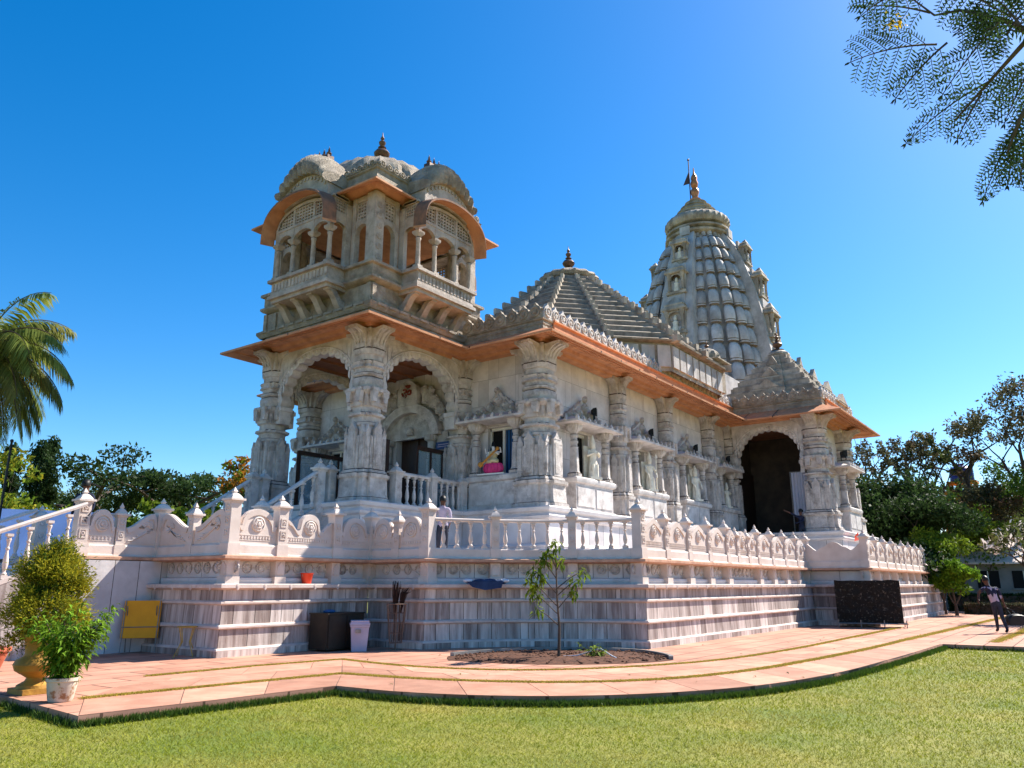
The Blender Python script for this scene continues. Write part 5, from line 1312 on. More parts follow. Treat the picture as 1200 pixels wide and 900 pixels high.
def person(loc,rz,P,mats,zone,label,hairlen=.0,lean=(0,0),face=1,group=None,sc=1.):
    root=empty('person',loc,rz,label=label,cat='person')
    J={};Ed=[]
    for k_,v in P.items():
        if not k_.startswith('_'): J[k_]=v
    def ch(*a):
        for x,y in zip(a[:-1],a[1:]): Ed.append((x,y))
    ch('pelvis','waist','chest','neck','head','crown'); ch('chest','shL','elL','wristL'); ch('chest','shR','elR','wristR')
    ch('pelvis','hipL','kneeL','ankL','toeL'); ch('pelvis','hipR','kneeR','ankR','toeR')
    for s_,pre in (('L','wristL'),('R','wristR')):
        w=Vector(J[pre][:3]); e=Vector(J['el'+s_][:3]); d=w-e
        J2=dict(J); JJ={}; 
        J.setdefault(pre,J[pre]); 
        # rename so hand() finds its wrist
        E2_=[]; hand(JJ,E2_,'h'+s_,w,d,P.get('_side'+s_,(0,1,0)),P.get('_curl',.5))
        for a,b in E2_: Ed.append((pre if a=='h'+s_+'wrist' else a,b))
        J.update(JJ)
    b=skin_mesh('body',J,Ed,mats,zone,root,1)
    if sc!=1: root.scale=(sc,)*3
    # head details: nose, ears, eyes and hair as children
    h=Vector(J['head'][:3]); c=Vector(J['crown'][:3]); fd=Vector(P.get('_face',(0,-1,0))).normalized(); up=(c-h).normalized(); sd=fd.cross(up)
    hm=MB(); cc=(h+c)/2+up*.015-fd*.012
    n=14
    rings=[]
    for k_ in range(8):
        th=PI*k_/7*.62; rr=.104*math.sin(th)+.004; zz=.122*math.cos(th)
        rings.append([tuple(cc+up*zz+(sd*math.cos(2*PI*i/n)*.86+(-fd)*math.sin(2*PI*i/n)*1.05)*rr-(fd*.02 if zz<.06 else fd*0)*1) for i in range(n)])
    hm.loft(rings); 
    hm.build('hair','hair',root)
    f=MB(); f.sphere(tuple(h+fd*.088+up*.03),.016,6,4,sc=(.8,.8,1.3)); 
    for s_ in (-1,1): f.sphere(tuple(h+sd*s_*.082+up*.03-fd*.005),.026,6,4,sc=(.5,.8,1.2))
    f.build('face','skin',root)
    e=MB()
    for s_ in (-1,1): e.sphere(tuple(h+fd*.082+sd*s_*.03+up*.05),.010,6,4)
    e.sphere(tuple(h+fd*.080-up*.012),.014,6,3,sc=(1.2,1,.35)); e.build('eyes_and_mouth','hair',root)
    return root
FR=AZ-PI/2   # local x -> image right, local y -> away
# walking man with a bag
Pm={'pelvis':(-.02,0,.90,(.135,.11)),'waist':(-.05,0,1.03,(.135,.10)),'chest':(-.10,.02,1.27,(.165,.11)),'neck':(-.17,.05,1.46,.055),'head':(-.19,.06,1.55,.082),'crown':(-.20,.07,1.66,.078),
 'shL':(-.27,0,1.38,.065),'elL':(-.43,.12,1.20,.045),'wristL':(-.52,.02,1.02,.030),'shR':(.09,0,1.36,.065),'elR':(.18,-.02,1.10,.045),'wristR':(.25,0,.86,.030),
 'hipL':(-.10,0,.86,.095),'kneeL':(.03,.16,.50,.065),'ankL':(.12,.30,.10,.045),'toeL':(.15,.45,.04,.04),'hipR':(.07,0,.86,.095),'kneeR':(.10,-.04,.48,.065),'ankR':(.15,-.14,.10,.045),'toeR':(.17,.0,.035,.042),
 '_face':(.3,1,0),'_sideL':(0,1,0),'_sideR':(0,1,0),'_curl':.9}
def zm(c):
    x,y,z=c
    arm=(x<-.33 and z>.85 and z<1.33) or (x>.16 and z<1.22)
    if z>1.43 and abs(x+.19)<.14: return 0
    if (x<-.40) or (x>.17 and z<1.16 and z>.6): return 0
    if z<.07: return 4
    if z<.95: return 3
    if z<1.14: return 2
    if 1.325<z+.12*x+.012<1.36: return 2
    return 1
wx,wy=29.2,2.62
person((wx,wy,.004),FR,Pm,['skin','navy','lav','trouser','blackp'],zm,'man walking away in a navy and pale striped shirt carrying a black bag')
mb=MB(); n=14
prof_=[(-.30,.02),(-.33,.12),(-.31,.24),(-.22,.33),(-.08,.36),(.10,.36),(.24,.31),(.31,.22),(.33,.10),(.29,.02)]
mb.loft([[(x*s_,y,.0+z*(1-.06*abs(k_-2))) for x,z in prof_] for k_,(y,s_) in enumerate(((-.15,.86),(-.12,.97),(0,1),(.12,.97),(.15,.86)))],tone=.5)
bag=empty('duffel_bag',(wx+.59*.55,wy-.807*.55,.22),FR,label='black duffel bag hanging from the walking man\'s right hand',cat='bag'); mb.build('bag_body','blackp',bag)
mb=MB()
for y in (-.08,.08): mb.tube([(-.20,y*1.4,.33),(-.26,y*.6,.46),(-.28,0,.55),(-.2,-y*.1,.52),(.0,y*.8,.40),(.10,y*1.4,.34)],.014,5)
mb.build('handle','blackp',bag)
# person in the side porch reaching up
Pp={'pelvis':(0,0,.92,(.12,.09)),'waist':(0,0,1.05,(.115,.085)),'chest':(-.02,0,1.30,(.15,.095)),'neck':(.0,0,1.48,.05),'head':(.0,-.01,1.57,.08),'crown':(.0,0,1.68,.076),
 'shL':(-.17,0,1.40,.055),'elL':(-.42,-.08,1.52,.04),'wristL':(-.66,-.12,1.62,.028),'shR':(.15,0,1.38,.055),'elR':(-.0,-.16,1.16,.04),'wristR':(-.22,-.2,1.12,.028),
 'hipL':(-.09,0,.88,.085),'kneeL':(-.10,-.02,.50,.06),'ankL':(-.10,0,.10,.042),'toeL':(-.10,-.14,.04,.038),'hipR':(.09,0,.88,.085),'kneeR':(.12,0,.50,.06),'ankR':(.14,.02,.10,.042),'toeR':(.15,-.12,.04,.038),
 '_face':(-1,-.4,0),'_sideL':(0,0,1),'_sideR':(0,0,1),'_curl':.3}
person((36.3,10.35,3.05),FR,Pp,['skin','navy','trouser'],lambda c: 0 if (c[2]>1.46 and abs(c[0])<.12) or c[0]<-.5 else (2 if c[2]<.95 else 1),'dark clothed person reaching out an arm beside the white curtain in the side porch')
mb=MB(); mb.box(-.5,.5,-.45,.45,0,.84); 
# seated person with a pink top behind the parapet
Ps={'pelvis':(0,0,.92,(.13,.10)),'waist':(0,0,1.05,(.125,.09)),'chest':(0,0,1.28,(.15,.10)),'neck':(0,0,1.45,.05),'head':(0,-.01,1.54,.08),'crown':(0,0,1.64,.077),
 'shL':(-.17,0,1.36,.06),'elL':(-.22,0,1.10,.042),'wristL':(-.20,-.1,.88,.028),'shR':(.17,0,1.36,.06),'elR':(.22,0,1.10,.042),'wristR':(.18,-.1,.88,.028),
 'hipL':(-.09,0,.88,.09),'kneeL':(-.10,-.02,.50,.065),'ankL':(-.10,0,.10,.045),'toeL':(-.10,-.14,.04,.04),'hipR':(.09,0,.88,.09),'kneeR':(.10,0,.50,.065),'ankR':(.10,.02,.10,.045),'toeR':(.11,-.12,.04,.04),
 '_face':(0,1,0),'_sideL':(0,1,0),'_sideR':(0,1,0),'_curl':.6}
person((15.9,13.95,2.085),FR,Ps,['skin','lav','trouser'],lambda c: 0 if (c[2]>1.43 and abs(c[0])<.12) or (c[2]<1.0 and abs(c[0])>.185) else (2 if c[2]<.88 else 1),'person in a pale pink top standing behind the parapet balusters')
person((8.40,18.0,2.085),FR,Ps,['skin','navy','trouser'],lambda c: 0 if (c[2]>1.43 and abs(c[0])<.12) else (2 if c[2]<.88 else 1),'black haired person in dark clothes behind the parapet post at the stair head',sc=.97)
# ------------------------------------------------------------------ statues in the windows
def statue(x,y,rz,label,s_=1.,kind=0):
    mb=MB(); mb.box(-.2,.2,-.15,.15,0,.07); 
    mb.loft([[(a*rx,b*ry,z) for a,b in [(math.cos(2*PI*i/10),math.sin(2*PI*i/10)) for i in range(10)]] for z,rx,ry in ((.07,.17,.13),(.2,.15,.12),(.45,.13,.10),(.55,.10,.08),(.66,.14,.095),(.76,.15,.09),(.80,.06,.05),(.83,.05,.05),(.87,.08,.08),(.95,.085,.085),(1.02,.07,.07),(1.10,.045,.045),(1.18,.02,.02))])
    for sx in (-1,1):
        mb.tube([(sx*.14,0,.76),(sx*.20,-.04,.62),(sx*(.14 if kind==0 else .18),-.12,(.66 if kind==0 else .50)),(sx*.05 if kind==0 else sx*.16,-.15,(.70 if kind==0 else .40))],[.045,.038,.03,.025],6)
        mb.tube([(sx*.07,-.08,.07),(sx*.07,-.07,.4)],[.05,.055],6)
    if kind==1: mb.tube([(.2,-.1,.07),(.2,-.1,1.0)],.018,5); mb.plate([(.14,1.0),(.26,1.0),(.2,1.14)],-.11,-.09)
    if kind==2: mb.disc((0,.08,.93),[(.17,0),(.17,.03),(.1,.03)],14)
    mb.box(-.22,.22,.12,.16,.05,.9)
    o=mb.build('stone_statue','statue',None,loc=tw(x,y,4.50),rz=rz,label=label,cat='statue',group='marble statues on the window sills'); o.scale=(s_*1.15,s_*1.15,s_*1.2); return o
YS=YW-.40
statue(20.15,YS,R(-20),'pale carved standing statue on the sill of the first side window, nearest the corner pillar',1.1,0)
statue(23.95,YS,R(-20),'pale standing statue with raised arms on the sill of the second side window',1.1,1)
statue(27.8,YS,R(-20),'pale standing statue on the sill of the third side window from the corner pillar',1.1,2)
statue(31.0,YS,R(-20),'small pale statue on the sill of the last side window beside the dark arch',.85,0)
gd=empty('goddess_statue',tw(X0-.26,13.5,4.495),-PI/2+R(8),label='painted seated goddess statue with a stringed instrument on a pink lotus in the front window',cat='statue')
gd.scale=(1.05,)*3
mb=MB(); mb.box(-.48,.48,-.2,.2,0,.045); mb.build('base_slab','white',gd)
mb=MB(); mb.lathe([(.22,.045),(.30,.10),(.34,.20),(.31,.32),(.27,.37)],(0,0,0),28,fl=.07,fn=14)
for i in range(14): a=2*PI*i/14; mb.sphere((.31*math.cos(a),.31*math.sin(a)*.9,.22),.06,6,5,tone=i%2,sc=(.7,.7,1.9))
o=mb.build('lotus','pink',gd); o.scale=(1,.6,1)
J={'pelvis':(0,0,.42,(.13,.10)),'waist':(0,0,.52,(.10,.08)),'chest':(0,0,.68,(.12,.085)),'neck':(0,0,.80,.04),'head':(0,-.01,.87,.065),'crown':(0,0,.95,.062),
 'kL':(-.22,-.10,.43,.075),'fL':(.05,-.18,.41,.05),'kR':(.22,-.10,.43,.075),'fR':(-.03,-.19,.45,.045),
 'sL':(-.13,0,.74,.045),'eL':(-.22,-.05,.60,.034),'wL':(-.13,-.16,.58,.024),'sR':(.13,0,.74,.045),'eR':(.22,-.05,.64,.034),'wR':(.12,-.17,.74,.024)}
skin_mesh('body',J,[('pelvis','waist'),('waist','chest'),('chest','neck'),('neck','head'),('head','crown'),('pelvis','kL'),('kL','fL'),('pelvis','kR'),('kR','fR'),('chest','sL'),('sL','eL'),('eL','wL'),('chest','sR'),('sR','eR'),('eR','wR')],
  ['white','yellowdress'],lambda c: 0 if c[2]>.78 or (abs(c[0])>.14 and c[2]>.5) else 1,gd,2)
mb=MB(); mb.tube([(-.36,-.22,.30),(.30,-.22,.82)],[.035,.028],8); mb.sphere((-.34,-.22,.33),.09,10,6); mb.sphere((.26,-.22,.80),.06,8,5); mb.build('lute','brass' if False else 'orangewall',gd)
mb=MB(); mb.sphere((0,.02,.93),.085,10,7,sc=(1,1,1)); mb.lathe([(.075,.96),(.06,1.02),(.02,1.08)],(0,.0,0),10); mb.tube([(-.08,.03,.9),(-.12,.03,.7)],[.04,.025],6); mb.tube([(.08,.03,.9),(.12,.03,.7)],[.04,.025],6); mb.build('hair','hair',gd)
mb=MB()
for sx in (-1,1): mb.tube([(sx*.12,.03,.74),(sx*.27,0,.72),(sx*.27,-.06,.86)],[.035,.028,.022],6)
mb.build('rear_arm','white',gd)
# ------------------------------------------------------------------ floodlights on the canopies
def flood(x,y,z,rz,label,s_=1.):
    r_=empty('floodlight',tw(x,y,z),rz,label=label,cat='floodlight',group='dark floodlights above the side windows')
    mb=MB(); mb.loft([[(a*w_,y_,z_+b*h_) for a,b in ((-1,-1),(1,-1),(1,1),(-1,1))] for y_,z_,w_,h_ in ((-.10,.30,.17*s_,.13*s_),(.02,.30,.15*s_,.11*s_),(.10,.30,.08*s_,.06*s_))]); mb.build('lamp_housing','blackp',r_)
    mb=MB(); mb.box(-.19*s_,-.175*s_,-.02,.02,.0,.32); mb.box(.175*s_,.19*s_,-.02,.02,0,.32); mb.box(-.19*s_,.19*s_,-.02,.02,-.02,-.001); mb.build('bracket','blackp',r_); return r_
for (c,h),lb in zip(WINS[1:],('second side window from the corner pillar','third side window from the corner pillar','last side window next to the dark arch')):
    flood(c+.15,YW-.45,6.30,R(25),'dark floodlight standing on the canopy of the '+lb)
flood(20.3,YW-.4,6.35,R(25),'dark floodlight half hidden by the crest over the first side window')
flood(34.05,7.75,6.5,R(40),'dark floodlight on the canopy of the side porch window',1.3)
# ------------------------------------------------------------------ small things around the plinth
b=MB(); b.lathe([(.10,0),(.105,.01),(.145,.22),(.155,.23),(.155,.245),(.14,.245),(.095,.02)],(0,0,0),20,cap=(True,True)); 
bk=empty('bucket',(12.25,14.93,1.478),0,label='red plastic bucket on the ledge below the parapet',cat='bucket'); b.build('bucket_body','red',bk)
b=MB(); b.tube([(.15*math.cos(a),-.02,.22-.13*math.sin(a)) for a in [PI*i/10 for i in range(11)]],.006,4); b.build('handle','steel',bk)
# dark cabinet
cb=empty('cabinet',(12.75,14.36,0),0,label='low dark metal cabinet against the plinth in the shaded corner',cat='cabinet')
b=MB(); b.box(-.55,.55,-.3,.3,.04,.80); b.box(-.57,.57,-.32,.32,.801,.83); b.build('cabinet_body','cab',cb)
b=MB(); b.box(-.52,-.01,-.325,-.301,.08,.77); b.box(.01,.52,-.325,-.301,.08,.77); b.build('cabinet_door','cab',cb)
b=MB(); b.sphere((-.1,0,.86),.11,8,5,sc=(1.6,1,.4)); tag(b.build('blue_cloth','blue',None,loc=(12.6,14.36,.0)),'crumpled blue cloth lying on the dark cabinet','cloth')
# pale bin
bn=empty('dustbin',(12.86,13.72,.0),R(-40),label='pale lilac plastic dustbin with its lid shut',cat='dustbin')
b=MB(); b.loft([[(x*s_,y*s_*.9,z) for x,y in ((-1,-1),(1,-1),(1,1),(-1,1))] for s_,z in ((.165,.0),(.20,.52),(.215,.53),(.215,.57),(.195,.57))]); b.build('bin_body','lilac',bn)
b=MB(); b.loft([[(x*s_,y*s_*.9,z) for x,y in ((-1,-1),(1,-1),(1,1),(-1,1))] for s_,z in ((.225,.575),(.225,.60),(.20,.635),(.205,.66),(.19,.67))]); b.build('lid','lilac',bn)
b=MB(); b.box(-.10,.02,-.215,-.19,.40,.48); b.build('handle','steel',bn)
# wire basket with brooms
wb=empty('wire_basket',(13.55,13.25,0),R(-42),label='tall rusty wire basket stand leaning by the plinth, holding brooms',cat='basket')
b=MB()
for q in range(4):
    b.X=Matrix.Rotation(q*PI/2,4,'Z')
    for i in range(7):
        t=-1+2*i/6; b.tube([(t*.13,-.13,.16),(t*.22,-.20,1.02)],.006,4)
    for z in (.16,.38,.60,.82,1.02):
        k_=(z-.16)/.86; h_=.13+.09*k_; y_=-(.13+.07*k_); b.tube([(-h_,y_,z),(h_,y_,z)],.007 if z<1 else .012,4)
b.X=None; b.tube([(0,0,.0),(0,0,1.0)],.02,6); b.tube([(-.15,0,.012),(.15,0,.012)],.012,5); b.tube([(0,-.15,.012),(0,.15,.012)],.012,5)
b.build('wire_frame','rust',wb,False)
for i,(dx,lean,lb) in enumerate(((-.04,.02,'dark fibre broom standing upright in the wire basket'),(.08,.14,'dark fibre broom tilting right in the wire basket'))):
    b=MB()
    for k_ in range(46):
        a=rnd(0,2*PI); r0=rnd(0,.03); r1=rnd(.02,.09); b.tube([(r0*math.cos(a),r0*math.sin(a),.82),(lean*.5+r1*math.cos(a),r1*math.sin(a),1.25),(lean+r1*1.3*math.cos(a),r1*1.3*math.sin(a),rnd(1.38,1.55)-.15*i)],[.008,.007,.004],4,cap=True)
    b.tube([(0,0,.2),(0,0,.9)],.015,5)
    tag(b.build('broom','broom',None,False,loc=(13.55+dx*.6,13.25-dx*.8,0),rz=R(-42)),lb,'broom','brooms in the wire basket')
# yellow board frame
yb=empty('yellow_board',(9.55,17.15,0),R(-38),label='yellow slanted board on a stand in front of the veined wall by the stair',cat='board')
b=MB(); b.X=Matrix.Rotation(R(-8),4,'X'); b.box(-.38,.38,-.02,.02,.32,1.12); b.X=None; b.build('panel','yellowp',yb,False)
b=MB(); b.X=Matrix.Rotation(R(-8),4,'X')
for x in (-.35,.35): b.tube([(x,-.03,.02),(x,-.03,1.12)],.012,5)
b.tube([(-.38,-.035,.55),(.38,-.035,.55)],.010,5); b.X=None
for x in (-.3,.3): b.tube([(x,.04,1.0),(x,.32,.01)],.012,5)
b.build('stand','steel',yb,False)
# yellow tube stool
ys=empty('stool',(9.7,15.55,0),R(-40),label='small stool with thin yellow metal tube legs beside the plinth',cat='stool')
b=MB()
for i in range(14):
    a=PI*2*i/14; a2=PI*2*(i+1)/14; b.tube([(.2*math.cos(a),.2*math.sin(a),.60),(.2*math.cos(a2),.2*math.sin(a2),.60)],.012,5)
b.build('seat_ring','brass',ys)
for i in range(4):
    a=PI/4+PI/2*i; b=MB(); b.tube([(.19*math.cos(a),.19*math.sin(a),.60),(.11*math.cos(a),.11*math.sin(a),.3),(.27*math.cos(a),.27*math.sin(a),.0)],.011,5); b.build('leg','brass',ys)
# blue and white bundle on the ledge
mb=MB()
for i,(t,rx,h_) in enumerate(((0,.12,.10),(.25,.2,.09),(.5,.22,.08),(.75,.16,.08))): mb.sphere((t,0,0.02),rx,8,5,rnd(),sc=(1,.5,.38))
mb.add([(-.1,-.12,.03),(.8,-.12,.03),(.75,-.14,-.12),(.35,-.15,-.17),(.05,-.14,-.10)],[(0,1,2,3,4)]); p_=ARC[5]; o=mb.build('cloth_bundle','cloth',None,loc=(14.95,12.2,1.50),rz=R(-44),label='navy cloth bundle draped over the ledge of the curved plinth',cat='cloth')
mb=MB()
for t in (-.05,.85): mb.sphere((t,-.02,0.05),.10,8,5,sc=(1.2,.6,.5))
mb.build('white_cloth','clothw',o)
# red cloth on the far parapet
mb=MB(); mb.add([(0,0,.36),(.35,.02,.12),(.85,.0,.02),(.8,.2,.06),(.3,.25,.0),(0,.15,.2)],[(0,1,5),(1,2,3,4),(1,4,5)]); mb.build('red_cloth','red',None,loc=(36.3,8.0,3.3),rz=0,label='bright red cloth dropped by the foot of the side porch',cat='cloth')
# black netted frame
nf=empty('net_frame',(30.05,7.62,0),math.atan2(5.45-7.62,30.6-30.05),label='large frame wrapped in black netting standing by the plinth recess',cat='frame')
mb=MB(); 
for i in range(36):
    for j in range(22):
        x0,x1,z0,z1=i*.059,(i+1)*.059,.16+j*.066,.16+(j+1)*.066
        q=lambda x,z:(x,.0+.05*noise.noise(Vector((x*5,z*5,1)))+.03*noise.noise(Vector((x*14,z*14,3))),z+.04*noise.noise(Vector((x*3,z*2,7))))
        mb.add([q(x0,z0),q(x1,z0),q(x1,z1),q(x0,z1)],[(0,1,2,3)],rnd())
mb.box(0,2.12,.12,.9,.2,1.56); mb.build('netting','netblack',nf,True,70)
mb=MB(); 
for x in (.02,.75,1.5,2.2): mb.tube([(x,-.06,.0),(x,-.06,.26)],.02,6)
mb.tube([(0,-.06,.14),(2.25,-.06,.14)],.022,6); mb.tube([(0,.9,.14),(2.25,.9,.14)],.022,6)
for x in (.02,2.2): mb.tube([(x,-.06,.14),(x,.9,.14)],.022,6); mb.tube([(x,.9,.14),(x,.9,0)],.02,6)
mb.build('metal_base','steel',nf)
#@@PLANTS
# ------------------------------------------------------------------ plants
def leaves(name,centres,rad,n,size,matn,parent=None,flat=.7,aspect=.5,droop=0.,**k):
    """n leaf quads scattered in the ellipsoid clumps; centres (m,3), rad (m,)"""
    C=np.asarray(centres,float); m=len(C); r=np.asarray(rad,float)*np.ones(m)
    wgt=r**2; wgt=wgt/wgt.sum(); i=RNG.choice(m,n,p=wgt)
    d=RNG.normal(size=(n,3)); d/=np.linalg.norm(d,axis=1)[:,None]; q=RNG.uniform(.25,1,n)**.5
    P=C[i]+d*(r[i]*q)[:,None]*np.array([1,1,flat])
    u=RNG.normal(size=(n,3)); u[:,2]-=droop; u/=np.linalg.norm(u,axis=1)[:,None]
    v=np.cross(u,RNG.normal(size=(n,3))); v/=np.linalg.norm(v,axis=1)[:,None]
    s=size*RNG.uniform(.6,1.35,n)[:,None]
    A=P-v*s*aspect*.5+u*s*.35; B=P+u*s; Cc=P+v*s*aspect*.5+u*s*.35
    V=np.stack([P-u*s*.1,A,B,Cc],1).reshape(-1,3)
    cl=RNG.uniform(0,1,m)[i]*.55+RNG.uniform(0,1,n)*.45
    return raw_mesh(name,V,4,cl,matn,parent,**k)
def branch(mb,p,d,L,r,depth,tips,spread=.6,n=3,grav=0.,seg=4):
    pts=[Vector(p)]; dd=Vector(d).normalized(); rad=[r]
    for i in range(seg):
        dd=(dd+Vector((rnd(-1,1),rnd(-1,1),rnd(-.6,.8)))*.13+Vector((0,0,-grav))).normalized(); pts.append(pts[-1]+dd*L/seg); rad.append(r*(1-.45*(i+1)/seg))
    mb.tube(pts,rad,6 if depth>1 else 4,rnd(),cap=False)
    if depth<=0: tips.append((pts[-1],L)); tips.append((pts[-2],L*.8)); return
    for k in range(n):
        a=2*PI*(k+rnd())/n; t=Vector((math.cos(a),math.sin(a),rnd(-.1,.5))); nd=(dd*(1-spread)+t*spread).normalized()
        j=seg if k<2 else seg-1
        branch(mb,pts[j],nd,L*rnd(.62,.82),rad[j]*.72,depth-1,tips,spread,n,grav,seg)
    if depth>=2: tips.append((pts[-1],L*.5))
def tree(name,loc,h,trunk_h,tr,crown_w,matn,nl,ls,label,group=None,depth=3,spread=.6,clump=.5,seed=1,flat=.7,stretch=1.,n=3,cat='tree',extra=None,top=None):
    random.seed(seed); root=empty(name,(loc[0],loc[1],loc[2] if len(loc)>2 else -.1),rnd(0,6),label=label,cat=cat,group=group)
    mb=MB(); tips=[]; 
    mb.tube([(0,0,0),(rnd(-.1,.1),rnd(-.1,.1),trunk_h*.5),(0,0,trunk_h)],[tr*1.25,tr,tr*.85],8,cap=False)
    L0=(h-trunk_h)*.42
    for k in range(n+1):
        a=2*PI*(k+rnd(0,.5))/(n+1); branch(mb,(0,0,trunk_h*(1-.12*(k%2))),(math.cos(a)*spread,math.sin(a)*spread,1-.45*spread),L0,tr*.7,depth-1,tips,spread,n)
    # fit to the requested size
    xs=max(max(abs(t[0].x),abs(t[0].y)) for t in tips); zs=max(t[0].z for t in tips); fx=crown_w*.5/(xs+.01); fz=(h-trunk_h)/(zs-trunk_h+.01)
    fitz=lambda z: z if z<trunk_h else trunk_h+(z-trunk_h)*fz*.93
    mb.v=[(x*(1+(fx*.9-1)*min(1,max(0,z/trunk_h-.6))),y*(1+(fx*.9-1)*min(1,max(0,z/trunk_h-.6))),fitz(z)) for x,y,z in mb.v]
    mb.build('trunk','trunk',root)
    C=[(t[0].x*fx*.9,t[0].y*fx*.9,fitz(t[0].z)) for t in tips]; r_=[clump*rnd(.55,1.25)*crown_w*.16 for t in tips]
    leaves('crown',C,r_,nl,ls,matn,root,flat)
    if extra: 
        m_,frac,sz=extra; sel=[i for i in range(len(C)) if rnd()<.6]; leaves('flowers' if 'flower' in m_ else 'pale_foliage',[C[i] for i in sel],[r_[i] for i in sel],int(nl*frac),sz,m_,root,flat)
    return root
def at(px,dist,z=-.1):
    "ground position seen at image column px (horizon row)"
    a=AZ-math.atan((px-600)/math.hypot(F_PX,HY-450)); return (dist*math.cos(a),dist*math.sin(a),z)
def pol(az,dist,z=-.1): return (dist*math.cos(R(az)),dist*math.sin(R(az)),z)
# thuja in the urn
urn=empty('garden_urn',(5.32,12.12,.004),0,label='ochre classical garden urn holding the golden conifer',cat='urn')
mb=MB(); mb.box(-.24,.24,-.24,.24,0,.07); mb.lathe([(.23,.07),(.22,.11),(.13,.16),(.11,.20),(.17,.24),(.27,.30),(.30,.38),(.27,.44),(.19,.48),(.17,.52),(.19,.68),(.22,.72),(.26,.75),(.26,.78),(.2,.78),(.19,.72)],(0,0,0),24); mb.build('urn_body','urn',urn)
mb=MB(); mb.lathe([(.19,.70),(.02,.74)],(0,0,0),16); mb.build('urn_soil','soil',urn)
tj=empty('conifer',(5.38,12.22,.70),0,label='bushy golden green conifer growing in the ochre urn',cat='conifer')
random.seed(5); mb=MB(); mb.tube([(0,0,-.05),(.02,0,.6),(0,.02,1.3)],[.035,.028,.012],6); C=[];rr=[]
for i in range(95):
    t=rnd()**.8; z=.02+1.15*t; w_=.60*(1-.62*abs(t-.28)**1.1)*(1.0 if t<.9 else .6); a=rnd(0,2*PI); r_=w_*math.sqrt(rnd(.1,1)); C.append((r_*math.cos(a),r_*math.sin(a),z+rnd(-.16,.16))); rr.append(rnd(.07,.17))
    if i%4==0: mb.tube([(0,0,z*.7),(C[-1][0],C[-1][1],C[-1][2])],[.010,.004],4)
mb.build('trunk','trunk',tj)
def sprays(name,C,rr,n,s_,matn,parent,outw=1.):
    C=np.array(C);rr=np.array(rr); i=RNG.integers(0,len(C),n); d=RNG.normal(size=(n,3)); P=C[i]+d*rr[i][:,None]*.55
    u=P*np.array([1,1,0])*outw+RNG.normal(size=(n,3))*.35+np.array([0,0,.25]); u/=np.linalg.norm(u,axis=1)[:,None]
    v=np.cross(u,RNG.normal(size=(n,3))); v/=np.linalg.norm(v,axis=1)[:,None]; s=s_*RNG.uniform(.6,1.4,n)[:,None]
    V=np.stack([P,P+u*s*.5-v*s*.13,P+u*s,P+u*s*.5+v*s*.13],1).reshape(-1,3)
    return raw_mesh(name,V,4,RNG.uniform(0,1,len(C))[i]*.6+RNG.uniform(0,.4,n),matn,parent)
sprays('foliage',C,rr,26000,.055,'lf_yellow',tj)
inn_=[(x*.6,y*.6,z) for x,y,z in C]; sprays('inner_foliage',inn_,[r*1.2 for r in rr],9000,.06,'lf_mid',tj)
# leafy shrub in the whitewashed pot
pt=empty('plant_pot',(5.16,10.98,.004),0,label='whitewashed round pot with peeling paint at the corner of the paving',cat='pot')
mb=MB(); mb.lathe([(.135,0),(.15,.03),(.185,.24),(.20,.25),(.20,.29),(.175,.29),(.165,.24)],(0,0,0),22); mb.build('pot_body','potw',pt)
mb=MB(); mb.lathe([(.17,.245),(.02,.26)],(0,0,0),12); mb.build('pot_soil','soil',pt)
def big_leaves(name,P,D,s_,matn,parent,w_=.36,fold=.18):
    "pointed bent leaves: 6 verts each as two quads pairs"
    n=len(P); P=np.array(P);D=np.array(D); D/=np.linalg.norm(D,axis=1)[:,None]; S=np.cross(D,[0,0,1.])+RNG.normal(size=(n,3))*.25; S/=np.linalg.norm(S,axis=1)[:,None]; U=np.cross(S,D)
    s=(s_*RNG.uniform(.65,1.3,n))[:,None]; a=P; m=P+D*s*.5+U*s*.05; t=P+D*s-np.array([0,0,1])*s*.22-U*0; L=m-S*s*w_*.5+U*s*fold*.4; Rr=m+S*s*w_*.5+U*s*fold*.4
    V=np.stack([a,L,t,m, a,m,t,Rr],1).reshape(-1,3); tn=np.repeat(RNG.uniform(0,1,n),2); return raw_mesh(name,V,4,tn,matn,parent)
def shrub(root,h,w_,n,ls,matn,nst=9,seed=3,z0=.25):
    random.seed(seed); mb=MB(); P=[];D=[]
    for k in range(nst):
        a=2*PI*k/nst+rnd(); r_=w_*rnd(.35,1); hh=h*rnd(.55,1.); pts=[Vector((0,0,z0)),Vector((r_*.35*math.cos(a),r_*.35*math.sin(a),z0+hh*.5)),Vector((r_*math.cos(a),r_*math.sin(a),z0+hh))]
        mb.tube(pts,[.014,.010,.005],5)
        for q in range(n//nst):
            t=rnd(.15,1.05); p=pts[0].lerp(pts[1],t*2) if t<.5 else pts[1].lerp(pts[2],t*2-1); p=p+Vector((rnd(-1,1),rnd(-1,1),rnd(-1,1)))*.10*w_/.5
            P.append(tuple(p)); D.append((math.cos(a)*.5+rnd(-1,1),math.sin(a)*.5+rnd(-1,1),rnd(-.7,.45)))
    mb.build('stem','bark2',root); big_leaves('foliage',P,D,ls,matn,root)
sh=empty('potted_shrub',(5.16,10.98,.0),0,label='glossy bright green leafy shrub in the whitewashed pot',cat='shrub'); shrub(sh,.90,.56,2600,.105,'lf_bright',18)
# terracotta pot edge at far left
pp_=empty('terracotta_pot',(5.9,15.3,.004),0,label='red terracotta pot cut by the left edge of the photograph',cat='pot'); mb=MB(); mb.lathe([(.18,0),(.2,.04),(.30,.34),(.34,.36),(.34,.42),(.30,.42),(.27,.34)],(0,0,0),22); mb.build('pot_body','terracotta',pp_)
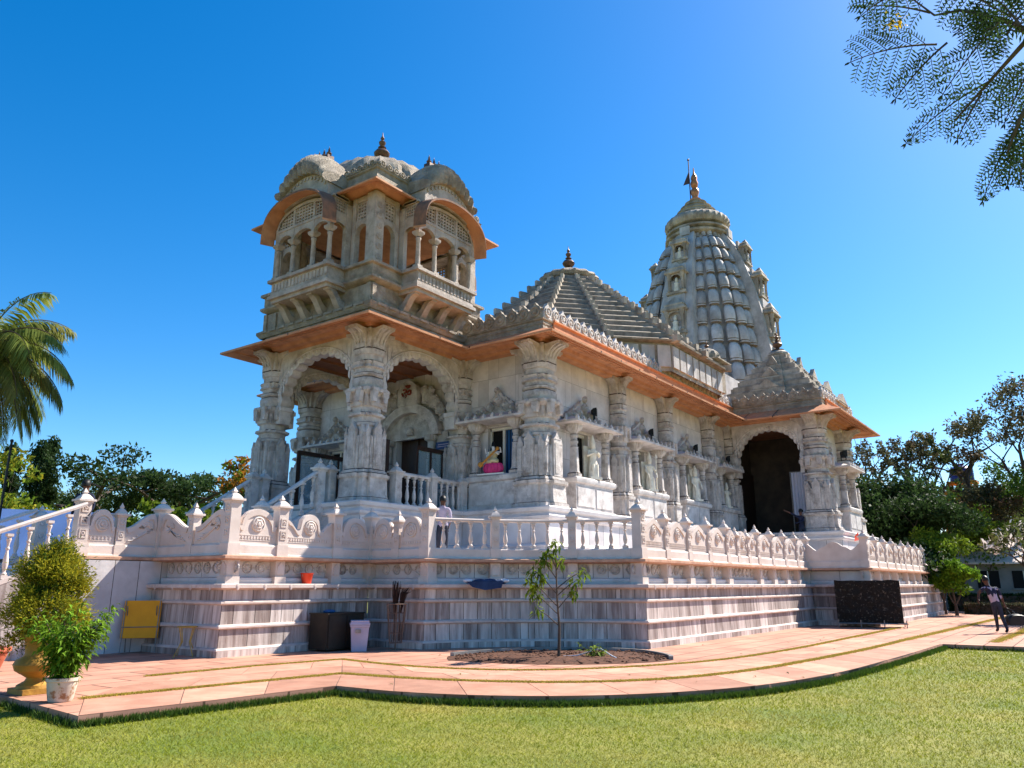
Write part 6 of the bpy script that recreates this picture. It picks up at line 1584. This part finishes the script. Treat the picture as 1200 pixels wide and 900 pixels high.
# young tree in the soil bed
random.seed(21); yt=empty('sapling',(13.95,9.03,.03),0,label='young slender tree with sparse drooping leaves in the soil bed',cat='tree')
rtv=Vector((math.sin(AZ),-math.cos(AZ),0)); fwv=Vector((math.cos(AZ),math.sin(AZ),0)); mb=MB(); P=[];D=[]
def W(x,y,z): v=rtv*x+fwv*y; return Vector((v.x,v.y,z))
mb.tube([W(0,0,0),W(.02,0,.6),W(-.02,0,1.2),W(-.03,0,1.8),W(-.02,0,2.25)],[.035,.026,.02,.014,.006],7)
for x,y,z,x0,z0,nl_ in ((-.62,.05,1.55,-.02,1.0,24),(-.50,-.1,1.72,-.03,1.25,30),(-.55,.1,1.30,-.02,.85,22),(-.35,0,1.95,-.03,1.55,24),(-.2,.05,2.1,-.03,1.75,20),(.45,0,1.55,-.02,1.2,16),(.55,.1,1.72,-.02,1.35,14),(.35,-.1,1.30,0,.95,12),(-.45,0,.95,0,.62,10),(-.05,0,2.3,-.02,2.0,14),(.12,0,1.95,-.03,1.7,8)):
    pts=[W(x0,0,z0),W((x0+x)*.5,y*.5,(z0+z)*.5+.03),W(x,y,z)]; mb.tube(pts,[.012,.009,.004],5)
    for q in range(int(nl_*1.5)):
        t=rnd(.45,1.05); p=pts[1].lerp(pts[2],min(1,t*1.2-.2)) if t>.3 else pts[0].lerp(pts[1],t); P.append(tuple(p+Vector((rnd(-1,1),rnd(-1,1),rnd(-1,1)))*.09)); v=rtv*rnd(-1,1)+fwv*rnd(-1,1); D.append((v.x,v.y,rnd(-1.3,.2)))
mb.build('trunk','trunk',yt); big_leaves('foliage',P,D,.17,'lf_lime',yt,.34)
lp=empty('low_plant',(14.35,8.45,.03),0,label='low sprawling leafy plant at the foot of the young tree',cat='plant'); shrub(lp,.22,.32,70,.15,'lf_lime',7,8,.0)
mb=MB(); mb.tube([(14.0,8.95,.05),(14.2,8.75,.06),(14.45,8.35,.20),(14.5,8.1,.06),(14.3,7.9,.05)],.012,6); mb.build('hose','clothw',None,label='thin pale hose looping across the soil bed',cat='hose')
# ------------------------------------------------------------------ overhanging branch near the camera
random.seed(33); ob=empty('overhanging_branch',(4.0,-1.,5.),0,label='dark feathery leaved branch hanging into the top right corner of the view',cat='branch')
def pix(x,y,d):
    Fv=fwv*math.cos(pitch)+Vector((0,0,math.sin(pitch))); Uv=-fwv*math.sin(pitch)+Vector((0,0,math.cos(pitch)))
    v=(Fv*F_PX+rtv*(x-600)+Uv*(450-y)).normalized(); return Vector((0,0,CAMZ))+v*d
mb=MB(); V=[];T=[]
def bip(p0,p1,sag,npin,plen,tone=.5,llen=.031,dens=15):
    "bipinnate leaf: rachis from p0 to p1 with paired pinnae carrying leaflets"
    p0=Vector(p0);p1=Vector(p1); L=(p1-p0).length; ax=(p1-p0).normalized(); view=(p0-Vector((0,0,CAMZ))).normalized()
    side=ax.cross(view).normalized(); side=(side+view*rnd(-.35,.35)).normalized()
    pts=[p0.lerp(p1,i/8)+Vector((0,0,-sag*4*(i/8)*(1-i/8)))*-1 for i in range(9)]; mb.tube(pts,[.006*(1-.08*i) for i in range(9)],4,cap=False)
    npin=max(6,int(npin*.8))
    for k in range(npin):
        t=(k+.8)/(npin+.3); i=min(7,int(t*8)); q=pts[i].lerp(pts[i+1],t*8-i); ll=plen*(math.sin(PI*min(1,.18+t*.9))**.6)
        for s_ in (-1,1):
            dd=(side*s_*.85+ax*.55+Vector((0,0,-.45))+Vector((rnd(-1,1),rnd(-1,1),rnd(-1,1)))*.08).normalized(); e=q+dd*ll; mb.tube([q,q.lerp(e,.5)+Vector((0,0,.01)),e+Vector((0,0,-.02*ll/.2))],[.0022,.0018,.001],3,cap=False)
            lv=dd.cross(view).normalized(); n_=max(4,int(dens*ll/.22)); tn=rnd()
            for j in range(n_):
                tt=(j+1)/n_; b=q.lerp(e,tt)+Vector((0,0,-.02*ll/.2*tt*tt))
                for s2 in (-1,1):
                    l_=llen*rnd(.75,1.15)*(1 if tt<.9 else .7); ld=(lv*s2*.9+dd*.5+view*rnd(-.3,.3)).normalized(); ww=dd*l_*.15
                    V.extend([tuple(b),tuple(b+ld*l_*.5-ww),tuple(b+ld*l_),tuple(b+ld*l_*.5+ww)]); T.append(min(1,max(0,tn*.6+rnd(0,.4))))
D0=4.3
mb.tube([pix(1290,40,D0),pix(1245,60,D0),pix(1200,35,D0),pix(1175,22,D0)],[.03,.022,.014,.009],7)
mb.tube([pix(1175,22,D0),pix(1125,12,D0+.1),pix(1095,18,D0+.1),pix(1060,-8,D0)],[.008,.007,.005,.003],5)
mb.tube([pix(1250,-10,D0-.2),pix(1235,30,D0-.2),pix(1205,45,D0-.2),pix(1160,95,D0-.1),pix(1120,140,D0)],[.02,.016,.011,.007,.004],6)
mb.tube([pix(1260,60,D0-.3),pix(1225,90,D0-.3),pix(1195,140,D0-.3),pix(1180,180,D0-.3)],[.02,.014,.008,.004],6)
for a,b,s_,n_,l_ in (((1098,52),(990,76),.03,9,.20),((1110,50),(1045,122),.02,8,.15),((1175,22),(1100,118),.02,9,.15),
    ((1060,-10),(1005,22),.02,8,.13),((1090,15),(1010,8),.02,8,.13),((1170,20),(1120,40),.02,9,.12),((1185,20),(1140,5),.02,9,.12),((1190,30),(1150,45),.02,9,.13),((1160,5),(1100,-10),.02,9,.15),
    ((1160,95),(1058,172),.03,14,.10),((1150,110),(1120,168),.01,8,.12),((1215,70),(1165,120),.02,10,.16),((1220,60),(1175,150),.02,12,.14),
    ((1190,150),(1150,240),.02,13,.09),((1195,140),(1180,222),.01,10,.12),((1215,120),(1195,215),.02,12,.14),((1230,90),(1205,190),.02,12,.16),((1180,40),(1215,5),.02,9,.13),((1200,35),(1160,-5),.02,9,.15),
    ((1230,130),(1212,230),.02,12,.14)):
    dz=rnd(-.35,.35); bip(pix(*a,D0+dz),pix(*b,D0+dz+rnd(-.15,.15)),s_,n_,l_)
ob.location=pix(1260,40,D0); 
o=mb.build('branch_stem','trunk',ob); o.matrix_parent_inverse=Matrix.Translation(-ob.location)
o=raw_mesh('foliage',np.array(V),4,T,'lf_dark',ob); o.matrix_parent_inverse=Matrix.Translation(-ob.location)
P=[pix(1043+rnd(-9,22),20+rnd(-6,14),D0) for i in range(24)]; o=big_leaves('yellow_flower',[tuple(p) for p in P],[(rnd(-1,1),rnd(-1,1),rnd(-1,1)) for p in P],.03,'yflower',ob,.6); o.matrix_parent_inverse=Matrix.Translation(-ob.location)
# ------------------------------------------------------------------ background left
def palm(loc,h,n,L,label,seed=2,tr=.2):
    random.seed(seed); root=empty('palm_tree',loc,0,label=label,cat='palm tree'); mb=MB(); mb.tube([(0,0,0),(.1,0,h*.4),(0,.05,h)],[tr*1.3,tr,tr*.7],10); mb.build('trunk','trunk',root)
    st=MB(); V=[];T=[]
    for k in range(n):
        a=2.4*k+rnd(0,.5); el=R(72-115*(k/n)+rnd(-8,8)); p=Vector((0,0,h)); d=Vector((math.cos(a)*math.cos(el),math.sin(a)*math.cos(el),math.sin(el))); pts=[p]; m_=12; tn=rnd()
        for i in range(m_):
            d=(d+Vector((0,0,-.135*(1+.4*i/m_)))).normalized(); pts.append(pts[-1]+d*L/m_)
        st.tube(pts,[.04*(1-.07*i) for i in range(m_+1)],4)
        for i in range(1,m_):
            for j in range(7):
                q=pts[i].lerp(pts[i+1],j/7); dd=(pts[i+1]-pts[i]).normalized(); sd=dd.cross(Vector((0,0,1)));
                if sd.length<.1: sd=Vector((1,0,0))
                sd.normalize(); ll=L*.26*math.sin(PI*min(1,.2+.8*(i/m_)))**.5*rnd(.8,1.1)
                for s_ in (-1,1):
                    e=(sd*s_*.75+dd*.55+Vector((0,0,-.35-rnd(0,.6)))).normalized(); m2=q+e*ll*.5; t_=q+e*ll+Vector((0,0,-.28*ll)); w_=dd*.030*L/3
                    V.extend([tuple(q-w_),tuple(m2-w_),tuple(t_),tuple(m2+w_)]); T.append(tn*.5+rnd(0,.5))
    st.build('frond_stem','bark2',root); raw_mesh('fronds',np.array(V),4,T,'lf_palm',root); return root
palm(pol(71.9,27),8.3,60,2.95,'tall palm with drooping feathery fronds at the left edge of the view',4)
def column_tree(loc,h,w_,label,seed):
    random.seed(seed); root=empty('columnar_tree',loc,0,label=label,cat='tree',group='dark columnar trees at the left'); mb=MB(); mb.tube([(0,0,0),(0,0,h*.95)],[.14,.03],7); mb.build('trunk','trunk',root)
    C=[];r_=[]
    for i in range(90): t=rnd(.08,1); a=rnd(0,2*PI); q=w_*.42*(1-t)**.45*rnd(.3,1.); C.append((q*math.cos(a),q*math.sin(a),h*t*.98)); r_.append(rnd(.22,.42)*w_*.45)
    leaves('crown',C,r_,7000,.20,'lf_dark',root,1.2,.4,1.2); return root
column_tree(pol(67.75,46),8.7,2.6,'wide dark columnar tree between the palm and the stair post',1); column_tree(pol(67.2,47),9.2,2.2,'taller slim dark columnar tree just right of the wide one',2); column_tree(pol(69.3,44),8.3,1.7,'narrow dark columnar tree directly below the palm fronds',3)
tree('rain_tree',pol(61.5,50),9.3,3.4,.35,14.2,'lf_dark',13000,.24,'broad flat topped dark green tree behind the left parapet',depth=3,spread=.78,clump=.55,seed=12,flat=.38)
tree('croton_tree',pol(55.6,36),7.2,3.5,.07,1.8,'lf_orange',420,.24,'slender tree with orange and yellow leaves left of the porch',depth=2,spread=.45,clump=1.,seed=4,extra=('lf_lime',.6,.24))
tree('small_tree',pol(57.6,42),5.4,2.0,.12,4.2,'lf_mid',3500,.20,'small dull green tree beside the orange leaved tree',depth=3,spread=.6,clump=.8,seed=9)
tree('young_tree',pol(69.6,34),6.2,1.6,.09,4.6,'lf_lime',3000,.2,'bright yellow green tree above the blue wall at the left edge',depth=3,spread=.7,clump=.7,seed=14,extra=('lf_yellow',.5,.2))
tree('light_green_tree',pol(66.2,38),4.9,1.8,.09,4.0,'lf_lime',1400,.2,'sparse light green tree over the blue wall near the stair post',depth=3,spread=.75,clump=.6,seed=15)
tree('wispy_tree',pol(64.9,55),7.6,3.0,.12,5.6,'lf_olive',2600,.22,'pale wispy tree between the columnar trees and the broad dark tree',depth=3,spread=.6,clump=.6,seed=16)
tree('fern_tree',pol(59.3,35),5.0,1.6,.1,5.2,'lf_lime',2600,.28,'low feathery yellow green tree behind the left parapet posts',depth=3,spread=.85,clump=.6,seed=17,flat=.4)
# hedge of shrubs behind the left parapet
for i,(a,d,h,w_,mn,lb) in enumerate(((64.2,37,4.0,3.6,'lf_dark','dark shrub behind the first parapet panel on the left'),(62.6,38,4.1,4.6,'lf_brown','brownish shrub below the broad dark tree'),(60.8,38,4.2,4.2,'lf_dark','dark shrub between the two tall left parapet posts'),(58.0,39,4.0,4.4,'lf_mid','green shrub left of the porch pillar'),(66.5,44,3.4,4.,'lf_olive','olive shrub above the blue wall'),(69.2,40,4.0,5.,'lf_mid','green shrub behind the stair rail at the left edge'))):
    tree('shrub',pol(a,d),h,.6,.1,w_,mn,6000,.2,lb,group='shrubs behind the left parapet',depth=3,spread=.75,clump=1.15,seed=40+i,cat='shrub')
mb=MB(); a=Vector(pol(73,31)[:2]); b=Vector(pol(62.8,33.5)[:2]); d=(b-a).normalized(); nrm=Vector((-d.y,d.x)); mb.add([(a.x,a.y,-.1),(b.x,b.y,-.1),(b.x,b.y,4.1),(a.x,a.y,3.9),(a.x+nrm.x*.2,a.y+nrm.y*.2,-.1),(b.x+nrm.x*.2,b.y+nrm.y*.2,-.1),(b.x+nrm.x*.2,b.y+nrm.y*.2,4.1),(a.x+nrm.x*.2,a.y+nrm.y*.2,3.9)],[(0,1,2,3),(5,4,7,6),(3,2,6,7),(1,5,6,2),(4,0,3,7)]); mb.build('boundary_wall','bluewall',None,False,label='blue painted boundary wall in shade behind the stair balustrade',cat='wall')
mb=MB(); p=pol(69.45,24); mb.tube([(0,0,0),(0,0,5.2)],.03,6); mb.sphere((0,0,5.22),.05,6,4); mb.build('pole','blackp',None,loc=p,label='thin dark metal pole behind the stair rail at the left edge',cat='pole')
# ------------------------------------------------------------------ background right
RT=[('lf_brown',11.6,62,12.8,7.5,5.5,'tall thin purple brown tree just right of the side porch roof',.34,1500),
    ('lf_brown',9.2,60,11.6,7.0,4.6,'narrow open crowned tree between the porch and the water tank',.36,1300),
    ('lf_olive',7.9,62,12.4,7.0,4.8,'forked tree rising above the blue water tank',.38,1700),
    ('lf_brown',2.6,62,15.4,8.0,10.5,'tallest open crowned tree at the right edge of the view',.42,5200),
    ('lf_dark',10.9,52,7.9,2.0,7.5,'dense dark tree right beside the side porch',1.0,15000),
    ('lf_dark',8.9,50,6.6,1.8,6.5,'dense brown green tree left of the small bright tree',1.0,13000),
    ('lf_mid',4.0,70,11.0,4.0,9,'mid green tree behind the tall tree at the right edge',.6,6000),
    ('lf_dark',12.2,60,8.5,2.0,8,'dark tree filling the gap behind the porch pillar',1.0,10000),
    ('lf_brown',5.7,64,13.2,9.0,6,'reddish brown tree directly above the water tank',.42,1700),
    ('lf_brown',5.0,61,8.6,3.4,6.5,'open brown tree standing in front of the orange building',.42,3400),
    ('lf_mid',1.4,60,9.5,3.,8,'leafy tree at the very right edge behind the frangipani',.7,5000)]
for i,(mn,a,d,h,th,w_,lb,cl,nl) in enumerate(RT):
    tree('background_tree',pol(a,d),h,th,.22,w_,mn,nl,.24,lb,group='trees behind the temple on the right',depth=3 if i not in(3,9) else 4,spread=.62 if i not in(0,1,2,3) else .5,clump=cl,seed=60+i)
for i,(a,d,h,w_,mn,lb) in enumerate(((7.9,47,4.5,3.3,'lf_lime','bright green small tree above the end of the terrace'),(7.3,45,2.8,2.3,'lf_bright','glossy bush with pale leaves at the far end of the terrace'),(5.7,58,6.6,4.5,'lf_lime','yellow green shrub below the orange building'),(2.2,66,7.6,6.,'lf_lime','yellow green crown beside the tall tree trunk'))):
    tree('bright_shrub',pol(a,d),h,.7,.08,w_,mn,6000,.19,lb,group='bright shrubs on the right',depth=3,spread=.6,clump=1.,seed=80+i,cat='shrub')
for i,(a,d,h,w_,lb) in enumerate(((10.6,46,3.9,5.,'white flowering bush behind the last porch pillar'),(9.0,46,3.5,4.2,'white flowering bush behind the far parapet'))):
    tree('flowering_bush',pol(a,d),h,.6,.08,w_,'lf_dark',4500,.2,lb,group='white flowering bushes',depth=3,spread=.7,clump=1.,seed=90+i,extra=('flower',.10,.2),cat='bush')
random.seed(99)
tree('frangipani_tree',pol(2.6,38),4.4,1.5,.12,4.6,'lf_olive',1300,.2,'bare branched frangipani tree with white flowers at the right edge',depth=4,spread=.62,clump=.45,seed=101,extra=('flower',.28,.2))
# buildings
def house(x,y,rz,w_,dp,zb,ze,zr,wm,rm,label,wins=3,name='house',over=.5,flat=False):
    root=empty(name,(x,y,zb),rz,label=label,cat='house')
    mb=MB(); mb.box(-w_/2,w_/2,0,dp,0,ze-zb); mb.build('wall',wm,root,False)
    if flat:
        mb=MB(); mb.box(-w_/2-.15,w_/2+.15,-.15,dp+.15,ze-zb,ze-zb+.3); mb.build('roof',rm,root,False)
    else:
        mb=MB(); h=ze-zb; z2=zr-zb; o_=over
        mb.add([(-w_/2-o_,-o_,h-.1),(w_/2+o_,-o_,h-.1),(w_/2+o_,dp+o_,h-.1),(-w_/2-o_,dp+o_,h-.1),(-w_/2+dp*.4,dp/2,z2),(w_/2-dp*.4,dp/2,z2),(-w_/2-o_,-o_,h-.2),(w_/2+o_,-o_,h-.2),(w_/2+o_,dp+o_,h-.2),(-w_/2-o_,dp+o_,h-.2)],[(0,1,5,4),(1,2,5),(2,3,4,5),(3,0,4),(6,7,1,0),(7,8,2,1),(8,9,3,2),(9,6,0,3),(6,9,8,7)]); mb.build('roof',rm,root,False)
    for i in range(wins):
        x0=-w_/2+w_*(i+.5)/wins; f=MB(); f.box(x0-.6,x0+.6,-.04,-.001,(ze-zb)*.45,(ze-zb)*.8); wd=f.build('window','windowd',root,False); s_=MB(); s_.box(x0-.68,x0+.68,-.1,-.001,(ze-zb)*.45-.09,(ze-zb)*.45-.001); s_.build('sill',wm,wd,False)
        f=MB(); f.box(x0-.03,x0+.03,-.06,-.041,(ze-zb)*.45,(ze-zb)*.8); f.build('frame','whitef',wd,False)
    return root
p=pol(4.4,58); house(p[0],p[1],R(-80),7.6,4.5,-.1,2.9,4.3,'houseg','roofpale','low grey house with a pale sheet roof beyond the walking man',4)
p=pol(3.8,88); house(p[0],p[1],R(-80),9,6,-.1,5.2,7.2,'mint','roofred','mint walled house with a red tiled roof at the right edge',3)
p=pol(5.5,70); house(p[0],p[1],R(-82),4.2,4,-.1,8.3,8.7,'orangewall','orangewall','orange building carrying the blue water tank behind the trees',3,flat=True)
p=pol(5.95,71); tk=empty('water_tank',(p[0],p[1],9.35),0,label='round blue water tank on the orange building among the trees',cat='water tank')
mb=MB(); mb.lathe([(.95,0),(1.0,.1),(1.0,.4),(.96,.45),(1.0,.5),(1.0,.85),(.96,.9),(1.0,.95),(.98,1.25),(.7,1.5),(.3,1.62),(.28,1.72)],(0,0,0),24); mb.build('tank_body','tank',tk)
mb=MB(); mb.lathe([(.30,1.72),(.32,1.8),(.05,1.86)],(0,0,0),14); mb.build('lid','tank',tk)
mb=MB(); mb.box(-1.2,1.2,-1.2,1.2,-.15,-.001)
for x in (-1,1):
    for y in (-1,1): mb.box(x-.1,x+.1,y-.1,y+.1,-9,-.15)
mb.build('stand','orangewall',tk,False); tk.scale=(.86,.86,.8)
# hedges and planter at the right
def hedge(x0,x1,y0,y1,h,mn,label,n=9000,ls=.09,name='hedge',grp=None):
    root=empty(name,((x0+x1)/2,(y0+y1)/2,-.1),0,label=label,cat='hedge'); mb=MB(); w_,d=(x1-x0)/2,(y1-y0)/2
    mb.loft([[(x*w_*s_,y*d*s_,z) for x,y in ((-1,-1),(1,-1),(1,1),(-1,1))] for s_,z in ((.93,0),(.95,h*.9),(.9,h*.95))]); mb.build('stems','trunk',root)
    P=np.stack([RNG.uniform(-w_,w_,n),RNG.uniform(-d,d,n),RNG.uniform(0,h,n)],1); f=RNG.integers(0,3,n)
    P[f==0,0]=np.sign(P[f==0,0])*w_; P[f==1,1]=np.sign(P[f==1,1])*d; P[f==2,2]=h
    leaves('foliage',P,.07,n,ls,mn,root); return root
hedge(47.2,48.0,2.2,5.6,.6,'lf_brown','low trimmed reddish brown hedge beyond the end of the terrace',9000)
hedge(52.6,53.4,-4,7.0,1.0,'lf_dark','dark trimmed hedge in front of the low grey house',12000,.14)
hedge(44.5,45.1,-6,1.6,.45,'lf_mid','low green border hedge in front of the dark hedge',7000,.1)
mb=MB(); poly_face(mb,[(49.5,-12),(52.3,-12),(52.3,12),(49.5,12)],-.11); mb.build('garden_path','paving',kind='structure',smooth=False)
# distant belt of trees all round
random.seed(5); C=[];r_=[]
for i in range(420):
    a=rnd(-25,100); d=rnd(105,135); p=pol(a,d); hh=rnd(2,6.5); 
    C.append((p[0],p[1],hh)); r_.append(rnd(3,5))
    C.append((p[0],p[1],1)); r_.append(4.5)
leaves('distant_woodland',C,r_,52000,1.25,'lf_dark',None,kind='stuff',label='far belt of dark trees along the horizon',cat='woodland')

n=170; x=RNG.uniform(8,24,n); y=RNG.uniform(3.6,12,n); k=inpoly(x,y,[tuple(p) for p in bed])|(RNG.uniform(0,1,n)<.25); P=np.stack([x[k],y[k],np.full(k.sum(),.022)],1)
d=RNG.normal(size=P.shape)*np.array([1,1,.15]); o=big_leaves('fallen_leaves',P,d,.075,'lf_olive',None,.45); tag(o,'scattered dry fallen leaves on the soil bed and paving','leaves',kind='stuff')

tem.location=TN; tem.scale=(SF,)*3
